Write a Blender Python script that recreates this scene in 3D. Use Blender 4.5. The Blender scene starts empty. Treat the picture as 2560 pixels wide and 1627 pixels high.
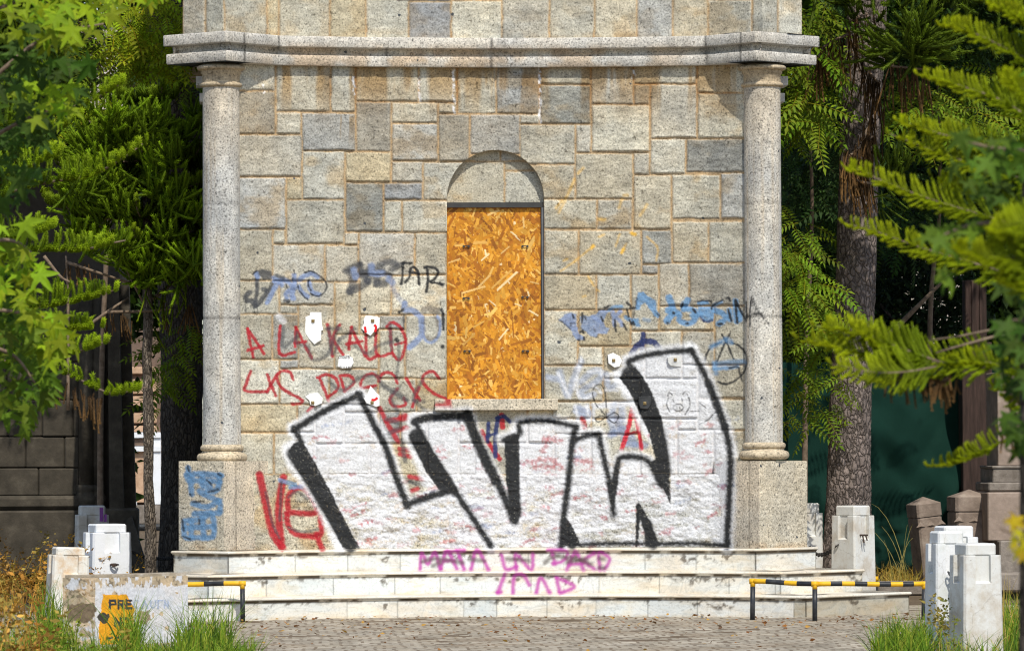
import bpy, bmesh, math, random
import numpy as np
from mathutils import Vector, Matrix

random.seed(7)
RNG = np.random.default_rng(11)
S = bpy.context.scene
COL = S.collection

# ---------------------------------------------------------------- camera
FPX = 12000.0                       # focal length in photo pixels (2560 px wide)
PHI = math.radians(3.0)
CAM = np.array([-60 * math.sin(PHI), -60 * math.cos(PHI), 2.11])
PSI = PHI + 49.0 / FPX
TH = math.atan(296.5 / FPX)
ROLL = math.radians(0.25)
_r = np.array([math.cos(PSI), -math.sin(PSI), 0])
_u = np.array([-math.sin(PSI) * math.sin(TH), -math.cos(PSI) * math.sin(TH), math.cos(TH)])
FW = np.array([math.sin(PSI) * math.cos(TH), math.cos(PSI) * math.cos(TH), math.sin(TH)])
RT = _r * math.cos(ROLL) - _u * math.sin(ROLL)
UP = _u * math.cos(ROLL) + _r * math.sin(ROLL)

cam = bpy.data.cameras.new('camera')
cam.sensor_width = 36.0
cam.lens = 36.0 * FPX / 2560.0
cam.clip_start = 0.5
cam.clip_end = 3000
cam.dof.use_dof = True
cam.dof.focus_distance = 59.6
cam.dof.aperture_fstop = 7.1
camo = bpy.data.objects.new('camera', cam)
COL.objects.link(camo)
camo.matrix_world = Matrix(((RT[0], UP[0], -FW[0], CAM[0]), (RT[1], UP[1], -FW[1], CAM[1]),
                            (RT[2], UP[2], -FW[2], CAM[2]), (0, 0, 0, 1)))
S.camera = camo

# ---------------------------------------------------------------- light
SUN_EL, SUN_AZ = math.radians(52), math.radians(13)      # azimuth to the right of the camera axis, behind it
sd = Vector((math.sin(SUN_AZ) * math.cos(SUN_EL), -math.cos(SUN_AZ) * math.cos(SUN_EL), math.sin(SUN_EL)))
sun = bpy.data.lights.new('sun', 'SUN')
sun.energy = 3.8
sun.angle = math.radians(0.5)
sun.color = (1.0, 0.955, 0.87)
suno = bpy.data.objects.new('sun', sun)
suno.rotation_euler = sd.to_track_quat('Z', 'Y').to_euler()
COL.objects.link(suno)
w = bpy.data.worlds.new('World')
S.world = w
w.use_nodes = True
nt = w.node_tree
sky = nt.nodes.new('ShaderNodeTexSky')
sky.sky_type = 'NISHITA'
sky.sun_disc = False
sky.sun_elevation = SUN_EL
sky.sun_rotation = math.atan2(sd.x, sd.y)
nt.links.new(sky.outputs[0], nt.nodes['Background'].inputs[0])
nt.nodes['Background'].inputs[1].default_value = 0.15
S.view_settings.view_transform = 'Standard'
S.view_settings.look = 'None'
S.view_settings.exposure = 0.21
S.view_settings.gamma = 1.0
S.cycles.filter_width = 1.15
S.cycles.max_bounces = 6
S.cycles.transparent_max_bounces = 6

# ---------------------------------------------------------------- mapping between photo pixels and the place
def rays(u, v):
    u = np.asarray(u, float); v = np.asarray(v, float)
    a = ((u - 1280.0) / FPX)[..., None]; b = (-(v - 813.5) / FPX)[..., None]
    return FW + a * RT + b * UP
def P(u, v, Y=0.0):
    d = rays(u, v)
    t = (np.asarray(Y, float) - CAM[1]) / d[..., 1]
    return CAM + d * t[..., None]
def PD(u, v, dist):                 # point at a distance along the view axis
    return CAM + rays(u, v) * np.asarray(dist, float)[..., None]
def G(u, v, z=0.0):                 # point on the ground
    d = rays(u, v)
    t = (z - CAM[2]) / d[..., 2]
    return CAM + d * t[..., None]
def PROJ(p):
    q = np.asarray(p, float) - CAM
    w_ = q @ FW
    return 1280.0 + FPX * (q @ RT) / w_, 813.5 - FPX * (q @ UP) / w_
def PSURF(u, v, yfun):              # intersection with an upright surface Y = yfun(x)
    Y = np.zeros_like(np.asarray(u, float))
    for _ in range(6):
        p = P(u, v, Y)
        Y = yfun(p[..., 0])
    return P(u, v, Y)

def lin(h):
    h = h.lstrip('#')
    c = [int(h[i:i + 2], 16) / 255 for i in (0, 2, 4)]
    return tuple(x / 12.92 if x <= 0.04045 else ((x + 0.055) / 1.055) ** 2.4 for x in c)

# ---------------------------------------------------------------- noise
def _hash(ix, iy, s):
    h = (ix.astype(np.int64) * 374761393 + iy.astype(np.int64) * 668265263 + s * 974634777) & 0xFFFFFFFF
    h = ((h ^ (h >> 13)) * 1274126177) & 0xFFFFFFFF
    h = h ^ (h >> 16)
    return (h & 0xFFFFFF) / float(0xFFFFFF)
def vnoise(x, y, s=0):
    x = np.asarray(x, float); y = np.asarray(y, float)
    ix = np.floor(x); iy = np.floor(y)
    fx = x - ix; fy = y - iy
    fx = fx * fx * (3 - 2 * fx); fy = fy * fy * (3 - 2 * fy)
    a = _hash(ix, iy, s); b = _hash(ix + 1, iy, s); c = _hash(ix, iy + 1, s); d = _hash(ix + 1, iy + 1, s)
    return (a * (1 - fx) + b * fx) * (1 - fy) + (c * (1 - fx) + d * fx) * fy
def fbm(x, y, s=0, o=4):
    r = 0; a = 0.5; t = 0
    for k in range(o):
        r = r + a * vnoise(x * 2 ** k, y * 2 ** k, s + k * 17); t += a; a *= 0.5
    return r / t
def sst(a, b, x):
    t = np.clip((x - a) / (b - a), 0, 1)
    return t * t * (3 - 2 * t)

# ---------------------------------------------------------------- objects
def tag(o, label=None, cat=None, group=None, kind=None):
    if label: o['label'] = label
    if cat: o['category'] = cat
    if group: o['group'] = group
    if kind: o['kind'] = kind
    return o
def empty(name, loc, label, cat, group=None):
    o = bpy.data.objects.new(name, None)
    o.empty_display_size = 0.2
    COL.objects.link(o)
    o.location = [float(c) for c in loc]
    return tag(o, label, cat, group)
def mesh_obj(name, V, F, mat, parent=None, smooth=False, attrs=None, matidx=None):
    """V (n,3) world coordinates; F list of index tuples or an (m,k) array."""
    V = np.asarray(V, float)
    if parent is not None:
        Mw = Matrix.Identity(4); q = parent
        while q is not None:
            Mw = q.matrix_basis @ Mw; q = q.parent
        Mi = np.array(Mw.inverted()); V = V @ Mi[:3, :3].T + Mi[:3, 3]
    me = bpy.data.meshes.new(name)
    if isinstance(F, np.ndarray):
        F = [F]
    if len(F) and isinstance(F[0], np.ndarray):
        tot = sum(f.size for f in F); n = sum(len(f) for f in F)
        me.vertices.add(len(V)); me.vertices.foreach_set('co', V.ravel())
        me.loops.add(tot); me.polygons.add(n)
        li = np.concatenate([f.ravel() for f in F]).astype(np.int32)
        cnt = np.concatenate([np.full(len(f), f.shape[1], np.int32) for f in F])
        st = np.concatenate([[0], np.cumsum(cnt)[:-1]]).astype(np.int32)
        me.loops.foreach_set('vertex_index', li)
        me.polygons.foreach_set('loop_start', st)
        me.polygons.foreach_set('loop_total', cnt)
    else:
        me.from_pydata([tuple(v) for v in V], [], [tuple(int(i) for i in f) for f in F])
    for m in (mat if isinstance(mat, (list, tuple)) else [mat]):
        me.materials.append(m)
    if matidx is not None:
        me.polygons.foreach_set('material_index', np.asarray(matidx, np.int32))
    if smooth:
        me.polygons.foreach_set('use_smooth', np.ones(len(me.polygons), bool))
    if attrs:
        for k, a in attrs.items():
            a = np.asarray(a, np.float32)
            if a.shape[1] == 3:
                a = np.concatenate([a, np.ones((len(a), 1), np.float32)], 1)
            at = me.attributes.new(k, 'FLOAT_COLOR', 'POINT')
            at.data.foreach_set('color', a.ravel())
    me.update(calc_edges=True)
    me.validate()
    o = bpy.data.objects.new(name, me)
    COL.objects.link(o)
    if parent is not None:
        o.parent = parent
    return o
bpy_view = bpy.context.view_layer

class MB:
    """collects shapes for one mesh"""
    def __init__(s): s.v = []; s.f = []; s.c = []; s.n = 0; s.cc = (1, 1, 1)
    def add(s, V, F, c=None):
        V = np.asarray(V, float)
        s.v.append(V)
        s.f += [tuple(int(i) + s.n for i in f) for f in F]
        s.c.append(np.tile(np.array(c if c is not None else s.cc, float), (len(V), 1)))
        s.n += len(V)
    def box(s, lo, hi, R=None, o=None, c=None, bevel=0.0):
        x0, y0, z0 = lo; x1, y1, z1 = hi
        if bevel > 0:
            b = bevel; V = []; 
            for (sx, X) in ((-1, x0), (1, x1)):
                for (sy, Yv) in ((-1, y0), (1, y1)):
                    for (sz, Z) in ((-1, z0), (1, z1)):
                        V += [(X, Yv - sy * b, Z - sz * b), (X - sx * b, Yv, Z - sz * b), (X - sx * b, Yv - sy * b, Z)]
            V = np.array(V)
            bm = bmesh.new()
            for q in V: bm.verts.new(q)
            r = bmesh.ops.convex_hull(bm, input=bm.verts)
            bm.verts.index_update()
            F = [[q.index for q in f.verts] for f in bm.faces]
            V = np.array([q.co[:] for q in bm.verts]); bm.free()
        else:
            V = np.array([(x0, y0, z0), (x1, y0, z0), (x1, y1, z0), (x0, y1, z0), (x0, y0, z1), (x1, y0, z1), (x1, y1, z1), (x0, y1, z1)], float)
            F = [(0, 3, 2, 1), (4, 5, 6, 7), (0, 1, 5, 4), (1, 2, 6, 5), (2, 3, 7, 6), (3, 0, 4, 7)]
        if R is not None: V = V @ np.array(R).T
        if o is not None: V = V + np.array(o)
        s.add(V, F, c)
    def tube(s, pts, rad, n=8, c=None, cap=True):
        pts = np.asarray(pts, float); m = len(pts)
        rad = np.full(m, rad, float) if np.ndim(rad) == 0 else np.asarray(rad, float)
        T = np.gradient(pts, axis=0); T /= np.linalg.norm(T, axis=1)[:, None] + 1e-12
        up = np.array([0, 0, 1.0]) if abs(T[0][2]) < 0.9 else np.array([1.0, 0, 0])
        a = np.cross(T[0], up); a /= np.linalg.norm(a)
        A = []
        for i in range(m):
            a = a - T[i] * (a @ T[i]); a /= np.linalg.norm(a) + 1e-12; A.append(a)
        A = np.array(A); B = np.cross(T, A)
        th = np.linspace(0, 2 * np.pi, n, endpoint=False)
        V = pts[:, None] + rad[:, None, None] * (np.cos(th)[None, :, None] * A[:, None] + np.sin(th)[None, :, None] * B[:, None])
        V = V.reshape(-1, 3)
        F = [(i * n + j, i * n + (j + 1) % n, (i + 1) * n + (j + 1) % n, (i + 1) * n + j) for i in range(m - 1) for j in range(n)]
        if cap:
            F.append(tuple(range(n))[::-1]); F.append(tuple((m - 1) * n + j for j in range(n)))
        s.add(V, F, c)
    def lathe(s, o, prof, n=48, c=None):
        V = []; m = len(prof)
        for (r, z) in prof:
            for j in range(n):
                t = 2 * math.pi * j / n
                V.append((o[0] + r * math.cos(t), o[1] + r * math.sin(t), z))
        F = [(i * n + j, i * n + (j + 1) % n, (i + 1) * n + (j + 1) % n, (i + 1) * n + j) for i in range(m - 1) for j in range(n)]
        F.append(tuple(range(n))[::-1]); F.append(tuple((m - 1) * n + j for j in range(n)))
        s.add(V, F, c)
    def loops(s, L, c=None, cap=True, close=True):
        n = len(L[0]); m = len(L)
        V = np.concatenate([np.asarray(l, float) for l in L])
        F = [(i * n + j, i * n + (j + 1) % n, (i + 1) * n + (j + 1) % n, (i + 1) * n + j) for i in range(m - 1) for j in range(n if close else n - 1)]
        if cap:
            F.append(tuple(range(n))[::-1]); F.append(tuple((m - 1) * n + j for j in range(n)))
        s.add(V, F, c)
    def build(s, name, mat, parent=None, smooth=False, tint=False, extra=None):
        V = np.concatenate(s.v)
        at = {'tint': np.concatenate(s.c)} if tint else None
        return mesh_obj(name, V, s.f, mat, parent, smooth, at)
def _each(s, name, mat, parent):
    k = 0
    for V, c in zip(s.v, s.c):
        F = [tuple(i - k for i in f) for f in s.f if k <= f[0] < k + len(V)]
        mesh_obj(name, V, F, mat, parent, True); k += len(V)
MB.each = _each
def gridF(nv, nu):
    i = np.arange(nv * nu).reshape(nv, nu)
    return np.stack([i[:-1, :-1], i[1:, :-1], i[1:, 1:], i[:-1, 1:]], -1).reshape(-1, 4)

# ---------------------------------------------------------------- materials
def new_mat(name, rough=0.85, spec=0.3):
    m = bpy.data.materials.new(name); m.use_nodes = True
    b = m.node_tree.nodes['Principled BSDF']
    b.inputs['Roughness'].default_value = rough
    b.inputs['Specular IOR Level'].default_value = spec
    return m, m.node_tree, b
def N(t, kind, **kw):
    n = t.nodes.new(kind)
    for k, v in kw.items():
        if k.startswith('i_'):
            key = k[2:].replace('_', ' ')
            n.inputs[int(key) if key.isdigit() else key].default_value = v
        else: setattr(n, k, v)
    return n
def L(t, a, b): t.links.new(a, b)
def mix(t, fac, a, b, blend='MIX'):
    n = t.nodes.new('ShaderNodeMix'); n.data_type = 'RGBA'; n.blend_type = blend
    for s_, val in ((0, fac), (6, a), (7, b)):
        if hasattr(val, 'links'): t.links.new(val, n.inputs[s_])
        else: n.inputs[s_].default_value = val if s_ == 0 else (tuple(val) + (1,))[:4]
    return n.outputs[2]
def ramp(t, x, stops):
    n = t.nodes.new('ShaderNodeValToRGB'); e = n.color_ramp.elements
    while len(e) < len(stops): e.new(0.5)
    for k, (p, c) in enumerate(stops):
        e[k].position = p
        e[k].color = (c, c, c, 1) if np.ndim(c) == 0 else (tuple(c) + (1,))[:4]
    t.links.new(x, n.inputs[0]); return n.outputs[0]
def obco(t, scale=(1, 1, 1)):
    g = t.nodes.new('ShaderNodeNewGeometry')
    m = N(t, 'ShaderNodeMapping'); m.inputs['Scale'].default_value = scale
    L(t, g.outputs['Position'], m.inputs[0]); return m.outputs[0]
def noise(t, co, scale, detail=4, rough=0.6):
    n = N(t, 'ShaderNodeTexNoise'); n.inputs['Scale'].default_value = scale
    n.inputs['Detail'].default_value = detail; n.inputs['Roughness'].default_value = rough
    L(t, co, n.inputs['Vector']); return n.outputs[0]
def attr(t, name):
    a = N(t, 'ShaderNodeAttribute', attribute_name=name); return a
def bump(t, b, h, strength, dist):
    n = N(t, 'ShaderNodeBump'); n.inputs['Strength'].default_value = strength; n.inputs['Distance'].default_value = dist
    L(t, h, n.inputs['Height']); L(t, n.outputs[0], b.inputs['Normal'])

def granite(name, fleck=0.6, dark=0.25, bumpd=0.012, gscale=34, paint=False, rough=0.85, tone=None):
    """speckled stone; colour of each stone comes from the mesh attribute 'tint'"""
    m, t, b = new_mat(name, rough)
    co = obco(t)
    base = attr(t, 'tint').outputs['Color'] if tone is None else None
    n1 = noise(t, co, gscale, 3, 0.7)
    n2 = noise(t, co, gscale * 0.42, 2, 0.6)
    n3 = noise(t, co, 5.0, 5, 0.65)
    n4 = noise(t, co, 1.1, 4, 0.6)
    v3 = ramp(t, n3, [(0.28, 0.72), (0.72, 1.16)])
    v4 = ramp(t, n4, [(0.3, (0.82, 0.84, 0.88)), (0.7, (1.10, 1.04, 0.96))])
    g1 = ramp(t, n1, [(0.32, dark), (0.43, 0.80), (0.52, 1.0), (0.66, 1.35)])
    c = mix(t, 1.0, base if base is not None else tone, v3, 'MULTIPLY')
    c = mix(t, 1.0, c, v4, 'MULTIPLY')
    c = mix(t, fleck, c, mix(t, 1.0, c, g1, 'MULTIPLY'))
    g2 = ramp(t, n2, [(0.66, 0.0), (0.70, 1.0)])
    c = mix(t, g2, c, mix(t, 1.0, c, (0.45, 0.44, 0.42), 'MULTIPLY'))
    vor = N(t, 'ShaderNodeTexVoronoi'); vor.inputs['Scale'].default_value = 4.5; vor.inputs['Randomness'].default_value = 1
    wob = N(t, 'ShaderNodeVectorMath', operation='ADD'); L(t, co, wob.inputs[0])
    nv = N(t, 'ShaderNodeTexNoise'); nv.inputs['Scale'].default_value = 18; L(t, co, nv.inputs['Vector'])
    sc = N(t, 'ShaderNodeVectorMath', operation='SCALE'); L(t, nv.outputs[1], sc.inputs[0]); sc.inputs['Scale'].default_value = 0.05
    L(t, sc.outputs[0], wob.inputs[1]); L(t, wob.outputs[0], vor.inputs['Vector'])
    spot = ramp(t, vor.outputs['Distance'], [(0.0, 1.0), (0.075, 1.0), (0.10, 0.0)])
    sel = N(t, 'ShaderNodeSeparateColor'); L(t, vor.outputs['Color'], sel.inputs[0])
    s2 = ramp(t, sel.outputs[0], [(0.80, 0.0), (0.82, 1.0)])
    sm = N(t, 'ShaderNodeMath', operation='MULTIPLY'); L(t, spot, sm.inputs[0]); L(t, s2, sm.inputs[1])
    c = mix(t, sm.outputs[0], c, (0.06, 0.065, 0.07))
    if paint:
        pa = attr(t, 'paint')
        ho = ramp(t, noise(t, co, gscale * 0.8, 4, 0.75), [(0.28, 0.5), (0.42, 1.0)])
        am = N(t, 'ShaderNodeMath', operation='MULTIPLY'); L(t, pa.outputs['Alpha'], am.inputs[0]); L(t, ho, am.inputs[1])
        pc = mix(t, 1.0, pa.outputs['Color'], ramp(t, noise(t, co, gscale, 4, 0.7), [(0.30, 0.72), (0.6, 1.1)]), 'MULTIPLY')
        c = mix(t, am.outputs[0], c, pc)
    L(t, c, b.inputs['Base Color'])
    bump(t, b, noise(t, co, gscale * 0.9, 6, 0.75), 0.75, bumpd)
    return m

# ================================================================ spray paint and lettering on the stone (albedo only)
U0, V0, UW, VH = 400, 380, 1740, 1160
PRGB = np.zeros((VH, UW, 3), np.float32); PA = np.zeros((VH, UW), np.float32)
_vv, _uu = np.mgrid[0:VH, 0:UW]
GR = fbm((_uu + U0) / 5.0, (_vv + V0) / 5.0, 3, 3).astype(np.float32)
GR2 = fbm((_uu + U0) / 34.0, (_vv + V0) / 13.0, 9, 4).astype(np.float32)
T = {'z1': (600, 640, 9.5625), 'z2': (850, 630, 6.1185), 'z3': (1390, 720, 8.9185), 'z4': (1640, 720, 6.1207), 'm': (0, 0, 1 / 1.0635), 'c1': (380, 0, 2.732), 'c2': (1200, 0, 2.732), 'c3': (560, 560, 3.06), 'c4': (1340, 560, 3.06),
     'c5': (420, 960, 2.294), 'c6': (1160, 960, 2.293), 'l3': (0, 1027, 2.55), 'r6': (1860, 1027, 2.55),
     'r4': (1860, 0, 2.55), 'r5': (1860, 500, 2.55), 'l1': (0, 0, 2.55), 'l2': (0, 500, 2.55), 'p': (0, 0, 1)}
def tx(c, pts):
    ox, oy, s = T[c]
    p = np.asarray(pts, float)
    return np.stack([ox + p[..., 0] / s, oy + p[..., 1] / s], -1)
def smooth(p, k=6):
    if len(p) < 3: return p
    q = np.concatenate([[2 * p[0] - p[1]], p, [2 * p[-1] - p[-2]]])
    out = []
    for i in range(1, len(q) - 2):
        for t in np.linspace(0, 1, k, endpoint=False):
            out.append(0.5 * (2 * q[i] + (q[i + 1] - q[i - 1]) * t + (2 * q[i - 1] - 5 * q[i] + 4 * q[i + 1] - q[i + 2]) * t * t + (3 * q[i] - q[i - 1] - 3 * q[i + 1] + q[i + 2]) * t ** 3))
    out.append(q[-2]); return np.array(out)
def over(sl, a, col):
    A = PA[sl]; na = a + A * (1 - a)
    PRGB[sl] = (np.array(col, np.float32) * a[..., None] + PRGB[sl] * (A * (1 - a))[..., None]) / np.maximum(na, 1e-5)[..., None]
    PA[sl] = na
def stroke(c, pts, w, col, a=0.95, soft=3.0, sm=True, rag=0.0):
    p = tx(c, pts); w = w / T[c][2] * (1.22 if col in (LIL, BLU, GRY) else 1.12)
    if sm: p = smooth(p)
    m = w + soft + 4
    x0, y0 = np.maximum(np.floor(p.min(0) - m - (U0, V0)), 0).astype(int)
    x1, y1 = np.ceil(p.max(0) + m - (U0, V0)).astype(int)
    x1 = min(x1, UW); y1 = min(y1, VH)
    if x1 <= x0 or y1 <= y0: return
    sl = (slice(y0, y1), slice(x0, x1))
    X = _uu[sl] + U0; Y = _vv[sl] + V0
    d = np.full(X.shape, 1e9)
    for a0, b0 in zip(p[:-1], p[1:]):
        e = b0 - a0; l = e @ e + 1e-9
        t = np.clip(((X - a0[0]) * e[0] + (Y - a0[1]) * e[1]) / l, 0, 1)
        d = np.minimum(d, (X - a0[0] - t * e[0]) ** 2 + (Y - a0[1] - t * e[1]) ** 2)
    d = np.sqrt(d) + (GR[sl] - 0.5) * (4 + rag)
    al = sst(w / 2 + soft * 0.6, w / 2 - soft * 0.6, d) * a
    al = al * np.clip(0.72 + 1.1 * GR[sl], 0, 1)
    over(sl, al.astype(np.float32), col)
def inpoly(X, Y, p):
    ins = np.zeros(X.shape, bool); n = len(p); j = n - 1
    for i in range(n):
        xi, yi = p[i]; xj, yj = p[j]
        if yi != yj:
            ins ^= ((yi > Y) != (yj > Y)) & (X < (xj - xi) * (Y - yi) / (yj - yi) + xi)
        j = i
    return ins
def fill(c, pts, col, a=0.95, soft=6, dens=None):
    p = tx(c, pts) if isinstance(c, str) else np.concatenate([tx(k, q) for k, q in c])
    x0, y0 = np.maximum(np.floor(p.min(0) - 8 - (U0, V0)), 0).astype(int)
    x1, y1 = np.ceil(p.max(0) + 8 - (U0, V0)).astype(int)
    x1 = min(x1, UW); y1 = min(y1, VH)
    sl = (slice(y0, y1), slice(x0, x1))
    X = _uu[sl] + U0 + (GR[sl] - 0.5) * soft; Y = _vv[sl] + V0 + (GR2[sl] - 0.5) * soft
    al = inpoly(X, Y, p).astype(np.float32)
    for _ in range(2):
        al = (al + np.roll(al, 1, 0) + np.roll(al, -1, 0) + np.roll(al, 1, 1) + np.roll(al, -1, 1)) / 5
    al *= a
    if dens is not None: al *= dens(X, Y, sl)
    else: al *= np.clip(0.6 + GR[sl], 0, 1)
    over(sl, al.astype(np.float32), col)
def ring(cx, cy, rx, ry, a0=0, a1=360, n=24):
    t = np.radians(np.linspace(a0, a1, n)); return np.stack([cx + rx * np.cos(t), cy + ry * np.sin(t)], 1)

RED = (0.36, 0.012, 0.022); BLK = (0.016, 0.017, 0.019); GRY = (0.05, 0.054, 0.062); LIL = (0.19, 0.25, 0.40)
BLU = (0.12, 0.25, 0.42); NAV = (0.018, 0.03, 0.11); WHT = (0.64, 0.645, 0.66); MAG = (0.40, 0.045, 0.30); YEL = (0.75, 0.42, 0.03)
BRN = (0.06, 0.045, 0.03)
# --- older writing low on the wall and the dado
for q in ([(1330, 190), (1360, 180)], [(1250, 210), (1300, 205), (1370, 195)], [(1290, 270), (1370, 250)], [(1330, 370), (1380, 380)],
          [(1330, 400), (1390, 415)], [(1385, 530), (1470, 545)], [(1400, 610), (1430, 600)], [(1215, 140), (1260, 230), (1320, 330)]):
    stroke('c5', q, 26, RED, 0.9, 5)
for q in ([(1255, 200), (1330, 225)], [(1380, 560), (1500, 580)], [(1340, 320), (1360, 440)], [(1250, 290), (1330, 250)]): stroke('c5', q, 22, GRY, 0.7, 6)
stroke('c6', [(100, 270), (150, 350), (205, 430)], 24, RED); stroke('c6', [(215, 180), (222, 245)], 30, RED)
stroke('c6', [(140, 225), (135, 330)], 22, NAV); stroke('c6', [(195, 190), (180, 300), (180, 415)], 24, NAV); stroke('c6', [(190, 195), (230, 185), (262, 215)], 22, NAV)
stroke('c6', [(130, 300), (190, 280)], 16, NAV)
for q in ([(840, 180), (860, 280)], [(880, 200), (930, 330)], [(960, 300), (980, 340)], [(840, 290), (930, 250)], [(940, 345), (1040, 350)]): stroke('c6', q, 34, LIL, 0.6, 9)
stroke('c6', [(640, 130), (660, 190)], 24, WHT, 0.8, 8); stroke('c6', [(700, 130), (715, 200)], 26, WHT, 0.8, 8)
stroke('c6', [(650, 150), (710, 170)], 40, LIL, 0.7, 8)
stroke('c6', [(760, 130), (830, 115), (940, 108)], 24, WHT, 0.85, 8); stroke('c6', [(840, 130), (850, 220)], 24, WHT, 0.7, 8); stroke('c6', [(920, 130), (930, 220)], 20, WHT, 0.7, 8)
stroke('c6', [(680, 200), (690, 250)], 30, RED, 0.9)
stroke('c6', [(965, 140), (940, 260), (905, 372)], 24, (0.5, 0.012, 0.03)); stroke('c6', [(968, 140), (1000, 260), (1018, 372)], 20, (0.5, 0.012, 0.03)); stroke('c6', [(935, 285), (1005, 270)], 15, RED)
# red VE on the dado
for q in ([(525, 520), (560, 680), (600, 850), (655, 935)], [(650, 920), (635, 720), (662, 535)]): stroke('c5', q, 40, RED, 0.95, 6)
for q in ([(690, 740), (690, 640), (760, 590), (820, 640), (850, 735), (700, 735)], [(680, 740), (690, 810), (740, 860), (870, 865), (875, 760)], [(850, 860), (885, 945)]): stroke('c5', q, 30, RED, 0.95, 6)
for q in ([(640, 550), (730, 575)], [(700, 590), (770, 585)]): stroke('c5', q, 22, BLU, 0.7)
for q in ([(560, 620), (600, 800), (640, 880)], [(690, 650), (740, 615), (800, 660)], [(690, 820), (760, 845), (860, 830)], [(650, 560), (640, 780)]): stroke('c5', q, 13, GRY, 0.65)
# --- wall, left
def st(c, w, col, a, *qs, soft=5):
    for q in qs: stroke(c, q if len(q) > 1 else [q[0], (q[0][0] + 8, q[0][1] + 4)], w, col, a, soft)
fill('z1', [(300, 440), (380, 350), (520, 310), (760, 360), (780, 540), (700, 560), (540, 560), (480, 460), (440, 560), (370, 540), (350, 440)], GRY, 0.85)
st('z1', 80, GRY, 0.9, [(400, 540), (410, 760), (400, 900), (370, 1100)]); st('z1', 100, GRY, 0.85, [(380, 1180), (480, 1100), (620, 900), (740, 760), (790, 640)], [(560, 800), (640, 830)])
st('z1', 110, GRY, 0.9, [(240, 870), (140, 960), (170, 1050), (290, 1080), (370, 1190)])
st('z1', 95, LIL, 0.92, [(390, 430), (425, 500)], [(830, 600), (900, 610), (870, 700), (760, 900), (650, 1110)], [(810, 520), (900, 570), (1000, 700)], [(1190, 660), (1260, 760), (1100, 900), (1120, 1000)], [(1300, 460), (1300, 700), (1240, 950)], [(1400, 740), (1480, 860), (1610, 970)], [(1420, 560), (1560, 470), (1720, 420), (1850, 500)], [(1660, 640), (1680, 780), (1780, 890), (1890, 920)], [(1000, 560), (1130, 600)], [(1250, 1020), (1290, 1010)])
st('z1', 75, GRY, 0.85, [(860, 460), (950, 490), (1040, 520)], [(1080, 1070), (1160, 1080)])
st('z1', 36, BLK, 0.92, [(1560, 400), (1700, 360), (1900, 470), (2030, 600), (2075, 720), (2020, 860), (1900, 955), (1770, 940), (1690, 890)], [(1290, 340), (1300, 410)], [(1640, 580), (1630, 680), (1700, 830)], [(1410, 820), (1540, 980), (1620, 1040)], [(1110, 690), (1120, 750)], [(1380, 700), (1400, 770)], [(1120, 1090), (1170, 1100)], [(310, 440), (390, 350)], soft=3)
st('z1', 18, BLK, 0.8, [(1275, 440), (1258, 580)], [(140, 1080), (135, 1340)], [(340, 1260), (345, 1350)], [(415, 1220), (415, 1350)], [(260, 1150), (255, 1250)], [(1540, 650), (1550, 690)], [(1790, 740), (1800, 790)])
st('z2', 80, GRY, 0.8, [(90, 290), (180, 235), (300, 185)], [(300, 200), (340, 320), (420, 440)], [(590, 210), (740, 145), (850, 175)], [(620, 280), (720, 330), (760, 360)], [(800, 265), (930, 195)], soft=8)
st('z2', 100, GRY, 0.78, [(165, 300), (200, 450), (150, 600)], [(150, 600), (300, 540), (430, 450)], [(430, 420), (470, 230), (540, 330), (565, 480)], [(570, 480), (690, 480)], [(300, 330), (420, 320)], soft=8)
st('z2', 85, LIL, 0.75, [(215, 280), (235, 380)], [(480, 215), (490, 320)], [(745, 410), (800, 460)], [(560, 330), (640, 330)], soft=7); st('z2', 70, LIL, 0.38, [(810, 540), (880, 680), (985, 790)], soft=8)
st('z2', 75, LIL, 0.85, [(990, 790), (990, 880), (1100, 890), (1190, 950), (1240, 1030), (1250, 1250), (1180, 1350), (1060, 1460)])
st('z2', 85, (0.14, 0.12, 0.10), 0.7, [(1290, 880), (1370, 870), (1480, 900)]); st('z2', 50, (0.14, 0.12, 0.10), 0.7, [(1280, 1000), (1265, 1150), (1290, 1280), (1390, 1340), (1490, 1290), (1510, 1150), (1470, 1000)])
st('z2', 36, LIL, 0.85, [(1265, 990), (1262, 1200), (1300, 1330), (1400, 1385), (1510, 1280), (1535, 1080), (1490, 985)])
st('z2', 38, BLK, 0.96, [(950, 168), (1090, 172)], [(965, 170), (955, 350), (935, 490)], [(1000, 460), (1060, 380), (1080, 260), (1130, 232), (1190, 300), (1215, 490)], [(1070, 310), (1200, 330)], [(1290, 240), (1340, 230), (1460, 250), (1500, 315), (1460, 400), (1390, 460)], [(1330, 240), (1345, 430), (1320, 605)], [(1390, 460), (1500, 480), (1570, 500)], [(1550, 880), (1575, 950), (1580, 1180)], [(900, 920), (960, 880)], soft=3)
st('z2', 22, BLK, 0.85, [(975, 970), (978, 1180)]); st('z2', 52, BLK, 0.95, [(1520, 485), (1570, 500)], [(1565, 1440), (1572, 1448)])
for q in ([(415, 705), (455, 745)],): stroke('c3', q, 40, WHT, 0.6, 8)
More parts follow.
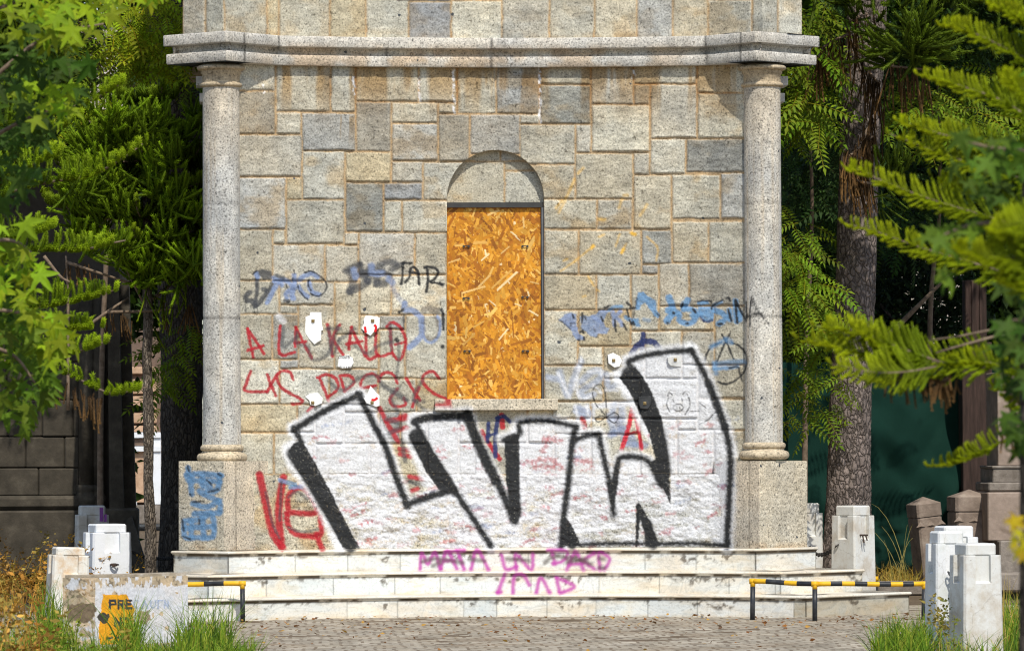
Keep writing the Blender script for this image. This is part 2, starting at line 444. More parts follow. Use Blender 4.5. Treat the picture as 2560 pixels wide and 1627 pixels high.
for q in ([(180, 800), (205, 930), (225, 1020)], [(180, 800), (240, 890), (305, 990)], [(180, 965), (300, 932)], [(430, 780), (425, 990), (540, 982)], [(550, 790), (543, 935)], [(550, 790), (600, 890), (670, 1025)], [(540, 912), (625, 900)],
          [(790, 770), (815, 880), (830, 1010)], [(885, 770), (835, 860), (870, 940), (910, 1000)], [(975, 790), (965, 860), (955, 955)], [(975, 790), (1020, 890), (1080, 1010)], [(940, 918), (1058, 896)],
          [(1088, 780), (1095, 1022), (1185, 1002)], [(1162, 775), (1170, 1000), (1285, 985)], [(1245, 785), (1290, 752), (1355, 800), (1390, 900), (1350, 1035), (1290, 985), (1270, 800)], [(1310, 922), (1385, 902)],
          [(205, 1125), (175, 1210), (165, 1275), (335, 1282)], [(330, 1150), (360, 1230), (395, 1310)], [(405, 1150), (365, 1220), (330, 1285)], [(530, 1190), (500, 1130), (430, 1130), (405, 1180), (450, 1260), (590, 1340), (585, 1370), (520, 1375)],
          [(730, 1180), (770, 1270), (800, 1355)], [(715, 1175), (790, 1150), (860, 1190), (870, 1260), (800, 1320)], [(895, 1185), (922, 1280)], [(885, 1160), (960, 1160), (995, 1210), (925, 1280)], [(1180, 1170), (1130, 1145), (1065, 1175), (1050, 1250), (1160, 1235)],
          [(1185, 1200), (1205, 1150), (1260, 1135), (1305, 1165), (1325, 1215)], [(1395, 1180), (1440, 1260), (1500, 1350)], [(1490, 1250), (1440, 1400)], [(1645, 1180), (1600, 1130), (1540, 1145), (1520, 1205), (1600, 1290), (1720, 1345), (1725, 1375), (1620, 1385)],
          [(1330, 1255), (1270, 1340), (1310, 1395), (1388, 1380), (1375, 1330)], [(640, 1430), (680, 1395)]): stroke('c3', q, 22, RED, 0.93, 3)
for q in ([(455, 790), (450, 940), (560, 860)], [(560, 830), (560, 915), (640, 935), (660, 1020), (710, 1040), (800, 985), (870, 790)], [(800, 790), (830, 990), (885, 880)], [(790, 800), (890, 800)], [(880, 890), (1000, 800)], [(1000, 930), (1100, 990), (1180, 930), (1290, 900)],
          [(1270, 770), (1280, 960)], [(1330, 890), (1340, 1000), (1320, 1180)], [(800, 1200), (870, 1260), (930, 1265), (1030, 1180), (1170, 1160), (1210, 1225), (1330, 1290), (1400, 1345)], [(1210, 1240), (1390, 1350)], [(1345, 1245), (1280, 1320), (1330, 1440)], [(1520, 1190), (1450, 1330), (1530, 1415)], [(1450, 1350), (1530, 1360)]): stroke('c3', q, 24, GRY, 0.62, 6)
stroke('c3', [(1320, 880), (1324, 890)], 26, BLK, 0.9)
# --- wall, right
MIXB = (0.15, 0.24, 0.42)
fill('z3', [(60, 720), (200, 580), (340, 540), (450, 590), (450, 780), (500, 1000), (640, 1080), (630, 1150), (480, 1170), (390, 1080), (330, 930), (180, 790)], LIL, 0.9)
fill('z3', [(540, 640), (600, 590), (720, 620), (880, 580), (980, 480), (1060, 480), (1180, 500), (1140, 560), (1060, 720), (1100, 880), (1190, 900), (1130, 1020), (940, 1000), (930, 1080), (880, 1100), (760, 1060), (640, 940), (560, 900), (560, 740)], MIXB, 0.72)
st('z3', 60, BLU, 0.85, [(1190, 490), (1300, 415), (1460, 415)]); st('z3', 75, LIL, 0.85, [(1270, 540), (1300, 820)], [(1440, 520), (1340, 640), (1420, 720), (1470, 830)], [(820, 640), (1000, 760)]); st('z3', 80, BLU, 0.85, [(1560, 660), (1680, 720), (1800, 720)], [(1740, 760), (1830, 820)]); st('z3', 70, BLU, 0.5, [(1960, 700), (2080, 720)])
fill('z3', [(1800, 220), (1840, 100), (1960, 90), (2050, 180), (2220, 290), (2240, 490), (2310, 600), (2290, 680), (2180, 600), (2060, 430), (1980, 330), (1900, 380), (1860, 480), (1770, 480)], BLU, 0.92)
st('z3', 44, BLK, 0.95, [(1080, 440), (1210, 390)], [(1580, 330), (1660, 400), (1660, 460), (1760, 440)], [(1580, 480), (1620, 640)], [(1640, 720), (1690, 815)], [(1720, 760), (1745, 820)], [(1310, 720), (1335, 970)], [(1500, 800), (1570, 920)], [(370, 590), (390, 660)], [(585, 560), (580, 760)], [(540, 980), (600, 940), (612, 1000)], [(495, 1155), (510, 1165)], [(620, 1100), (625, 1150)], [(1010, 650), (1050, 740)], soft=3)
st('z3', 28, BLK, 0.85, [(1770, 430), (1800, 220)], [(1750, 490), (1730, 640)], [(640, 640), (670, 700)], [(330, 780), (335, 840)], [(80, 720), (220, 820), (320, 920)], [(860, 540), (960, 490)], [(860, 930), (880, 960)], [(900, 1090), (930, 1070)], [(2200, 520), (2300, 620)])
st('z4', 88, BLU, 0.92, [(200, 150), (240, 260), (260, 360), (170, 500)], [(190, 340), (330, 390)], [(480, 190), (425, 270)]); st('z4', 72, BLU, 0.92, [(420, 320), (550, 330), (620, 400), (560, 520), (460, 540), (360, 500), (360, 420)], [(900, 340), (1020, 390), (1060, 470), (960, 545)], [(1120, 340), (1130, 480)], [(1215, 200), (1230, 510)], [(1280, 380), (1290, 480)], [(560, 420), (680, 400)])
fill('z4', [(620, 210), (800, 190), (820, 260), (640, 270)], BLU, 0.9); fill('z4', [(630, 290), (880, 290), (890, 490), (790, 525), (690, 450)], BLU, 0.9); st('z4', 40, BLU, 0.85, [(880, 265), (1000, 215)])
st('z4', 34, BLK, 0.95, [(262, 375), (280, 385)], [(170, 530), (182, 532)], [(570, 320), (605, 372)], [(1080, 150), (1110, 150), (1138, 195)], [(1110, 330), (1150, 500)], [(1215, 180), (1242, 525)], [(955, 552), (1000, 545)], [(462, 540), (485, 538)], [(825, 200), (848, 215)], soft=3)
st('z4', 26, BLK, 0.95, [(385, 290), (420, 225)], [(640, 212), (720, 190), (840, 205)], [(850, 315), (880, 260), (1020, 180)], [(1220, 180), (1260, 280), (1340, 430), (1385, 495), (1380, 200)], [(1460, 140), (1440, 330), (1435, 590)], [(1460, 150), (1560, 350), (1735, 560)], [(1390, 440), (1560, 390), (1640, 410)], soft=3); st('z4', 24, NAV, 0.85, [(680, 440), (730, 500), (800, 515), (870, 490)])
st('z4', 28, BLK, 0.95, [(740, 1140), (780, 1000), (860, 890), (1000, 830)], [(1150, 830), (1280, 890), (1370, 1000), (1387, 1150), (1340, 1290), (1230, 1400), (1080, 1467), (950, 1435)], [(1140, 680), (1050, 850), (930, 1140)], [(1010, 710), (1090, 850), (1185, 1085)], soft=3)
st('z4', 66, BLU, 0.66, [(1070, 780), (1150, 830)], [(900, 1155), (1000, 1150), (1200, 1130), (1340, 1130)], [(905, 1160), (920, 1300)], [(850, 900), (1000, 820)], soft=8); st('z4', 46, BLU, 0.8, [(890, 1235), (1120, 1220), (1250, 1200)]); st('z4', 32, BLK, 0.92, [(1120, 1222), (1250, 1205), (1290, 1330), (1322, 1430)])
stroke('c4', [(820, 842), (812, 980)], 34, NAV); stroke('c4', [(730, 1000), (770, 935), (830, 898), (900, 905), (948, 965)], 42, NAV)
for q in ([(180, 1130), (240, 1310), (280, 1200), (345, 1050)], [(90, 1170), (180, 1190)], [(340, 1210), (430, 1130), (490, 1130), (480, 1190), (350, 1275), (370, 1320), (440, 1300)], [(540, 1150), (560, 1250), (620, 1220)], [(330, 1400), (390, 1470)], [(600, 1390), (570, 1500)], [(650, 1400), (660, 1500)]): stroke('c4', q, 44, (0.33, 0.37, 0.46), 0.75, 9)
for q in ([(168, 1130), (215, 1240), (262, 1330)], [(290, 1260), (340, 1050), (345, 1020)], [(320, 1200), (318, 1290), (350, 1340), (430, 1310)], [(400, 1130), (500, 1120), (500, 1150)], [(440, 1230), (500, 1290)], [(530, 1270), (620, 1270)], [(580, 1140), (540, 1170)], [(300, 1390), (320, 1490)], [(390, 1390), (405, 1520)], [(430, 1380), (560, 1400), (720, 1375)], [(440, 1380), (440, 1500)]): stroke('c4', q, 18, WHT, 0.85, 6)
for q in ([(190, 360), (300, 280), (440, 170)], [(650, 220), (690, 150)], [(720, 70), (760, 75)], [(480, 100), (520, 80)], [(850, 100), (930, 180), (920, 280)], [(610, 170), (640, 80)], [(210, 280), (240, 270)], [(360, 555), (375, 550)], [(470, 505), (485, 515)], [(400, 400), (440, 470)]): stroke('c4', q, 13, YEL, 0.5, 5)
for q in ([(425, 180), (440, 170)], [(655, 220), (670, 195)], [(735, 70), (760, 80)]): stroke('c4', q, 24, YEL, 0.8, 5)
for q in ([(540, 1450), (600, 1330), (645, 1225)], [(670, 1185), (705, 1150)], [(1095, 1470), (1140, 1400)], [(985, 1335), (1005, 1335)], [(810, 1500), (850, 1500)], [(520, 1420), (560, 1370)], [(950, 1420), (970, 1360)]): stroke('c2', q, 18, YEL, 0.42, 6)
# --- the large silver piece: halo, letters, outlines
def dens(X, Y, sl):
    low = sst(1150, 1300, Y)
    k = np.clip(1.02 - low * 0.26 + (GR2[sl] - 0.5) * (1.0 + 1.5 * low) + (GR[sl] - 0.5) * (0.7 + 0.4 * low), 0, 0.93)
    return k
OUT = [('c5', [(725, 255), (910, 145), (1095, 55), (1112, 80), (1245, 350), (1310, 540), (1372, 695)]), ('c5', [(1372, 695), (1500, 640), (1640, 605)]), ('c5', [(1640, 605), (1850, 925)]),
       ('c5', [(725, 255), (760, 330), (690, 370), (720, 460), (800, 560), (900, 720), (990, 930)]), ('c5', [(1415, 210), (1500, 190), (1722, 172)]), ('c5', [(1415, 210), (1450, 270), (1385, 290), (1500, 560)]),
       ('c6', [(20, 180), (100, 400), (220, 600), (288, 785)]), ('c6', [(315, 750), (315, 285), (225, 315)]), ('c6', [(300, 285), (315, 225), (380, 210), (520, 215), (645, 250)]), ('c6', [(645, 250), (620, 340), (600, 520), (560, 930)]),
       ('c6', [(640, 315), (720, 288), (772, 288), (820, 500), (855, 720)]), ('c6', [(860, 600), (880, 450), (910, 415), (1000, 418), (1060, 445), (1140, 600), (1188, 690)]),
       ('c4', [(635, 1170), (740, 1330), (830, 1530), (960, 1700)]), ('c4', [(635, 1170), (760, 1090), (700, 1050), (840, 1000), (1000, 978), (1185, 962)]), ('c4', [(1185, 962), (1290, 1150), (1370, 1350), (1450, 1560), (1490, 1750)]), ('c6', [(1515, 360), (1520, 640), (1505, 930)])]
for c, q in OUT: stroke(c, q, 66 * T[c][2] / 2.294, (0.72, 0.725, 0.735), 0.97, 16, False, 5)
fill('c5', [(728, 258), (1095, 58), (1250, 350), (1372, 690), (1640, 605), (1850, 925), (1858, 942), (1080, 942), (900, 640), (770, 330)], WHT, 1, 6, dens)
fill([('c5', [(1415, 210), (1722, 172)]), ('c6', [(95, 400), (290, 790), (318, 780), (315, 230), (640, 240), (600, 540), (565, 760), (555, 935), (155, 935)]), ('c5', [(1640, 605), (1480, 340)])], None, WHT, 1, 6, dens) if False else None
fill([('c5', [(1415, 210), (1722, 172)]), ('c6', [(95, 400), (290, 790), (318, 780), (315, 230), (640, 240), (600, 540), (565, 760), (555, 935), (155, 935)]), ('c5', [(1640, 605), (1480, 340)])], None, WHT, a=1, soft=6, dens=dens)
fill([('c6', [(640, 315), (772, 290), (830, 560), (855, 725), (880, 480), (910, 418), (1060, 445), (1185, 690), (1185, 520), (1150, 300), (1000, 50)]), ('c4', [(760, 1090), (710, 1050), (850, 1000), (1185, 965), (1370, 1350), (1450, 1560)]), ('c6', [(1510, 380), (1512, 930), (560, 932), (600, 540)])], None, WHT, a=1, soft=6, dens=dens)
rr = np.random.default_rng(5)
def inside_piece(u, v): return PA[int(v - V0), int(u - U0)] > 0.5 and PRGB[int(v - V0), int(u - U0)].min() > 0.5
for k in range(260):                # older colours showing through the silver
    u = rr.uniform(735, 1815); v = 1040 + 330 * rr.uniform(0, 1) ** 0.6
    if not inside_piece(u, v): continue
    l = rr.uniform(6, 34); s_ = rr.uniform(-0.45, 0.1)
    colr = [(0.36, 0.05, 0.07), (0.45, 0.09, 0.10), (0.22, 0.20, 0.2), (0.22, 0.27, 0.4), (0.45, 0.36, 0.26)][rr.choice(5, p=[0.34, 0.22, 0.12, 0.12, 0.2])]
    stroke('p', [(u, v), (u + l, v + l * s_)], rr.uniform(2, 8), colr, rr.uniform(0.25, 0.65), 6, False, 14)
for q in ([(345, 455), (430, 435), (500, 430), (560, 480)], [(400, 470), (520, 475)], [(460, 310), (560, 325)], [(470, 330), (455, 380)], [(620, 440), (720, 445)]): stroke('c6', q, 22, (0.40, 0.07, 0.08), 0.6, 9, True, 16)
DK = (0.018, 0.019, 0.02)
fill('c5', [(690, 385), (725, 330), (770, 320), (850, 460), (930, 610), (1010, 770), (1080, 900), (1098, 938), (1005, 938), (900, 740), (800, 570), (735, 480)], DK, 1)
fill('c5', [(1380, 290), (1450, 270), (1490, 330), (1650, 590), (1640, 615), (1550, 600), (1490, 520)], DK, 1)
fill('c6', [(230, 318), (318, 285), (318, 780), (295, 795), (265, 720), (243, 560)], DK, 1)
fill('c6', [(555, 930), (560, 750), (592, 770), (640, 850), (672, 930)], DK, 1)
fill('c6', [(985, 690), (1003, 675), (1060, 770), (1128, 930), (1040, 930), (1030, 830), (1012, 780), (995, 930), (983, 930)], DK, 1)
fill('c6', [(815, 560), (845, 560), (880, 430), (895, 440), (878, 600), (858, 735), (835, 660)], DK, 1)
fill([('c4', [(635, 1168), (760, 1090), (830, 1180), (890, 1290), (960, 1480)]), ('c6', [(1150, 300), (1172, 420), (1178, 560), (1188, 692), (1130, 580), (1062, 450), (1100, 430), (1060, 280)]), ('c4', [(820, 1500), (720, 1290)])], None, DK, a=1)
for c, q, ww in [('c5', [(725, 258), (910, 148), (1095, 60)], 30), ('c5', [(1095, 60), (1180, 230), (1245, 355), (1310, 540), (1372, 695)], 30), ('c5', [(725, 255), (765, 335)], 26), ('c5', [(1372, 692), (1500, 645), (1640, 605)], 30), ('c5', [(1640, 605), (1750, 770), (1850, 925)], 28),
                 ('c5', [(1415, 215), (1500, 192), (1722, 178)], 34), ('c5', [(1415, 215), (1455, 285)], 24), ('c5', [(1715, 178), (1790, 360), (1880, 550)], 40), ('c6', [(20, 180), (100, 400), (220, 620), (288, 785)], 34), ('c6', [(225, 318), (315, 285), (315, 230), (380, 212), (520, 216), (640, 245)], 24),
                 ('c6', [(640, 245), (620, 340), (603, 520), (572, 760), (558, 930)], 28), ('c6', [(640, 318), (720, 290), (772, 290)], 24), ('c6', [(772, 290), (800, 420), (835, 560), (857, 745)], 26), ('c6', [(860, 600), (880, 450), (910, 418), (1000, 420), (1062, 450), (1130, 580)], 26),
                 ('c4', [(720, 1075), (710, 1050), (840, 1003), (1000, 980), (1185, 965)], 34), ('c4', [(1185, 965), (1290, 1150), (1370, 1350), (1450, 1560)], 36), ('c6', [(1405, 0), (1480, 200), (1525, 400), (1520, 640), (1507, 930)], 28), ('c6', [(670, 918), (900, 912), (1100, 915), (1300, 912), (1500, 925)], 20)]:
    stroke(c, q, ww * 1.30, DK, 1.0, 10, True, 3)
for c, q, ww in (('c5', [(715, 400), (800, 525), (900, 690), (1045, 930)], 66), ('c5', [(1425, 300), (1500, 430), (1600, 580)], 84), ('c4', [(720, 1150), (800, 1290), (880, 1480)], 120), ('c6', [(1085, 200), (1125, 330), (1150, 500)], 72), ('c6', [(275, 320), (285, 600), (300, 740)], 60), ('c6', [(590, 830), (620, 920)], 50), ('c6', [(1050, 800), (1085, 920)], 50)):
    stroke(c, q, ww, DK, 0.97, 9)
# --- thin marker drawings
for c, qs in (('c4', ([(1012, 1330), (1000, 1380), (1022, 1432)], [(1168, 1325), (1177, 1390), (1143, 1452)], [(1008, 1312), (1022, 1285), (1042, 1306)], [(1122, 1302), (1140, 1284), (1158, 1306)], [(1048, 1342), (1054, 1358)], [(1116, 1335), (1120, 1350)], ring(1088, 1403, 40, 26), [(1078, 1398), (1075, 1412)], [(1098, 1396), (1100, 1410)],
                      [(1255, 1370), (1300, 1405)], [(1370, 1440), (1310, 1500), (1250, 1530)], [(1180, 1430), (1250, 1430)], [(470, 1400), (435, 1320), (440, 1260), (480, 1225), (515, 1250), (535, 1330), (538, 1480)], [(470, 1395), (530, 1470), (480, 1510), (455, 1490), (500, 1465), (540, 1475), (600, 1440), (632, 1470), (600, 1520), (540, 1480)])),):
    for q in qs: stroke(c, q, 7, BLK, 0.85, 2)
# --- blue letters on the left pedestal
for q in ([(1200, 360), (1195, 420)], [(1190, 405), (1290, 400), (1410, 412)], [(1215, 420), (1222, 530)], [(1290, 420), (1290, 475), (1340, 480)], [(1400, 410), (1385, 500), (1320, 515)], [(1200, 440), (1400, 450)], [(1270, 510), (1320, 540), (1395, 580), (1405, 640)], [(1230, 590), (1320, 610), (1400, 570)], [(1240, 655), (1330, 650), (1400, 650)], [(1175, 700), (1270, 690), (1350, 660), (1360, 795), (1260, 805), (1180, 800), (1175, 700)], [(1220, 700), (1220, 800)], [(1290, 690), (1300, 800)], [(1180, 745), (1360, 735)]):
    stroke('l3', q, 30, BLU, 0.9, 5)
for q in ([(1195, 350), (1205, 385)], [(1330, 515), (1390, 500)], [(1320, 440), (1350, 470)], [(1230, 580), (1300, 575)], [(1170, 800), (1210, 815)], [(1270, 690), (1270, 720)], [(1160, 690), (1170, 760)], [(1210, 530), (1220, 545)], [(1390, 400), (1410, 410)]): stroke('l3', q, 11, BLK, 0.8, 3)
# --- magenta letters on the marble steps
for q in ([(1445, 1062), (1455, 968), (1490, 1030), (1530, 962), (1562, 1062)], [(1562, 1062), (1600, 955), (1655, 1058)], [(1590, 962), (1700, 950)], [(1660, 955), (1698, 1062)], [(1738, 1062), (1772, 950), (1838, 1062)], [(1580, 1010), (1640, 1010)]): stroke('c5', q, 20, MAG, 0.9, 6)
for q in ([(215, 975), (240, 1060), (300, 1045)], [(300, 1060), (298, 975), (385, 1062), (395, 975)], [(505, 960), (520, 1030)], [(480, 950), (590, 958), (570, 1010), (510, 1028)], [(590, 1062), (640, 960), (685, 1062)], [(745, 968), (690, 1010), (745, 1058)], [(780, 1062), (775, 965), (835, 1000), (805, 1062)], [(600, 1030), (680, 1025)],
          [(195, 1195), (235, 1085)], [(375, 1150), (340, 1092), (290, 1100), (280, 1195)], [(415, 1195), (440, 1110), (492, 1195)], [(530, 1110), (548, 1190)], [(530, 1108), (630, 1158), (550, 1198)], [(190, 1195), (210, 1190)]): stroke('c6', q, 20, MAG, 0.88, 7)
for q in ([(250, 1000), (372, 1010)], [(465, 1022), (490, 1000), (540, 985)], [(560, 988), (640, 1000), (730, 1032)], [(778, 998), (800, 1002)], [(778, 1050), (802, 1052)], [(590, 1020), (700, 1000)], [(-240, 1015), (-150, 1000), (-10, 1022)], [(-180, 1040), (-130, 1020)], [(40, 1005), (115, 1012)]): stroke('c6', q, 22, BRN, 0.72, 9)

def paint_at(V):
    u, v = PROJ(V)
    x = np.clip(u - U0, 0, UW - 1.001); y = np.clip(v - V0, 0, VH - 1.001)
    ok = (u >= U0) & (u < U0 + UW - 1) & (v >= V0) & (v < V0 + VH - 1)
    i = y.astype(int); j = x.astype(int); fx = (x - j)[:, None]; fy = (y - i)[:, None]
    i1 = np.minimum(i + 1, VH - 1); j1 = np.minimum(j + 1, UW - 1)
    Q = np.concatenate([PRGB * PA[..., None], PA[..., None]], -1) if False else None
    def g(a, b):
        al = PA[a, b][:, None]
        return np.concatenate([PRGB[a, b] * al, al], 1)
    r = (g(i, j) * (1 - fx) + g(i, j1) * fx) * (1 - fy) + (g(i1, j) * (1 - fx) + g(i1, j1) * fx) * fy
    r[~ok] = 0
    r[:, :3] /= np.maximum(r[:, 3:], 1e-4)
    return r

# ================================================================ the monument
M_STONE = granite('granite_blocks', 0.85, 0.26, 0.011, 46, paint=True)
M_DRESS = granite('dressed_granite', 1.0, 0.12, 0.014, 46, paint=True)
def marble_mat():
    m, t, b = new_mat('marble', 0.45, 0.4)
    co = obco(t); base = attr(t, 'tint').outputs['Color']; pa = attr(t, 'paint')
    wv = N(t, 'ShaderNodeTexNoise'); wv.inputs['Scale'].default_value = 1.6; wv.inputs['Detail'].default_value = 8; wv.inputs['Distortion'].default_value = 1.4; L(t, obco(t, (1, 1, 1.6)), wv.inputs['Vector'])
    c = mix(t, 1.0, base, ramp(t, wv.outputs[0], [(0.30, (0.86, 0.90, 0.93)), (0.47, (1, 1, 1)), (0.50, (0.84, 0.85, 0.86)), (0.53, (1, 1, 1)), (0.72, (1.05, 0.97, 0.86))]), 'MULTIPLY')
    c = mix(t, 1.0, c, ramp(t, noise(t, obco(t, (1.2, 1.2, 7)), 2.2, 6, 0.7), [(0.26, (0.74, 0.68, 0.58)), (0.46, (1, 1, 1))]), 'MULTIPLY')
    c = mix(t, 1.0, c, ramp(t, noise(t, co, 40, 3), [(0.3, 0.8), (0.5, 1.0)]), 'MULTIPLY')
    c = mix(t, pa.outputs['Alpha'], c, pa.outputs['Color'])
    L(t, c, b.inputs['Base Color']); bump(t, b, noise(t, co, 25, 4), 0.15, 0.006)
    return m
M_MARBLE = marble_mat()
MON = empty('stone_monument', (0, 0, 0.0), 'grey granite monument covered in graffiti, with two columns and a boarded arched window', 'monument')

def Yw(x):
    a = np.abs(x)
    return np.where(a <= 2.70, 0.10 - 0.35 * (x / 2.70) ** 2, -0.25 - 0.55 * (a - 2.70))
def Ya(x):
    a = np.abs(x)
    return np.where(a <= 2.75, 0.14 - 0.30 * (x / 2.75) ** 2, np.where(a <= 3.34, -0.16 - 1.0 * (a - 2.75), -0.75 + 0.9 * (a - 3.34)))
DARKER = [(1412, 260, '#93948c'), (1784, 389, '#8d8e88'), (909, 503, '#8c8d86'), (1007, 479, '#8f9190'), (934, 316, '#98958a'), (1132, 330, '#9b978a'), (1640, 619, '#969893'), (1075, 49, '#9a9b99'), (1789, 703, '#a39f92'), (1037, 354, '#a8a79f'), (647, 281, '#9b9484'), (1220, 332, '#a3a198'), (713, 842, '#9a9a93'), (1640, 619, '#959791'), (945, 620, '#b6b4aa')]
def blocks_grid(us, vs, blocks, yfun, seed, relief=0.022, rough=0.014, mortar='#b39a76', hole=None, bevel=3.0):
    uu, vv = np.meshgrid(us, vs)
    if hole: uu, vv = hole[0](uu, vv)
    ju = uu + (fbm(uu / 23, vv / 23, seed + 5, 2) - 0.5) * 3.2; jv = vv + (fbm(uu / 23, vv / 23, seed + 6, 2) - 0.5) * 3.2
    h = np.zeros_like(uu); tint = np.tile(np.array(lin(mortar)), uu.shape + (1,)) * (0.75 + 0.5 * fbm(uu / 14, vv / 14, seed + 1))[..., None]
    rg = np.random.default_rng(seed)
    tones = [lin(k) for k in ('#bbb8a8', '#b5af9c', '#b2afa2', '#a6a7a2', '#b8af95', '#8f928e', '#c2c0b2', '#ada38b', '#b7b4a5')]
    for (x0, y0, x1, y1) in blocks:
        d = np.minimum(np.minimum(ju - x0, x1 - ju), np.minimum(jv - y0, y1 - jv))
        m = d > 0
        if not m.any(): continue
        ov = [t_ for (ox, oy, t_) in DARKER if x0 < ox < x1 and y0 < oy < y1]
        tc = np.array(tones[rg.choice(len(tones), p=[.23, .17, .18, .08, .05, .0, .15, .02, .12])]) * rg.uniform(0.86, 1.1)
        if ov: tc = np.array(lin(ov[0]))
        cu, cv = (x0 + x1) / 2, (y0 + y1) / 2
        pitch = fbm(uu[m] / 46 + seed, vv[m] / 24 + cu, int(cu) % 97, 5)
        fine = fbm(uu[m] / 9, vv[m] / 6, int(cv) % 89, 3)
        til = ((uu[m] - cu) / (x1 - x0) * rg.uniform(-1, 1) + (vv[m] - cv) / (y1 - y0) * rg.uniform(-1, 1)) * 0.006
        edge = sst(0, bevel * (0.7 + 0.8 * pitch), d[m])
        h[m] = edge * (relief * rg.uniform(0.7, 1.15) + rough * (pitch - 0.5) * 2.2 + rough * 0.75 * (fine - 0.5) + til)
        k = 0.84 + 0.32 * fbm(uu[m] / 30, vv[m] / 20, int(cu + cv) % 71, 4)
        stain = sst(0.52, 0.72, fbm(uu[m] / 60 + 9, vv[m] / 45 + cu, 5, 4)) * rg.uniform(0, 0.75)
        t3 = tc * k[:, None] * (1 - stain[:, None] * (1 - np.array([0.92, 0.74, 0.52])))
        rim = sst(4, 0.5, d[m])[:, None] * 0.40                      # mortar smeared over the arrises
        t3 = t3 * (1 - rim) + np.array(lin(mortar)) * rim
        tint[m] = t3
    return uu, vv, h, tint
def surf(name, uu, vv, h, tint, yfun, mat, parent, keep=None, paint=True):
    V = PSURF(uu.ravel(), vv.ravel(), yfun)
    V[:, 1] -= h.ravel()
    F = gridF(*uu.shape)
    if keep is not None: F = F[keep(uu.ravel()[F].mean(1), vv.ravel()[F].mean(1))]
    pa = paint_at(V) if paint else np.zeros((len(V), 4))
    return mesh_obj(name, V, F, mat, parent, True, {'tint': tint.reshape(-1, 3), 'paint': pa})
def B(c, *r): 
    o = []
    for q in r:
        a = tx(c, [(q[0], q[1]), (q[2], q[3])]); o.append((a[0][0] + 0.9, a[0][1] + 0.9, a[1][0] - 0.9, a[1][1] - 0.9))
    return o
WB = B('c1', (570, 430, 841, 620), (570, 626, 841, 918), (848, 430, 1218, 763), (1222, 430, 1389, 765), (1393, 430, 1820, 695), (1824, 430, 2080, 698), (2085, 430, 2347, 778), (848, 768, 1019, 918), (1024, 772, 1389, 1031), (1393, 698, 1633, 1036),
       (1637, 703, 1953, 841), (1957, 703, 2082, 778), (570, 922, 1024, 1208), (1028, 1036, 1316, 1363), (1321, 1040, 1632, 1244), (1637, 846, 1953, 1099), (1957, 783, 2168, 1104), (2172, 783, 2515, 1054), (1637, 1104, 1850, 1246), (1854, 1108, 2400, 1366), (570, 1213, 915, 1566), (919, 1213, 1026, 1364),
       (919, 1368, 1316, 1665), (1321, 1250, 1580, 1583), (1584, 1250, 1848, 1365), (1584, 1372, 1706, 1584), (1710, 1372, 2400, 1586)) \
   + B('c3', (60, 44, 371, 433), (375, 44, 467, 153), (920, 66, 1028, 158), (1032, 68, 1457, 389), (1461, 68, 1704, 389), (373, 158, 772, 436), (776, 163, 1029, 442), (60, 433, 421, 688), (425, 442, 843, 618), (847, 446, 1034, 843), (1038, 393, 1277, 693), (1281, 393, 1704, 693),
       (425, 622, 566, 686), (570, 622, 843, 1107), (60, 690, 368, 1034), (372, 690, 566, 1034), (1188, 697, 1384, 806), (1038, 697, 1184, 843), (1188, 810, 1384, 1182), (1388, 697, 1704, 1182), (847, 847, 1180, 1107), (60, 1038, 422, 1377), (426, 1038, 572, 1107), (426, 1110, 802, 1377), (806, 1110, 1178, 1377), (1182, 1186, 1472, 1437), (1476, 1186, 1704, 1437)) \
   + B('c5', (380, 118, 738, 275), (742, 118, 842, 275), (846, 118, 1006, 340), (1010, 118, 1205, 160), (1209, 156, 1330, 340), (1010, 164, 1205, 340), (380, 279, 605, 520), (609, 279, 842, 520), (846, 343, 1152, 520), (1156, 343, 1482, 520), (1334, 156, 1484, 340), (1488, 156, 1666, 520), (1670, 156, 1900, 338), (1670, 342, 1960, 520)) \
   + B('c2', (112, 430, 405, 778), (409, 430, 757, 580), (761, 430, 1046, 714), (1050, 430, 1479, 575), (1483, 430, 1850, 635), (409, 584, 755, 848), (271, 782, 405, 848), (271, 852, 651, 1122), (655, 852, 757, 1044), (761, 718, 1158, 1040), (1050, 579, 1160, 714), (1164, 579, 1479, 946), (1483, 639, 1850, 946),
       (1162, 950, 1405, 1190), (1409, 950, 1850, 1178), (40, 1126, 647, 1359), (651, 1048, 1044, 1359), (1048, 1044, 1158, 1194), (1048, 1198, 1306, 1566), (1310, 1194, 1641, 1494), (1645, 1182, 1850, 1494), (430, 1363, 796, 1563), (800, 1363, 1040, 1563)) \
   + B('c4', (1043, -20, 1318, 296), (1322, -20, 1660, 296), (60, 46, 325, 385), (329, 46, 803, 385), (807, 46, 1040, 308), (807, 312, 934, 382), (60, 389, 460, 656), (464, 389, 724, 656), (728, 386, 938, 814), (942, 300, 1168, 626), (1172, 300, 1660, 626), (60, 660, 319, 1079), (323, 660, 722, 933), (942, 630, 1363, 814), (1367, 630, 1660, 1079),
       (726, 818, 830, 933), (834, 818, 1114, 1179), (1118, 818, 1365, 1077), (323, 937, 511, 1079), (515, 937, 830, 1179), (60, 1083, 511, 1354), (515, 1183, 792, 1354), (1118, 1081, 1238, 1179), (1242, 1081, 1660, 1331), (60, 1358, 417, 1486), (421, 1358, 792, 1486), (796, 1183, 1238, 1486)) \
   + B('c6', (60, 88, 362, 336), (366, 88, 514, 336), (60, 340, 514, 530), (518, 200, 725, 286), (518, 290, 725, 530), (729, 200, 1004, 286), (729, 290, 1004, 530), (1008, 200, 1219, 530), (1223, 200, 1338, 262), (1342, 88, 1720, 262), (1223, 266, 1430, 530), (1434, 266, 1720, 530))
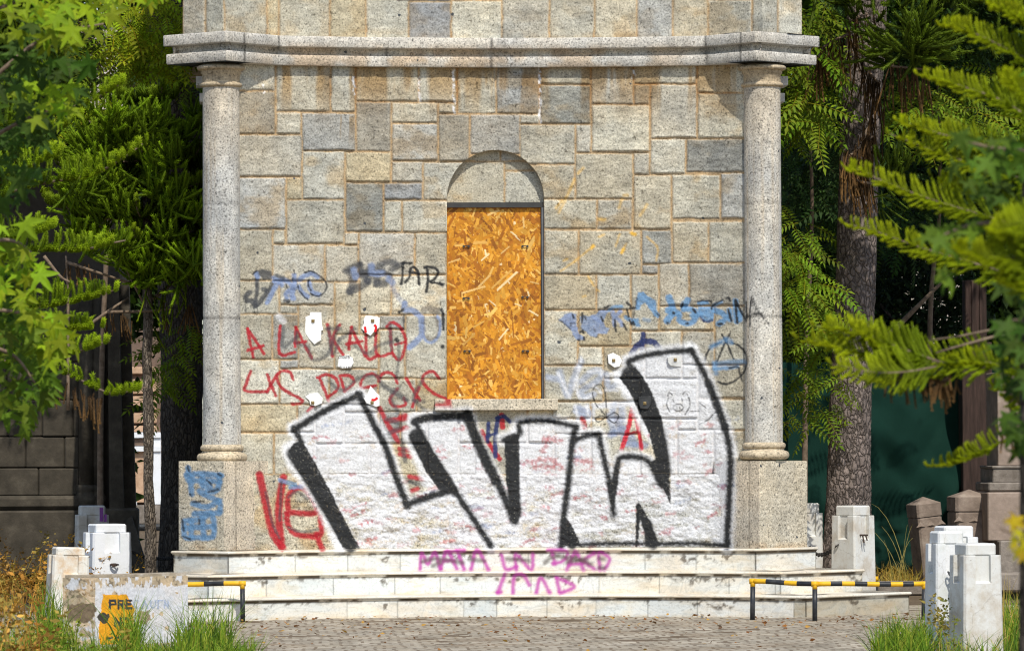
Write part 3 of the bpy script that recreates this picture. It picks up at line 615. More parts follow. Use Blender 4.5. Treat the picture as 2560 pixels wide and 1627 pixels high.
# window opening
UL, UR, UC, RA, VS, VB = 1117.0, 1360.0, 1238.5, 121.5, 497.0, 1003.0
ST = 2.0
def snap(uu, vv):
    r = np.hypot(uu - UC, vv - VS) + 1e-6
    k = (np.abs(r - RA) < 0.8 * ST) & (vv < VS)
    f = np.where(k, RA / r, 1.0)
    u2 = UC + (uu - UC) * f; v2 = VS + (vv - VS) * f
    u2 = np.where(k, u2, uu); v2 = np.where(k, v2, vv)
    for e in (UL, UR):
        s_ = (vv >= VS) & (vv <= VB) & (np.abs(uu - e) <= ST * 0.55)
        u2 = np.where(s_, e, u2)
    return u2, v2
def keep_wall(u, v):
    r = np.hypot(u - UC, v - VS)
    ins = ((v < VS) & (r < RA - 0.2)) | ((v >= VS) & (v <= VB) & (u > UL) & (u < UR))
    return ~ins
uu, vv, h, tint = blocks_grid(np.arange(588, 1876, ST), np.arange(146, 1192, ST), WB, Yw, 21, hole=(snap,))
# rust-brown run-off and lime bleeding under the cornice
run = sst(0.42, 0.62, fbm(uu / 34, vv / 260, 77, 4)) * sst(330, 190, vv) * 0.95
run = np.maximum(run, sst(0.60, 0.66, fbm(uu / 12, vv / 150, 51, 3)) * sst(390, 285, vv) * sst(280, 300, vv) * ((uu > 835) & (uu < 885)) * 0.9)
tint = tint * (1 - run[..., None] * (1 - np.array([0.74, 0.55, 0.34])))
for (cx, y0, y1) in ((1048, 190, 255), (1135, 170, 285), (884, 190, 240), (1350, 165, 310), (1583, 170, 200), (1738, 190, 205), (657, 210, 235)):
    wgt = sst(5, 1, np.abs(uu - cx + (fbm(vv / 11, vv / 11, cx, 2) - 0.5) * 9)) * ((vv > y0) & (vv < y1)) * sst(0.35, 0.6, fbm(uu / 6, vv / 9, cx + 3, 2))
    tint = tint * (1 - wgt[..., None]) + 0.68 * wgt[..., None]
grime = sst(0.5, 0.75, fbm(uu / 120, vv / 90, 15, 4)) * 0.30
tint = tint * (1 - grime[..., None] * (1 - np.array([0.86, 0.76, 0.62])))
surf('wall', uu, vv, h, tint, Yw, M_STONE, MON, keep_wall)

# upper storey above the cornice
jx = [460, 515, 563, 667, 699, 826, 916, 1022, 1129]
AB = []
J1 = [456, 514, 561, 668, 697, 825, 915, 1021, 1128]
J2 = [1255, 1373, 1486, 1592, 1682, 1771, 1880, 1945, 2008]
JJ = J1 + J2
cut = {7: 4, 8: 1, 6: -40, 14: 0, 15: -60}
for i in range(len(JJ) - 1):
    y = cut.get(i, -30 if i % 2 else -70)
    AB.append((JJ[i] + 1.5, y + 1.8, JJ[i + 1] - 1.5, 120))
    AB.append((JJ[i] - 30 * (i % 2), y - 130, JJ[i + 1] - 1.5, y - 1.8))
for r in range(6):
    y1 = -180 - 110 * r; x = 456
    while x < 2008:
        w_ = rr.uniform(70, 150); AB.append((x + 1.5, y1 - 108, min(x + w_, 2008) - 1.5, y1)); x += w_
uu, vv, h, tint = blocks_grid(np.arange(457, 2005, 2.5), np.arange(-720, 122, 2.5), AB, Ya, 33, relief=0.018)
bt = sst(60, 100, vv) * sst(0.35, 0.7, fbm(uu / 40, vv / 25, 18, 3)) * 0.55
tint = tint * (1 - bt[..., None] * (1 - np.array([0.85, 0.66, 0.45])))
surf('upper_wall', uu, vv, h, tint, Ya, M_STONE, MON, None, False)
# the body of the tower behind the faces
mb = MB()
xl, xr = -3.52, 3.52
mb.loops([[(x, y, z) for (x, y) in ((xl, -0.28), (-2.9, 0.30), (0, 0.42), (2.9, 0.30), (xr, -0.28), (xr, 6.2), (xl, 6.2))] for z in (0.75, 7.0)], c=lin('#b5ab98'))
e0 = P(458, 60, -0.3)[0] + 0.02; e1 = P(2003, 60, -0.3)[0] - 0.02
mb.loops([[(x, y, z) for (x, y) in ((e0, -0.24), (-3.3, -0.6), (-2.7, 0.0), (0, 0.3), (2.7, 0.0), (3.3, -0.6), (e1, -0.24), (e1, 6.2), (e0, 6.2))] for z in (7.1, 11.2)], c=lin('#b5ab98'))
mb.build('core', granite('side_stone', 0.8, 0.3, 0.02, 26), MON, tint=True)

# dado under the window
def Yd(x): return Yw(x) - 0.13
DB = [(600, 1186, 1122, 1410), (1124, 1186, 1419, 1410), (1421, 1186, 1590, 1410), (1592, 1186, 1870, 1410)]
uu, vv, h, tint = blocks_grid(np.arange(630, 1836, 2.0), np.arange(1184, 1376, 2.0), DB, Yd, 61, relief=0.008, rough=0.020, bevel=3)
sp = sst(0.4, 0.62, fbm(uu / 16, vv / 9, 19, 4))
h = h + 0.008 * sp * (uu > 700)
tint = tint * 1.0
surf('dado', uu, vv, h, tint, Yd, M_DRESS, MON)
g = np.arange(630, 1836, 6.0)
a = PSURF(g, np.full_like(g, 1184.0), Yd); a[:, 2] = PSURF(np.array([1231.0]), np.array([1184.5]), Yd)[0, 2]
bk = a.copy(); bk[:, 1] += 0.3
mesh_obj('dado_top', np.concatenate([a - [0, 0.002, 0], bk]), gridF(2, len(g)), M_DRESS, MON, False, {'tint': np.tile(lin('#b8ad98'), (2 * len(g), 1)), 'paint': np.zeros((2 * len(g), 4))})

# pedestals below the columns
COLX = {-1: P(554, 700, -0.55)[0], 1: P(1908, 700, -0.55)[0]}
for sgn, uc, ua, ub, joints in ((-1, 561, 447, 698, (561, 590, 649)), (1, 1899, 1786, 2019, (1899, 1873))):
    xc = P(uc, 1260, -1.0)[0]
    yf = lambda x, xc=xc, sgn=sgn: -1.0 + np.where((x - xc) * sgn > 0, 0.97, 1.25) * np.abs(x - xc)
    us = np.unique(np.concatenate([np.arange(ua, ub + 0.1, 2.0), [uc]])); vs = np.arange(1152, 1375, 2.0)
    uu, vv = np.meshgrid(us, vs)
    d = np.min([np.abs(uu - j) for j in joints[1:]], 0)
    out = (uu < 561) if sgn < 0 else (uu > 1899)
    rough = np.where(out, 0.016, 0.003) * sst(0, 5, np.minimum(np.minimum(np.abs(uu - uc), uu - ua), np.minimum(ub - uu, vv - 1152)))
    h = rough * (fbm(uu / 7, vv / 7, 5 + sgn, 3) - 0.35) * 1.3 - 0.006 * sst(3, 0.5, d)
    tone = np.where(out[..., None], np.array(lin('#c6bda8')), np.array(lin('#c9beaa')))
    tint = tone * (0.85 + 0.3 * fbm(uu / 40, vv / 40, 8, 4))[..., None] * (1 - 0.35 * sst(3.0, 1.0, d))[..., None]
    rs = sst(1345, 1372, vv) * sst(0.35, 0.6, fbm(uu / 25, vv / 20, 4, 3)) * 0.5
    tint = tint * (1 - rs[..., None] * (1 - np.array([0.85, 0.62, 0.4])))
    V = PSURF(uu.ravel(), vv.ravel(), yf); V[:, 1] -= h.ravel()
    ped = mesh_obj('pedestal', V, gridF(*uu.shape), M_DRESS, MON, True, {'tint': tint.reshape(-1, 3), 'paint': paint_at(V)})
    mb = MB(); zt = P(uc, 1152.5, -1.0)[2]
    xa = P(ua + 1, 1260, yf(P(ua, 1260, -0.5)[0]))[0]; xb = P(ub - 1, 1260, yf(P(ub, 1260, -0.6)[0]))[0]
    pl = [(xa, yf(xa) + 0.004), (xc, -0.994), (xb, yf(xb) + 0.004), (xb, 0.6), (xa, 0.6)]
    mb.loops([[(x, y, z) for x, y in pl] for z in (0.75, zt)], c=lin('#bdb29c'))
    mb.build('pedestal_block', granite('pedestal_stone', 0.9, 0.2, 0.01, 30), MON, tint=True)

# columns
for sgn in (-1, 1):
    cx, cy = COLX[sgn], -0.55
    n = 72; zs = np.concatenate([np.arange(2.12, 6.53, 0.03), [6.53]])
    th = np.linspace(0, 2 * np.pi, n, endpoint=False)
    zz, tt = np.meshgrid(zs, th, indexing='ij')
    R = 0.233 - 0.006 * (zz - 2.12) / 4.4
    jz = [P(554, 505, -0.78)[2], P(554, 796, -0.78)[2]]
    dj = np.min([np.abs(zz - j) for j in jz], 0)
    R = R - 0.005 * sst(0.018, 0.004, dj) + 0.003 * (fbm(tt * 7, zz * 30, 4 + sgn, 3) - 0.5)
    V = np.stack([cx + R * np.cos(tt), cy + R * np.sin(tt), zz], -1).reshape(-1, 3)
    i = np.arange(len(zs) * n).reshape(len(zs), n)
    F = np.stack([i[:-1], np.roll(i[:-1], -1, 1), np.roll(i[1:], -1, 1), i[1:]], -1).reshape(-1, 4)
    tn = np.array(lin('#c4c2ba')) * (0.72 + 0.52 * fbm(np.cos(tt) * 2 + 9, zz * 2.2 + np.sin(tt), 6 + sgn, 5))[..., None] * (1 - 0.6 * sst(0.02, 0.006, dj))[..., None]
    top = np.maximum(sst(5.3, 6.5, zz) * 0.55 * (0.4 + 0.9 * fbm(tt * 6, zz * 0.5, 3, 3)), sst(0.55, 0.75, fbm(np.cos(tt) * 9 + 5, zz * 0.35, 12 + sgn, 3)) * 0.5)
    tn = tn * (1 - top[..., None] * (1 - np.array([0.9, 0.76, 0.58])))
    mesh_obj('column_shaft', V, F, M_DRESS, MON, True, {'tint': tn.reshape(-1, 3), 'paint': paint_at(V)})
    def arc(r0, z0, z1, out, k=9):
        t = np.linspace(-math.pi / 2, math.pi / 2, k); zc = (z0 + z1) / 2
        return [(r0 + out * math.cos(a_), zc + (z1 - z0) / 2 * math.sin(a_)) for a_ in t]
    MCAP = granite('capital_stone', 0.9, 0.25, 0.008, 34, tone=lin('#b3a48a'))
    mb = MB(); mb.lathe((cx, cy), [(0.22, 6.50), (0.228, 6.53)] + arc(0.232, 6.532, 6.585, 0.03) + [(0.232, 6.59), (0.232, 6.69), (0.25, 6.70), (0.25, 6.735)] + arc(0.258, 6.738, 6.80, 0.042) + [(0.2, 6.83)], 64)
    mb.build('column_capital', MCAP, MON, True)
    mb = MB(); mb.lathe((cx, cy), [(0.20, 1.90), (0.27, 1.905)] + arc(0.262, 1.91, 2.015, 0.05) + [(0.25, 2.02), (0.245, 2.04)] + arc(0.238, 2.042, 2.115, 0.03) + [(0.236, 2.12), (0.22, 2.125)], 64)
    mb.build('column_base', granite('base_stone', 0.9, 0.25, 0.008, 34, tone=lin('#c0b298')), MON, True)
    mb = MB()                                   # white rear mouldings that show past the columns
    for (va, vb, uo) in ((191, 214, 1970), (233, 255, 1962)) if sgn > 0 else ((191, 214, 490), (233, 255, 499)):
        q0 = P(uo, va, 0.3); q1 = P(uo, vb, 0.3)
        mb.box((min(q0[0], sgn * 3.4), 0.3, q1[2]), (max(q0[0], sgn * 3.4), 0.8, q0[2]), bevel=0.004)
    mb.build('rear_moulding', M_MARBLE_PLAIN if False else granite('white_stone', 0.3, 0.6, 0.003, 30, tone=lin('#d8d6d0')), MON)

# cornice
def offset(pl, d):
    pl = np.asarray(pl, float); out = []
    for i in range(len(pl)):
        t0 = pl[i] - pl[i - 1] if i else pl[1] - pl[0]
        t1 = pl[i + 1] - pl[i] if i < len(pl) - 1 else t0
        t0 = t0 / np.linalg.norm(t0); t1 = t1 / np.linalg.norm(t1)
        n0 = np.array([t0[1], -t0[0]]); n1 = np.array([t1[1], -t1[0]])
        b_ = n0 + n1; b_ /= np.linalg.norm(b_)
        out.append(pl[i] + b_ * d / max(b_ @ n0, 0.4))
    return np.array(out)
def densify(pl, st):
    pl = np.asarray(pl, float); o = []
    for a_, b_ in zip(pl[:-1], pl[1:]):
        k = max(1, int(round(np.linalg.norm(b_ - a_) / st)))
        o += [a_ + (b_ - a_) * t for t in np.linspace(0, 1, k, endpoint=False)]
    return np.array(o + [pl[-1]])
def sweep(plan, prof, tfun, mat, name, parent, smooth=False, caps=True, rough=0.0):
    rows = []
    for (o_, z_) in prof:
        q = offset(plan, o_); rows.append(np.column_stack([q, np.full(len(q), z_)]))
    V = np.concatenate(rows); m, n = len(prof), len(plan)
    u, v = PROJ(V)
    if rough:
        V[:, 1] -= rough * (fbm(u / 8, v / 8, 3, 3) - 0.5)
    tn = tfun(V, u, v)
    F = gridF(m, n)[:, ::-1]
    return mesh_obj(name, V, [F], mat, parent, smooth, {'tint': tn, 'paint': paint_at(V)})
cl = P(565, 76, -1.08)[0]; cr = P(1890, 75, -1.08)[0]
el = P(409, 88, -0.45)[0]; er = P(2051, 86, -0.45)[0]
xs = np.linspace(-2.66, 2.66, 41)
cplan = np.array([(-3.15, 3.0), (-3.45, 0.3), (el, -1.08 + 0.9 * (cl - el)), (cl, -1.08)] + [(x, 0.10 - 0.35 * (x / 2.7) ** 2 - 0.15) for x in xs] + [(cr, -1.08), (er, -1.08 + 0.9 * (er - cr)), (3.45, 0.3), (3.15, 3.0)])
cplan = densify(cplan, 0.03)
CJ = [612, 698, 967, 1230, 1499, 1765, 1851]
def ctint(V, u, v):
    d = np.min([np.abs(u - j) for j in CJ], 0)
    t = np.array(lin('#c4c0b6')) * (0.85 + 0.3 * fbm(u / 30, v / 30, 2, 4))[:, None]
    br = sst(0.4, 0.62, fbm(u / 50, v / 30, 12, 4)) * 0.55 * sst(7.12, 7.0, V[:, 2]) * sst(560, 760, u) * sst(1900, 1500, u)
    t = t * (1 - br[:, None] * (1 - np.array([0.86, 0.62, 0.38])))
    return t * (1 - 0.7 * sst(3.4, 1.2, d))[:, None]
CPROF = [(-0.5, 6.825), (-0.03, 6.825), (-0.03, 6.83), (-0.022, 6.84), (-0.022, 6.90), (-0.022, 6.945), (-0.03, 6.953), (-0.13, 6.957), (-0.135, 7.0), (-0.12, 7.03), (-0.12, 7.048), (0, 7.052), (0.004, 7.06), (0.004, 7.12), (0.004, 7.18), (-0.004, 7.188), (-0.6, 7.195)]
sweep(cplan, CPROF, ctint, M_DRESS, 'cornice', MON, rough=0.008)

# arched niche: reveal, blind tympanum, boarded window
t_ = np.concatenate([[(UL, v) for v in np.linspace(VB, VS, 24)], [(UC + RA * math.cos(a_), VS - RA * math.sin(a_)) for a_ in np.linspace(math.pi, 0, 60)], [(UR, v) for v in np.linspace(VS, VB, 24)]])
V1 = PSURF(t_[:, 0], t_[:, 1], Yw); V1[:, 1] -= 0.014
V2 = V1.copy(); V2[:, 1] += 0.20
mesh_obj('window_reveal', np.concatenate([V1, V2]), gridF(2, len(t_))[:, ::-1], M_STONE, MON, False, {'tint': np.tile(lin('#b8ab92'), (2 * len(t_), 1)), 'paint': np.zeros((2 * len(t_), 4))})
NB = B('p', (1090, 360, 1250, 403), (1252, 360, 1400, 403), (1090, 405, 1261, 510), (1263, 405, 1400, 427), (1263, 429, 1400, 510))
uu, vv, h, tint = blocks_grid(np.arange(1110, 1368, 2.0), np.arange(368, 512, 2.0), NB, lambda x: 0.19 + 0 * x, 71, relief=0.006, rough=0.006)
surf('tympanum', uu, vv, h, tint, lambda x: 0.20 + 0 * x, M_STONE, MON, None, False)
# boarded panel of pressed wood strands
PW, PH = 330, 660
chips = np.tile(np.array([0.42, 0.16, 0.010]), (PH, PW, 1)) * (0.8 + 0.4 * fbm(np.mgrid[0:PH, 0:PW][1] / 14, np.mgrid[0:PH, 0:PW][0] / 14, 3, 4))[..., None]
rc = np.random.default_rng(8); hb = np.zeros((PH, PW))
tones = [((0.62, 0.26, 0.015), .24), ((0.52, 0.20, 0.010), .24), ((0.40, 0.135, 0.008), .16), ((0.70, 0.34, 0.04), .168), ((0.30, 0.10, 0.006), .12), ((0.78, 0.46, 0.11), .06), ((0.86, 0.66, 0.36), .012)]
for k in range(3300):
    cx, cy = rc.uniform(0, PW), rc.uniform(0, PH); ln = rc.uniform(10, 62) * rc.uniform(0.5, 1.0); wd = rc.uniform(1.8, 7.0)
    an = math.pi / 2 + rc.normal(0, 0.75)
    x0, x1 = int(max(cx - ln, 0)), int(min(cx + ln, PW)); y0, y1 = int(max(cy - ln, 0)), int(min(cy + ln, PH))
    if x1 <= x0 or y1 <= y0: continue
    Y, X = np.mgrid[y0:y1, x0:x1]; dx, dy = X - cx, Y - cy
    a_ = dx * math.cos(an) + dy * math.sin(an); b_ = -dx * math.sin(an) + dy * math.cos(an)
    m = (np.abs(a_) < ln / 2 + np.abs(b_) * rc.uniform(-0.8, 0.8)) & (np.abs(b_) < wd * (0.6 + 0.4 * np.cos(a_ / ln * 2)))
    ti = rc.choice(len(tones), p=[q[1] for q in tones]); g_ = rc.uniform(0.8, 1.15)
    if ti == 6 and wd > 3.6: wd = 3.0
    st = 0.9 + 0.2 * vnoise(b_[m] * 1.3, a_[m] * 0.1, k)
    chips[y0:y1, x0:x1][m] = (np.array(tones[ti][0]) * g_) * st[:, None]; hb[y0:y1, x0:x1][m] = rc.uniform(0, 1)
for (x, y, ln, wd, an) in ((262, 561, 76, 22, -3), (380, 760, 150, 14, -42), (410, 770, 150, 16, -42), (175, 875, 84, 16, -8), (225, 818, 135, 14, -16), (335, 397, 72, 16, -22), (362, 420, 70, 12, -60), (448, 515, 46, 12, 40), (150, 570, 50, 8, -6), (95, 850, 50, 18, 80), (545, 1195, 42, 10, 0), (330, 890, 50, 10, 40), (290, 640, 60, 12, -40), (285, 770, 90, 14, -45), (400, 600, 60, 10, -40), (555, 945, 60, 14, 30), (215, 1165, 60, 10, 60), (390, 1060, 80, 12, -50), (560, 780, 50, 9, 15), (470, 900, 40, 9, 20), (200, 1090, 90, 12, -45), (500, 450, 60, 14, 85), (640, 500, 50, 10, 40), (120, 660, 70, 10, -20), (300, 940, 60, 9, 80)):
    cx, cy = (1080 + x / 2.186 - 1117) / 236 * PW, (350 + y / 2.186 - 519) / 480 * PH; k = PW / 236 / 2.186; a0 = math.radians(an)
    Y, X = np.mgrid[0:PH, 0:PW]; dx, dy = X - cx, Y - cy
    a_ = dx * math.cos(a0) + dy * math.sin(a0); b_ = -dx * math.sin(a0) + dy * math.cos(a0)
    m = (np.abs(a_) < ln * k / 2 + b_ * 0.4) & (np.abs(b_) < wd * k * 0.36); g_ = rc.uniform(0.85, 1.1)
    chips[m] = np.array([(0.74, 0.46, 0.15), (0.70, 0.38, 0.08), (0.82, 0.62, 0.32)][rc.integers(3)]) * g_ * (0.9 + 0.2 * vnoise(b_[m], a_[m] * 0.1, int(x)))[:, None]; hb[m] = 1.1
us = np.linspace(1117.6, 1353, 200); vs = np.linspace(519.5, 999, 400)
uu, vv = np.meshgrid(us, vs)
ii = np.clip(((vv - 519) / 480 * PH).astype(int), 0, PH - 1); jj = np.clip(((uu - 1117) / 236 * PW).astype(int), 0, PW - 1)
M_OSB, t, b = new_mat('strand_board', 0.6, 0.3); L(t, mix(t, 1.0, attr(t, 'tint').outputs['Color'], ramp(t, noise(t, obco(t), 2.5, 4), [(0.3, 0.74), (0.7, 1.0)]), 'MULTIPLY'), b.inputs['Base Color'])
V = PSURF(uu.ravel(), vv.ravel(), lambda x: 0.175 + 0 * x); V[:, 1] -= 0.0022 * hb[ii, jj].ravel()
wb = mesh_obj('window_board', V, gridF(*uu.shape), M_OSB, MON, True, {'tint': chips[ii, jj].reshape(-1, 3)})
wb['label'] = 'orange strand board sheet closing the arched window'
M_DARK, t, b = new_mat('dark_metal', 0.45, 0.5); L(t, ramp(t, noise(t, obco(t), 12), [(0.3, (0.022, 0.021, 0.019)), (0.7, (0.04, 0.038, 0.034))]), b.inputs['Base Color'])
M_STEEL, t, b = new_mat('grey_frame', 0.5, 0.4); L(t, ramp(t, noise(t, obco(t), 9), [(0.3, (0.10, 0.11, 0.12)), (0.7, (0.17, 0.18, 0.19))]), b.inputs['Base Color'])
def pbox(mb, u0, v0, u1, v1, y0, y1, **k):
    a_ = P(u0, v1, y0); c_ = P(u1, v0, y0); mb.box((a_[0], y0, a_[2]), (c_[0], y1, c_[2]), **k)
mb = MB(); pbox(mb, 1117, 506, 1360, 519, 0.13, 0.30); pbox(mb, 1353.5, 519, 1356, 1000, 0.172, 0.3); mb.build('window_frame', M_DARK, MON)
mb = MB(); pbox(mb, 1356, 519, 1361, 1000, 0.12, 0.3); mb.build('window_frame', M_STEEL, MON)
mb = MB()
for (x, y) in ((187, 581), (508, 581), (187, 865), (508, 858), (192, 1153), (510, 1153)):
    mb = MB(); q = tx('p', [(1080 + x / 2.186, 350 + y / 2.186)])[0]
    for s_ in (-6, 6):
        c = P(q[0] + s_, q[1], 0.172); mb.tube([c, c - [0, 0.02, 0]], 0.014, 8)
    mb.tube([P(q[0] - 9, q[1], 0.165), P(q[0], q[1] - 1.5, 0.15), P(q[0] + 9, q[1], 0.165)], 0.006, 6)
    mb.build('fixing_wire', M_DARK, wb)
# sill
g = np.arange(1087, 1396, 3.0)
sl = PSURF(g, np.full_like(g, 1010.0), Yw); z1 = P(1240, 997, -0.05)[2]; z0 = P(1240, 1025, -0.05)[2]
pr = [(0.25, z0), (-0.13, z0), (-0.135, z0 + 0.008), (-0.135, (z0 + z1) / 2), (-0.135, z1 - 0.008), (-0.13, z1), (0.35, z1 + 0.004)]
V = np.concatenate([np.column_stack([sl[:, 0], sl[:, 1] + o_, np.full(len(g), z_)]) for o_, z_ in pr])
for e in (0, len(g) - 1): pass
F = [tuple(r[::-1]) for r in gridF(len(pr), len(g)).tolist()] + [tuple(k * len(g) for k in range(len(pr))), tuple((k + 1) * len(g) - 1 for k in range(len(pr)))[::-1]]
u, v = PROJ(V)
mesh_obj('window_sill', V, F, M_DRESS, MON, False, {'tint': np.array(lin('#c8bfab')) * (0.88 + 0.25 * fbm(u / 20, v / 20, 3))[:, None], 'paint': paint_at(V)})

# broken marble plaques still bolted to the wall
M_PLQ, t, b = new_mat('plaque_marble', 0.4, 0.4); L(t, ramp(t, noise(t, obco(t), 14, 5), [(0.3, (0.70, 0.70, 0.68)), (0.6, (0.82, 0.82, 0.80))]), b.inputs['Base Color'])
M_PLG, t, b = new_mat('grey_sprayed_marble', 0.5, 0.4); L(t, ramp(t, noise(t, obco(t), 10, 5), [(0.35, (0.42, 0.42, 0.40)), (0.6, (0.60, 0.60, 0.58))]), b.inputs['Base Color'])
M_PLK, t, b = new_mat('black_sprayed_marble', 0.4, 0.4); L(t, ramp(t, noise(t, obco(t), 14, 5), [(0.35, (0.015, 0.016, 0.017)), (0.65, (0.05, 0.05, 0.05))]), b.inputs['Base Color'])
M_BRASS, t, b = new_mat('brass', 0.4, 0.5); b.inputs['Metallic'].default_value = 0.8; b.inputs['Base Color'].default_value = (0.32, 0.24, 0.11, 1)
M_RED, t, b = new_mat('red_paint', 0.5, 0.3); b.inputs['Base Color'].default_value = (0.62, 0.012, 0.015, 1)
M_INK, t, b = new_mat('engraved_black', 0.6, 0.2); b.inputs['Base Color'].default_value = (0.02, 0.02, 0.02, 1)
def extrude_px(pts, y0, y1, name, mat, parent, inset=0.0):
    p = np.asarray(pts, float); n = len(p); cen = p.mean(0)
    A = P(p[:, 0], p[:, 1], y0); Bk = A.copy(); Bk[:, 1] = y1
    p2 = p + (cen - p) / np.linalg.norm(cen - p, axis=1)[:, None] * 1.1
    Fr = P(p2[:, 0], p2[:, 1], y0 - 0.004)
    V = np.concatenate([Bk, A, Fr])
    F = [(i, (i + 1) % n, n + (i + 1) % n, n + i) for i in range(n)] + [(n + i, n + (i + 1) % n, 2 * n + (i + 1) % n, 2 * n + i) for i in range(n)] + [tuple(2 * n + i for i in range(n))]
    o = mesh_obj(name, V, F, mat, parent)
    bm = bmesh.new(); bm.from_mesh(o.data); bmesh.ops.recalc_face_normals(bm, faces=bm.faces); bm.to_mesh(o.data); bm.free()
    return o
def bolt(q, y, parent):
    c = P(q[0], q[1], y); mb = MB()
    mb.box((c[0] - 0.02, y - 0.012, c[2] - 0.02), (c[0] + 0.02, y + 0.02, c[2] + 0.02), bevel=0.003)
    s_ = 0.018; mb.add([(c[0] - s_, y - 0.0125, c[2] - s_), (c[0] + s_, y - 0.0125, c[2] - s_), (c[0] + s_, y - 0.0125, c[2] + s_), (c[0] - s_, y - 0.0125, c[2] + s_), (c[0], y - 0.03, c[2])], [(0, 1, 4), (1, 2, 4), (2, 3, 4), (3, 0, 4)])
    return mb.build('bolt', M_BRASS, parent)
PLQ = [('c3', [(660, 675), (745, 675), (750, 770), (760, 810), (745, 817), (742, 890), (715, 905), (692, 922), (650, 880), (620, 832), (622, 710), (655, 700)], (681, 741), M_PLQ, None),
       ('c3', [(1085, 700), (1150, 705), (1192, 715), (1190, 790), (1150, 822), (1120, 856), (1085, 832), (1050, 800), (1070, 760), (1068, 730)], (1137, 740), M_PLQ, 'white broken plaque piece with two red paint marks'),
       ('c3', [(880, 1015), (950, 1000), (985, 1025), (992, 1060), (970, 1100), (900, 1105), (870, 1090), (875, 1040)], None, M_PLQ, 'white plaque piece with rests of engraved lettering'),
       ('c3', [(620, 1320), (660, 1295), (720, 1290), (755, 1330), (750, 1370), (700, 1392), (660, 1382), (652, 1350)], (679, 1366), M_PLQ, None),
       ('c3', [(1120, 1238), (1150, 1270), (1165, 1290), (1190, 1310), (1190, 1390), (1165, 1398), (1090, 1370), (1070, 1335), (1092, 1310)], (1133, 1365), M_PLQ, None),
       ('c4', [(548, 1000), (590, 985), (640, 1010), (657, 1045), (640, 1090), (600, 1098), (555, 1065)], (594, 1043), M_PLQ, None),
       ('c4', [(1005, 1020), (1060, 1005), (1112, 1005), (1110, 1093), (1030, 1085), (1010, 1060)], (1065, 1037), M_PLG, 'grey sprayed plaque piece'),
       ('c4', [(785, 1320), (880, 1315), (880, 1380), (855, 1415), (800, 1410), (785, 1370)], (832, 1370), M_PLK, 'plaque piece sprayed black')]
PL = []
for c, pts, bq, mt, lab in PLQ:
    q = tx(c, pts); x = P(q[:, 0], q[:, 1], 0).mean(0)[0]; y = float(Yw(np.array(x))) - 0.045
    o = extrude_px(q, y, y + 0.035, 'plaque_fragment', mt, MON)
    if lab: o['label'] = lab
    PL.append((o, y))
    if bq: bolt(tx(c, [bq])[0], y - 0.004, o)
bolt(tx('c4', [(826, 706)])[0], float(Yw(np.array(0.8))) - 0.03, MON)
def ribbon(c, pts, w_, y, name, mat, parent):
    p = smooth(tx(c, pts), 5); t_ = np.gradient(p, axis=0); t_ /= np.linalg.norm(t_, axis=1)[:, None]; nn = np.stack([-t_[:, 1], t_[:, 0]], 1) * w_ / 2 / T[c][2]
    a_ = p + nn; b_ = p - nn
    V = np.concatenate([P(a_[:, 0], a_[:, 1], y), P(b_[:, 0], b_[:, 1], y)]); n = len(p)
    return mesh_obj(name, V, gridF(2, n), mat, parent)
ribbon('c3', [(1078, 785), (1085, 830)], 18, PL[1][1] - 0.0065, 'paint_mark', M_RED, PL[1][0])
ribbon('c3', [(1150, 770), (1163, 790), (1155, 825)], 18, PL[1][1] - 0.0065, 'paint_mark', M_RED, PL[1][0])
ribbon('c3', [(1128, 1342), (1150, 1345), (1175, 1328)], 18, PL[4][1] - 0.0065, 'paint_mark', M_RED, PL[4][0])
def text_mesh(name, s_, px, h_px, y, mat, parent, w_px=None, bold=False):
    cu = bpy.data.curves.new('lettering', 'FONT'); cu.body = s_; cu.size = 1.0; cu.offset = 0.012 if bold else 0.0
    ob = bpy.data.objects.new('lettering', cu); COL.objects.link(ob)
    dg = bpy.context.evaluated_depsgraph_get(); me = ob.evaluated_get(dg).to_mesh()
    V = np.array([v.co[:] for v in me.vertices]); F = [tuple(p.vertices) for p in me.polygons]
    bpy.data.objects.remove(ob)
    V[:, :2] -= V[:, :2].min(0); k = h_px / max(V[:, 1].max(), 1e-6); kx = k if w_px is None else w_px / V[:, 0].max()
    Q = P(px[0] + V[:, 0] * kx, px[1] - V[:, 1] * k, y)
    return mesh_obj(name, Q, F, mat, parent)
q = tx('c3', [(878, 1030), (880, 1102)]); y = PL[2][1] - 0.006
text_mesh('lettering', 'cnourer', q[0], 8, y, M_INK, PL[2][0], 30); text_mesh('lettering', 'do a a en', q[1], 7, y, M_INK, PL[2][0], 30)
for s_, (x, y_), hh, ww in (('HE', (795, 640), 9, 26), ('TO', (965, 640), 9, 24), ('JUAN E. VALEN', (684, 682), 9.5, 165), ('ARQUITE', (775, 712), 7, 80)):
    q = tx('c5', [(x, y_)])[0]; xx = P(q[0], q[1], 0)[0]
    text_mesh('lettering', s_, q, hh * 0.75, float(Yd(np.array(xx - 0.05))) - 0.026, M_INK, MON, ww / 2.294)

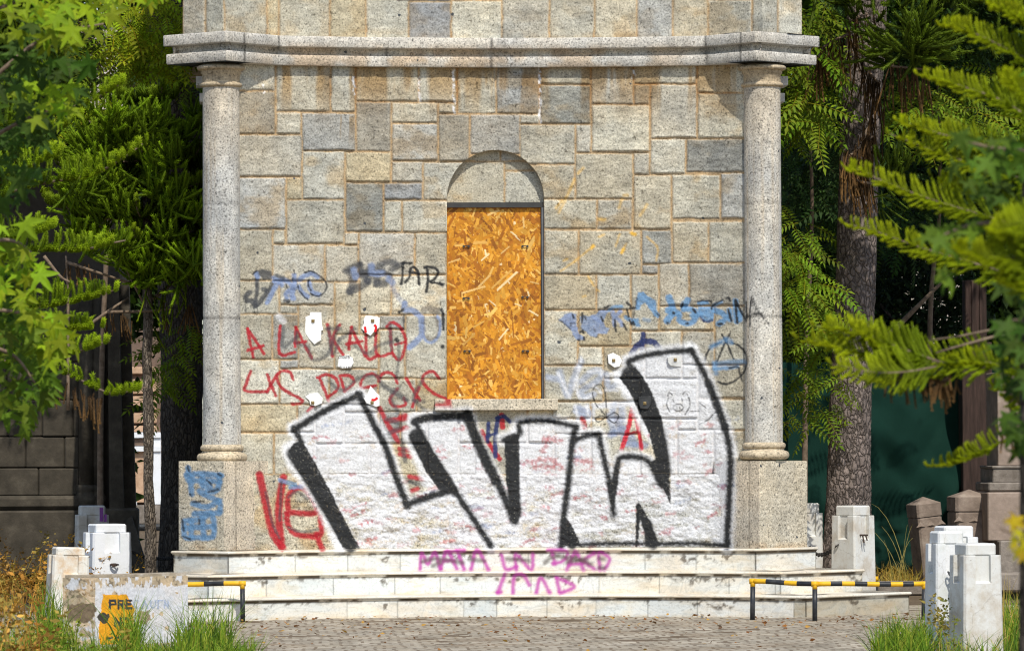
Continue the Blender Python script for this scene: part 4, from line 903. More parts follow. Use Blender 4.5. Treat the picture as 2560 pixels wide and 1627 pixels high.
# marble steps
def splan(k):
    xc_l, xc_r = P(570, 1379, -1.15)[0] - 0.24 * k, P(1890, 1369, -1.15)[0] + 0.24 * k
    yc, ym = -1.15 - 0.6 * k, -0.20 - 0.5 * k
    xe_l = {0: P(427, 1381, -0.5)[0]}.get(0) - 0.53 * k; xe_r = P(2050, 1372, -0.5)[0] + 0.54 * k
    xs = np.linspace(xc_l, xc_r, 90); hx = (xc_r - xc_l) / 2; mid = (xc_l + xc_r) / 2
    ys = ym + (yc - ym) * ((xs - mid) / hx) ** 2
    pl = [(xe_l + 1.0, 5.6), (xe_l + 0.8, yc + 0.95 * (xc_l - xe_l) + 1.2), (xe_l, yc + 0.95 * (xc_l - xe_l))] + list(zip(xs, ys)) + [(xe_r, yc + 0.95 * (xe_r - xc_r)), (xe_r - 0.8, yc + 0.95 * (xe_r - xc_r) + 1.2), (xe_r - 1.0, 5.6)]
    return densify(pl, 0.014)
SZ = [(0.815, 0.545), (0.545, 0.270), (0.270, -0.05)]
SJ = [[570, 738, 869, 1000, 1210, 1320, 1612, 1741, 1890], [534, 665, 834, 987, 1100, 1327, 1498, 1648, 1822, 1938], [500, 867, 994, 1160, 1242, 1368, 1490, 1620, 1744, 1985]]
for k, (zt, zb) in enumerate(SZ):
    rg = np.random.default_rng(40 + k)
    jt = sorted(SJ[k]); shade = rg.uniform(0.90, 1.03, len(jt) + 1)
    hue = [(1, 1, 1), (0.96, 0.985, 1.0), (1.0, 0.98, 0.94), (1.0, 0.99, 0.965)]
    hs = [hue[rg.integers(4)] for _ in shade]
    if k == 0: shade[0] = 0.86
    if k == 2: shade[-1] = 0.62; hs[-1] = (1, 0.93, 0.8)
    def stint(V, u, v, jt=jt, shade=shade, hs=hs, zt=zt):
        i = np.searchsorted(jt, u)
        t = np.array(lin('#dadad4')) * shade[i][:, None] * np.array(hs)[i]
        dz = zt - V[:, 2]
        d = np.min([np.abs(u - j) for j in jt], 0)
        t = t * (1 - 0.45 * sst(2.0, 0.7, d) * (dz > 0.05))[:, None]
        nose = (dz < 0.06)
        t = np.where(nose[:, None], np.array(lin('#d6cfc0')) * (0.85 + 0.3 * fbm(u / 40, V[:, 2] * 30, 4))[:, None], t)
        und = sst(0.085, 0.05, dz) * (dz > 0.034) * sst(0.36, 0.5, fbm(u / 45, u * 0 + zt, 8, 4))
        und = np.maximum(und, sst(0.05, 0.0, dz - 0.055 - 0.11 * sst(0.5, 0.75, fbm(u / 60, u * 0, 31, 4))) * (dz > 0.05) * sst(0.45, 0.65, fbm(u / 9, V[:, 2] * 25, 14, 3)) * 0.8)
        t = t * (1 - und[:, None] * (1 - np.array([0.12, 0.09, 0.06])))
        br = sst(0.42, 0.68, fbm(u / 70, V[:, 2] * 9, 23, 4)) * 0.34
        br = np.maximum(br, sst(0.06, 0.0, V[:, 2] - (zt - 0.275)) * 0.55 * sst(0.3, 0.6, fbm(u / 22, V[:, 2] * 12, 29, 3)))
        return t * (1 - br[:, None] * (1 - np.array([0.88, 0.70, 0.48])))
    prof = [(-0.75, zt + 0.004), (-0.3, zt + 0.003), (-0.02, zt), (-0.006, zt - 0.004), (0.0, zt - 0.012), (0.002, zt - 0.02), (0, zt - 0.028), (-0.010, zt - 0.034), (-0.014, zt - 0.036), (-0.014, zt - 0.05), (-0.03, zt - 0.056)]
    prof += [(-0.03, z_) for z_ in np.linspace(zt - 0.07, zb, 18)]
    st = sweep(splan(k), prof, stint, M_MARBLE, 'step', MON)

# ================================================================ ground
def simple_mat(name, c0, c1, scale=6, rough=0.85, c2=None, bd=0.01, bs=0.4, spec=0.25, detail=6, stretch=(1, 1, 1)):
    m, t, b = new_mat(name, rough, spec)
    n = noise(t, obco(t, stretch), scale, detail, 0.65)
    st = [(0.3, c0), (0.55, c1)] + ([(0.72, c2)] if c2 else [])
    L(t, ramp(t, n, st), b.inputs['Base Color'])
    if bd: bump(t, b, noise(t, obco(t, stretch), scale * 5, 4, 0.7), bs, bd)
    return m
M_SOIL = simple_mat('soil', (0.07, 0.05, 0.03), (0.13, 0.095, 0.06), 3, 0.95, (0.19, 0.14, 0.08), 0.03)
mb = MB(); mb.add([(-600, -120, -0.004), (600, -120, -0.004), (600, 1500, -0.004), (-600, 1500, -0.004)], [(0, 1, 2, 3)])
tag(mb.build('ground', M_SOIL), kind='structure')
# stone sett pavement in front of the steps
m, t, b = new_mat('stone_setts', 0.8, 0.3)
co = obco(t)
br = N(t, 'ShaderNodeTexBrick'); br.inputs['Scale'].default_value = 1.0; br.inputs['Brick Width'].default_value = 0.21; br.inputs['Row Height'].default_value = 0.24
br.inputs['Mortar Size'].default_value = 0.022; br.inputs['Mortar Smooth'].default_value = 0.3; br.inputs['Bias'].default_value = 0.0
br.inputs['Color1'].default_value = (0.29, 0.25, 0.185, 1); br.inputs['Color2'].default_value = (0.385, 0.34, 0.265, 1); br.inputs['Mortar'].default_value = (0.17, 0.132, 0.09, 1)
wv = N(t, 'ShaderNodeVectorMath', operation='ADD'); nn = N(t, 'ShaderNodeTexNoise'); nn.inputs['Scale'].default_value = 1.6; L(t, co, nn.inputs['Vector'])
sc = N(t, 'ShaderNodeVectorMath', operation='SCALE'); sc.inputs['Scale'].default_value = 0.16; L(t, nn.outputs[1], sc.inputs[0]); L(t, co, wv.inputs[0]); L(t, sc.outputs[0], wv.inputs[1]); L(t, wv.outputs[0], br.inputs['Vector'])
c = mix(t, 1.0, br.outputs[0], ramp(t, noise(t, obco(t, (1, 0.35, 1)), 2.6, 6, 0.7), [(0.3, 0.62), (0.7, 1.28)]), 'MULTIPLY')
c = mix(t, ramp(t, noise(t, co, 0.7, 5, 0.7), [(0.5, 0.0), (0.7, 0.75)]), c, (0.20, 0.135, 0.075))
c = mix(t, ramp(t, noise(t, co, 5, 4, 0.7), [(0.62, 0.0), (0.7, 0.7)]), c, (0.10, 0.085, 0.07))
L(t, c, b.inputs['Base Color']); bump(t, b, br.outputs[1], -0.6, 0.03)
M_SETT = m
nx, ny = 320, 260
X, Y = np.meshgrid(np.linspace(-7.5, 9.5, nx), np.linspace(-16, 2.0, ny))
Z = 0.0 + 0.020 * (fbm(X * 1.2, Y * 1.2, 4, 3) - 0.5) + 0.022 * (fbm(X * 3, Y * 3, 8, 2) - 0.5) + 0.004
V = np.stack([X, Y, Z], -1).reshape(-1, 3)
tag(mesh_obj('pavement', V, gridF(ny, nx)[:, ::-1], M_SETT, None, True), kind='structure')

# ---------------------------------------------------------------- leaf litter, grass, dry weeds
def leaf_mat(name, rough=0.5, trans=0.35):
    m, t, b = new_mat(name, rough + 0.12, 0.14)
    at = attr(t, 'tint').outputs['Color']
    c = mix(t, 1.0, at, ramp(t, noise(t, obco(t), 9, 3), [(0.3, 0.8), (0.7, 1.2)]), 'MULTIPLY')
    L(t, c, b.inputs['Base Color'])
    tr = N(t, 'ShaderNodeBsdfTranslucent'); L(t, mix(t, 1.0, c, (1.15, 1.2, 0.5), 'MULTIPLY'), tr.inputs[0])
    ms = N(t, 'ShaderNodeMixShader'); ms.inputs[0].default_value = trans
    L(t, b.outputs[0], ms.inputs[1]); L(t, tr.outputs[0], ms.inputs[2]); L(t, ms.outputs[0], t.nodes['Material Output'].inputs[0])
    return m
M_LEAF = leaf_mat('foliage'); M_GRASS = leaf_mat('grass_blades', 0.5, 0.3); M_DRY = leaf_mat('dry_leaves', 0.8, 0.25)
class IM:
    """collects many copies of small templates into one mesh"""
    def __init__(s): s.v = []; s.f = {}; s.c = []; s.n = 0
    def add(s, TV, TF, R, O, tint, vt=None):
        """TV (k,3); TF list of face arrays; R (n,3,3) scaled rotations; O (n,3); tint (n,3); vt (k,3) per vertex multiplier"""
        n, k = len(O), len(TV)
        V = np.einsum('nij,kj->nki', R, TV) + O[:, None]
        s.v.append(V.reshape(-1, 3))
        base = (np.arange(n) * k + s.n)[:, None, None]
        for F in TF:
            F = np.asarray(F); s.f.setdefault(F.shape[1], []).append((F[None] + base).reshape(-1, F.shape[1]))
        c = np.repeat(tint[:, None], k, 1)
        if vt is not None: c = c * vt[None]
        s.c.append(c.reshape(-1, 3)); s.n += n * k
    def raw(s, V, F, c):
        F = np.asarray(F); s.v.append(V); s.f.setdefault(F.shape[1], []).append(F + s.n); s.c.append(c); s.n += len(V)
    def build(s, name, mat, parent=None, smooth=False):
        return mesh_obj(name, np.concatenate(s.v), [np.concatenate(f) for f in s.f.values()], mat, parent, smooth, {'tint': np.concatenate(s.c)})
def frames(d, up, roll=None):
    """rotation matrices with x along d, z near up"""
    d = d / np.linalg.norm(d, axis=1)[:, None]
    y = np.cross(up, d); y /= np.linalg.norm(y, axis=1)[:, None] + 1e-9
    z = np.cross(d, y)
    if roll is not None:
        c, s_ = np.cos(roll)[:, None], np.sin(roll)[:, None]; y, z = y * c + z * s_, z * c - y * s_
    return np.stack([d, y, z], 2)
def rdir(n, rng, zlo=-1, zhi=1):
    z = rng.uniform(zlo, zhi, n); a = rng.uniform(0, 2 * np.pi, n); r = np.sqrt(1 - z * z)
    return np.stack([r * np.cos(a), r * np.sin(a), z], 1)
# litter
rg = np.random.default_rng(3)
n = 850
x = rg.uniform(-5, 7.5, n); yv = -1.6 - np.abs(rg.normal(0, 1, n)) ** 1.0 * 4.0
im = IM()
LV = np.array([(0, 0, 0), (0.35, -0.28, 0.08), (1, 0, 0.12), (0.35, 0.28, 0.1)]); LF = [np.array([(0, 1, 2, 3)])]
R = frames(rdir(n, rg, -0.25, 0.35), np.tile([0, 0, 1.0], (n, 1)), rg.normal(0, 0.5, n)) * rg.uniform(0.03, 0.075, n)[:, None, None]
tn = np.array([(0.30, 0.13, 0.035), (0.20, 0.08, 0.025), (0.42, 0.24, 0.06), (0.12, 0.06, 0.03)])[rg.integers(0, 4, n)]
im.add(LV, LF, R, np.stack([x, yv, np.full(n, 0.025)], 1), tn)
tag(im.build('fallen_leaves', M_DRY), 'small brown fallen leaves scattered over the sett pavement', 'leaves', kind='stuff')
def blades(im, px_fn, n, hlo, hhi, w_, cols, rng, lean=0.35, segs=5):
    for i in range(n):
        o = px_fn(); hgt = rng.uniform(hlo, hhi); a = rng.uniform(0, 2 * np.pi); ln = rng.normal(0, lean); cv = rng.uniform(0.1, 0.75) * hgt
        t_ = np.linspace(0, 1, segs); dx = np.array([math.cos(a), math.sin(a), 0])
        c = o + np.outer(t_ * ln * hgt + t_ ** 2.5 * cv, dx) + np.outer(t_ * hgt * (1 - 0.25 * t_ * cv / hgt), [0, 0, 1])
        side = np.array([rng.normal(1, 0.2), rng.normal(0, 0.5), 0]); side /= np.linalg.norm(side)
        ww = w_ * rng.uniform(0.6, 1.3) * (1 - t_ ** 1.6 * 0.97)
        V = np.concatenate([c - side * ww[:, None], c + side * ww[:, None]])
        col = np.array(cols[rng.integers(len(cols))]) * rng.uniform(0.75, 1.25)
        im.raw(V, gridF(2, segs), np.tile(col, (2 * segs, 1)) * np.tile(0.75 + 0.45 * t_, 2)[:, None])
GC = [(0.09, 0.17, 0.012), (0.12, 0.21, 0.015), (0.17, 0.26, 0.018), (0.05, 0.10, 0.010), (0.24, 0.27, 0.03)]
rg = np.random.default_rng(6)
def clump(u0, u1, v0, v1, n, hlo, hhi, w_=0.007, cols=GC, lean=0.3, name='grass', label='', cat='grass', mat=None, gauss=True):
    im = IM()
    def f():
        u = (u0 + u1) / 2 + np.clip(rg.normal(0, 0.30), -0.5, 0.5) * (u1 - u0) if gauss else rg.uniform(u0, u1)
        return G(np.array(u), np.array(rg.uniform(v0, v1)))
    blades(im, f, n, hlo, hhi, w_, cols, rg, lean)
    return tag(im.build(name, mat or M_GRASS), label, cat, kind='stuff')
im = IM()
def fsel(lst):
    def f():
        u0, u1, v0, v1 = lst[rg.integers(len(lst))]; return G(np.array(rg.uniform(u0, u1)), np.array(rg.uniform(v0, v1)))
    return f
blades(im, fsel([(60, 190, 1600, 1650), (440, 570, 1618, 1655), (0, 160, 1625, 1660)]), 900, 0.12, 0.42, 0.007, GC, rg, 0.28)
blades(im, fsel([(90, 165, 1590, 1620), (450, 580, 1622, 1660), (310, 350, 1640, 1660)]), 420, 0.40, 0.78, 0.006, GC, rg, 0.22)
blades(im, fsel([(190, 480, 1648, 1690)]), 620, 0.16, 0.36, 0.006, GC, rg, 0.3)
blades(im, fsel([(220, 480, 1645, 1670)]), 40, 0.34, 0.56, 0.006, GC, rg, 0.2)
blades(im, fsel([(540, 640, 1640, 1680)]), 300, 0.12, 0.34, 0.006, GC, rg, 0.45)
blades(im, fsel([(0, 600, 1648, 1690)]), 1300, 0.08, 0.24, 0.008, GC, rg, 0.4)
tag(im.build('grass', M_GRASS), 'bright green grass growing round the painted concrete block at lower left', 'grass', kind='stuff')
im = IM()
blades(im, fsel([(2215, 2330, 1618, 1665), (2180, 2320, 1640, 1680)]), 900, 0.15, 0.48, 0.007, GC, rg, 0.35)
tag(im.build('grass', M_GRASS), 'green grass tuft left of the white bollards at lower right', 'grass', kind='stuff')
im = IM()
blades(im, fsel([(2500, 2575, 1580, 1650)]), 420, 0.25, 0.6, 0.007, GC, rg, 0.25)
blades(im, fsel([(2490, 2560, 1570, 1640)]), 60, 0.4, 0.8, 0.006, [(0.42, 0.28, 0.06), (0.35, 0.26, 0.07)], rg, 0.25)
blades(im, fsel([(2340, 2520, 1645, 1680)]), 200, 0.15, 0.42, 0.006, GC + [(0.35, 0.28, 0.08)], rg, 0.3)
tag(im.build('grass', M_GRASS), 'green and straw grass right of the white bollards', 'grass', kind='stuff')
DC = [(0.42, 0.21, 0.035), (0.34, 0.16, 0.03), (0.50, 0.28, 0.06), (0.25, 0.13, 0.03), (0.30, 0.22, 0.05)]
im = IM()
def weedstalks(lst, n, hlo, hhi, cols, fluff=True, zz=0.0):
    for i in range(n):
        u0, u1, v0, v1 = lst[rg.integers(len(lst))]; o = G(np.array(rg.uniform(u0, u1)), np.array(rg.uniform(v0, v1)))
        hgt = rg.uniform(hlo, hhi); a = rg.uniform(0, 6.28); t_ = np.linspace(0, 1, 7)
        d = np.array([math.cos(a), 0.5 * math.sin(a), 0]) * rg.uniform(0.1, 0.8) * hgt
        c = o + np.outer(t_ ** 1.5, d) + np.outer(np.sin(t_ * rg.uniform(1.0, 1.75)) * hgt, [0, 0, 1])
        ww = 0.0055 * (1 - 0.6 * t_); col = np.array(cols[rg.integers(len(cols))]) * rg.uniform(0.7, 1.2)
        im.raw(np.concatenate([c - np.outer(ww, [1, 0, 0]), c + np.outer(ww, [1, 0, 0])]), gridF(2, 7), np.tile(col, (14, 1)))
        if fluff:
            k = 26; ti = rg.uniform(0.35, 1.0, k); q = np.array([np.interp(ti, t_, c[:, j]) for j in range(3)]).T + rg.normal(0, 0.035, (k, 3))
            im.add(LV, LF, frames(rdir(k, rg, -0.4, 0.8), np.tile([0, 0, 1.0], (k, 1)), rg.uniform(0, 6, k)) * rg.uniform(0.025, 0.075, k)[:, None, None], q, np.tile(col, (k, 1)) * rg.uniform(0.7, 1.3, (k, 1)))
weedstalks([(-20, 330, 1485, 1535), (-20, 200, 1500, 1560)], 95, 0.35, 0.95, DC)
blades(im, fsel([(-20, 330, 1483, 1545)]), 260, 0.15, 0.55, 0.008, DC, rg, 0.5)
tag(im.build('dry_weeds', M_DRY), 'orange dry weeds in front of the dark mausoleum at far left', 'weeds', kind='stuff')
im = IM()
weedstalks([(-60, 110, 1720, 1900)], 34, 0.55, 1.1, DC)
weedstalks([(-20, 330, 1640, 1720)], 20, 0.2, 0.55, [(0.20, 0.22, 0.03), (0.32, 0.25, 0.05)])
tag(im.build('dry_weeds', M_DRY), 'orange dry weed stalks in the lower left corner, nearest the camera', 'weeds', kind='stuff')
im = IM()
weedstalks([(2335, 2400, 1630, 1660)], 9, 0.45, 0.65, [(0.24, 0.19, 0.05), (0.16, 0.17, 0.03)])
tag(im.build('weeds', M_DRY), 'thin straw coloured weeds in front of the white bollards', 'weeds', kind='stuff')
im = IM()
blades(im, fsel([(2180, 2300, 1477, 1488), (2230, 2300, 1475, 1486)]), 500, 0.1, 0.5, 0.008, [(0.40, 0.24, 0.04), (0.30, 0.25, 0.05), (0.45, 0.32, 0.08)], rg, 0.4)
weedstalks([(2230, 2280, 1478, 1486)], 8, 0.7, 1.3, [(0.35, 0.30, 0.10)], False)
tag(im.build('dry_grass', M_DRY), 'yellow dry grass at the foot of the green tarpaulin', 'grass', kind='stuff')

# ================================================================ bollards, chains, block, rails
def white_mat(name, base, dirt, amt=0.5, warm=(0.9, 0.84, 0.74)):
    m, t, b = new_mat(name, 0.7, 0.3); co = obco(t)
    n = noise(t, co, 3.5, 7, 0.7); n2 = noise(t, obco(t, (1.5, 1.5, 0.25)), 9, 5, 0.7); n3 = noise(t, co, 22, 4, 0.7)
    c = mix(t, ramp(t, n, [(0.45, 0.0), (0.62, amt)]), base, dirt)
    c = mix(t, ramp(t, n2, [(0.5, 0.0), (0.72, amt * 0.9)]), c, mix(t, 1.0, c, warm, 'MULTIPLY'))
    c = mix(t, ramp(t, n3, [(0.66, 0.0), (0.72, amt)]), c, (0.16, 0.13, 0.10))
    cr = N(t, 'ShaderNodeTexVoronoi', feature='DISTANCE_TO_EDGE'); cr.inputs['Scale'].default_value = 1.1
    ad = N(t, 'ShaderNodeVectorMath', operation='ADD'); sc = N(t, 'ShaderNodeVectorMath', operation='SCALE'); sc.inputs['Scale'].default_value = 0.35
    nn = N(t, 'ShaderNodeTexNoise'); nn.inputs['Scale'].default_value = 4; nn.inputs['Detail'].default_value = 5; L(t, co, nn.inputs['Vector']); L(t, nn.outputs[1], sc.inputs[0]); L(t, co, ad.inputs[0]); L(t, sc.outputs[0], ad.inputs[1]); L(t, ad.outputs[0], cr.inputs['Vector'])
    c = mix(t, ramp(t, cr.outputs['Distance'], [(0.0, amt * 0.7), (0.006, 0.0)]), c, (0.22, 0.19, 0.15))
    L(t, c, b.inputs['Base Color']); bump(t, b, n3, 0.35, 0.01)
    return m
M_WHT = white_mat('white_painted_concrete', (0.66, 0.665, 0.66), (0.50, 0.52, 0.45), 0.5)
M_WHB = white_mat('fresh_white_paint', (0.72, 0.735, 0.76), (0.60, 0.64, 0.60), 0.3)
M_WGR = white_mat('weathered_white_paint', (0.58, 0.58, 0.55), (0.40, 0.34, 0.26), 0.65)
M_WTAN = white_mat('stained_white_paint', (0.62, 0.60, 0.54), (0.50, 0.33, 0.17), 0.8)
def bollard(u, vbase, width_px, vtop, rz, mat, label, tilt=0.0, taper=0.93, group='stone bollards around the monument'):
    o = G(np.array(float(u)), np.array(float(vbase)))
    dist = (o - CAM) @ FW; k = FPX / dist
    wd = width_px / k; H = P(u, vtop, o[1])[2]
    r = empty('stone_bollard', o, label, 'bollard', group); r.rotation_euler = (0, tilt, rz)
    hw = wd / 2; nd = 0.16 * wd; nw = 0.19 * wd; ch = 0.05 * wd
    cap = 0.10 * H; hs = H - cap; led = hs - 0.24 * H
    def plan(s_, notch):
        h_ = hw * s_; pts = []
        for q in range(4):
            a = q * math.pi / 2; c, n_ = math.cos(a), math.sin(a)
            seg = [(-h_ + ch, -h_), (-nw, -h_), (-nw, -h_ + notch), (nw, -h_ + notch), (nw, -h_), (h_ - ch, -h_)]
            pts += [(x * c - y * n_, x * n_ + y * c) for x, y in seg]
        return pts
    f = lambda z: 1 - (1 - taper) * z / hs
    loops = []
    for z, nt in ((-0.05, 0), (led * 0.5, 0), (led, 0), (led + 0.02 * H, nd * 0.75), (hs - 0.008, nd * 0.75), (hs, nd * 0.75)):
        s_ = f(max(z, 0)) * (0.985 if z == hs else 1); loops.append([(x, y, z) for x, y in plan(s_, nt)])
    mb = MB(); mb.loops(loops)
    sh = mb.build('shaft', mat, None); sh.parent = r
    c_ = hw * f(hs) * 0.80
    mb = MB(); mb.box((-c_, -c_, hs - 0.01), (c_, c_, H), bevel=0.018); cp = mb.build('cap', mat, None); cp.parent = r
    return r
B1 = bollard(230, 1496, 84, 1263, 0.12, M_WGR, 'weathered white bollard with a purple paint streak, standing farthest back at left')
B2 = bollard(268, 1520, 106, 1309, 0.30, M_WHB, 'bright white bollard with an iron ring, behind the painted concrete block')
B3 = bollard(166, 1565, 98, 1367, 0.20, M_WTAN, 'low stained white bollard leaning beside the painted concrete block at left', tilt=0.03)
B4 = bollard(2134, 1512, 84, 1263, 0.72, M_WGR, 'weathered grey white bollard in front of the big tree trunk')
B5 = bollard(2016, 1503, 70, 1257, 0.3, M_WGR, 'white bollard almost hidden behind the right pedestal')
B6 = bollard(2386, 1590, 104, 1314, 0.20, M_WHT, 'white bollard rear of the trio at lower right')
B7 = bollard(2368, 1640, 90, 1327, 0.2, M_WHT, 'white bollard with a hanging chain, middle of the trio at lower right')
B8 = bollard(2440, 1650, 108, 1357, 0.24, M_WGR, 'cracked white bollard with a straw stain, front right of the trio')
M_PUR, t, b = new_mat('purple_paint', 0.6, 0.3); b.inputs['Base Color'].default_value = (0.20, 0.05, 0.24, 1)
M_IRON = simple_mat('rusty_iron', (0.02, 0.018, 0.018), (0.06, 0.04, 0.03), 20, 0.7, (0.14, 0.06, 0.03), 0.004)
M_CHAIN = simple_mat('black_chain', (0.015, 0.015, 0.016), (0.05, 0.047, 0.045), 20, 0.5, None, 0.003)
def front(u, v, rootobj, extra=0.0):      # point on the camera side of a bollard
    o = np.array(rootobj.location); return P(u, v, o[1] - extra)
mb = MB(); p0 = front(252, 1268, B1, 0.20)
for du, v0, v1, w_ in ((0, 1268, 1303, 6), (10, 1285, 1304, 4)):
    a = front(252 + du - w_ / 2, v0, B1, 0.226); c = front(252 + du + w_ / 2 + 3, v1, B1, 0.235)
    mb.add([(a[0], a[1], a[2]), (c[0], a[1], a[2]), (c[0], c[1], c[2]), (a[0], c[1], c[2])], [(0, 1, 2, 3)])
bpy_view.update()
mb.build('paint_streak', M_PUR, B1)
def torus_pts(c, r, axis_u, axis_v, n=14): 
    t = np.linspace(0, 2 * np.pi, n); return c + r * np.cos(t)[:, None] * np.array(axis_u) + r * np.sin(t)[:, None] * np.array(axis_v)
mb = MB(); c = front(286, 1411, B2, 0.27); mb.tube([c + [-0.05, 0, 0.0], c + [-0.04, -0.04, 0.008], c + [0.04, -0.05, 0.004], c + [0.05, 0, 0]], 0.012, 8)
mb.tube(torus_pts(c + [0, -0.03, 0.0], 0.035, (1, 0, 0), (0, 0.5, 0.4)), 0.009, 8)
mb.build('iron_ring', M_IRON, B2)
mb = MB(); c = front(2160, 1337, B4, 0.26); mb.tube([c + [-0.05, 0.04, 0], c + [0.05, 0, 0]], 0.012, 8); mb.tube([c + [-0.02, -0.01, 0], c + [0.0, -0.015, -0.10]], 0.01, 8); mb.tube([c + [0.02, -0.01, 0], c + [0.04, -0.015, -0.07]], 0.01, 8)
mb.build('iron_hook', M_IRON, B4)
def chain(pts, link, name_label, n=None):
    p = smooth(np.asarray(pts, float), 14); d = np.concatenate([[0], np.cumsum(np.linalg.norm(np.diff(p, axis=0), axis=1))])
    m = max(2, int(d[-1] / (link * 0.78)))
    q = np.array([np.interp(np.linspace(0, d[-1], m + 1), d, p[:, j]) for j in range(3)]).T
    mb = MB()
    for i in range(m):
        a, b_ = q[i], q[i + 1]; tdir = (b_ - a) / (np.linalg.norm(b_ - a) + 1e-9); s_ = np.cross(tdir, [0, 1, 0]); s_ /= np.linalg.norm(s_) + 1e-9
        nrm = np.cross(tdir, s_); s_ = s_ * 0.9 + nrm * 0.45 if i % 2 else nrm * 0.9 - s_ * 0.35; s_ /= np.linalg.norm(s_)
        c = (a + b_) / 2; tt = np.linspace(0, 2 * np.pi, 11)
        mb.tube(c + np.outer(np.cos(tt) * link * 0.5, tdir) + np.outer(np.sin(tt) * link * 0.30, s_), link * 0.12, 6, cap=False)
    return tag(mb.build('chain', M_CHAIN, None, True), name_label, 'chain')
yb = np.array(B2.location)[1]
chain([P(318, 1372, yb + 1.2), P(355, 1390, yb + 2.4), P(400, 1396, yb + 3.4), P(440, 1394, yb + 4.2)], 0.075, 'dark iron chain sagging in front of the thin bare trunk at left')
yb = np.array(B4.location)[1]
chain([P(2094, 1362, yb - 0.1), P(2072, 1380, yb + 0.3), P(2045, 1386, yb + 0.8), P(2022, 1366, yb + 1.4)], 0.08, 'dark chain between pedestal and the bollard by the tree trunk')
yb = np.array(B7.location)[1]
chain([P(2371, 1430, yb - 0.235), P(2380, 1445, yb - 0.24), P(2381, 1470, yb - 0.245), P(2385, 1492, yb - 0.245), P(2386, 1512, yb - 0.23)], 0.07, 'black chain hanging down the face of a white bollard')

# painted concrete block
bx = empty('concrete_block', G(np.array(315.0), np.array(1605.0)), 'low concrete block with peeling white paint and a yellow stencilled patch', 'block')
def blk_paint():
    pass
CB = G(np.array(237.0), np.array(1612.0)); cL = G(np.array(157.0), np.array(1611.0)); cR = G(np.array(470.0), np.array(1603.0))
H = P(237, 1444, CB[1])[2]
def face_grid(A, Bp, z0, z1, st, name, mat, parent, colf, rough):
    n = int(np.linalg.norm((Bp - A)[:2]) / st); m = int((z1 - z0) / st)
    s_ = np.linspace(0, 1, n); z = np.linspace(z0, z1, m); Sg, Zg = np.meshgrid(s_, z)
    d = (Bp - A)[:2]; nn_ = np.array([d[1], -d[0]]) / np.linalg.norm(d)
    hh = rough(Sg * np.linalg.norm(d), Zg)
    V = np.stack([A[0] + Sg * d[0] + nn_[0] * hh, A[1] + Sg * d[1] + nn_[1] * hh, Zg], -1).reshape(-1, 3)
    u, v = PROJ(V)
    return mesh_obj(name, V, gridF(m, n)[:, ::-1], mat, parent, True, {'tint': colf(u, v)})
PR2 = [];  # stencilled letters as strokes in photo coordinates
def seg_d(u, v, pts):
    p = tx('l3', pts); d = np.full(u.shape, 1e9)
    for a0, b0 in zip(p[:-1], p[1:]):
        e = b0 - a0; t_ = np.clip(((u - a0[0]) * e[0] + (v - a0[1]) * e[1]) / (e @ e + 1e-9), 0, 1)
        d = np.minimum(d, np.hypot(u - a0[0] - t_ * e[0], v - a0[1] - t_ * e[1]))
    return d
LET = [[(700, 1205), (700, 1258)], [(700, 1207), (735, 1207), (738, 1230), (703, 1234)], [(755, 1205), (755, 1258)], [(755, 1207), (785, 1208), (788, 1230), (758, 1232)], [(770, 1234), (790, 1258)], [(806, 1205), (806, 1256), (838, 1256)], [(806, 1206), (836, 1207)], [(806, 1230), (832, 1230)],
       [(735, 1370), (735, 1318), (770, 1370), (770, 1318)], ring(806, 1344, 19, 26), [(685, 1448), (715, 1444)], [(752, 1440), (790, 1446)], [(815, 1448), (840, 1450)]]
LETB = [ring(872, 1230, 18, 25, 60, 300), [(905, 1256), (922, 1206), (940, 1256)], [(960, 1206), (960, 1240), (975, 1256), (992, 1240), (992, 1206)], [(1008, 1206), (1008, 1256)], [(1008, 1206), (1035, 1206)], [(1050, 1256), (1050, 1206), (1072, 1256), (1072, 1206)]]
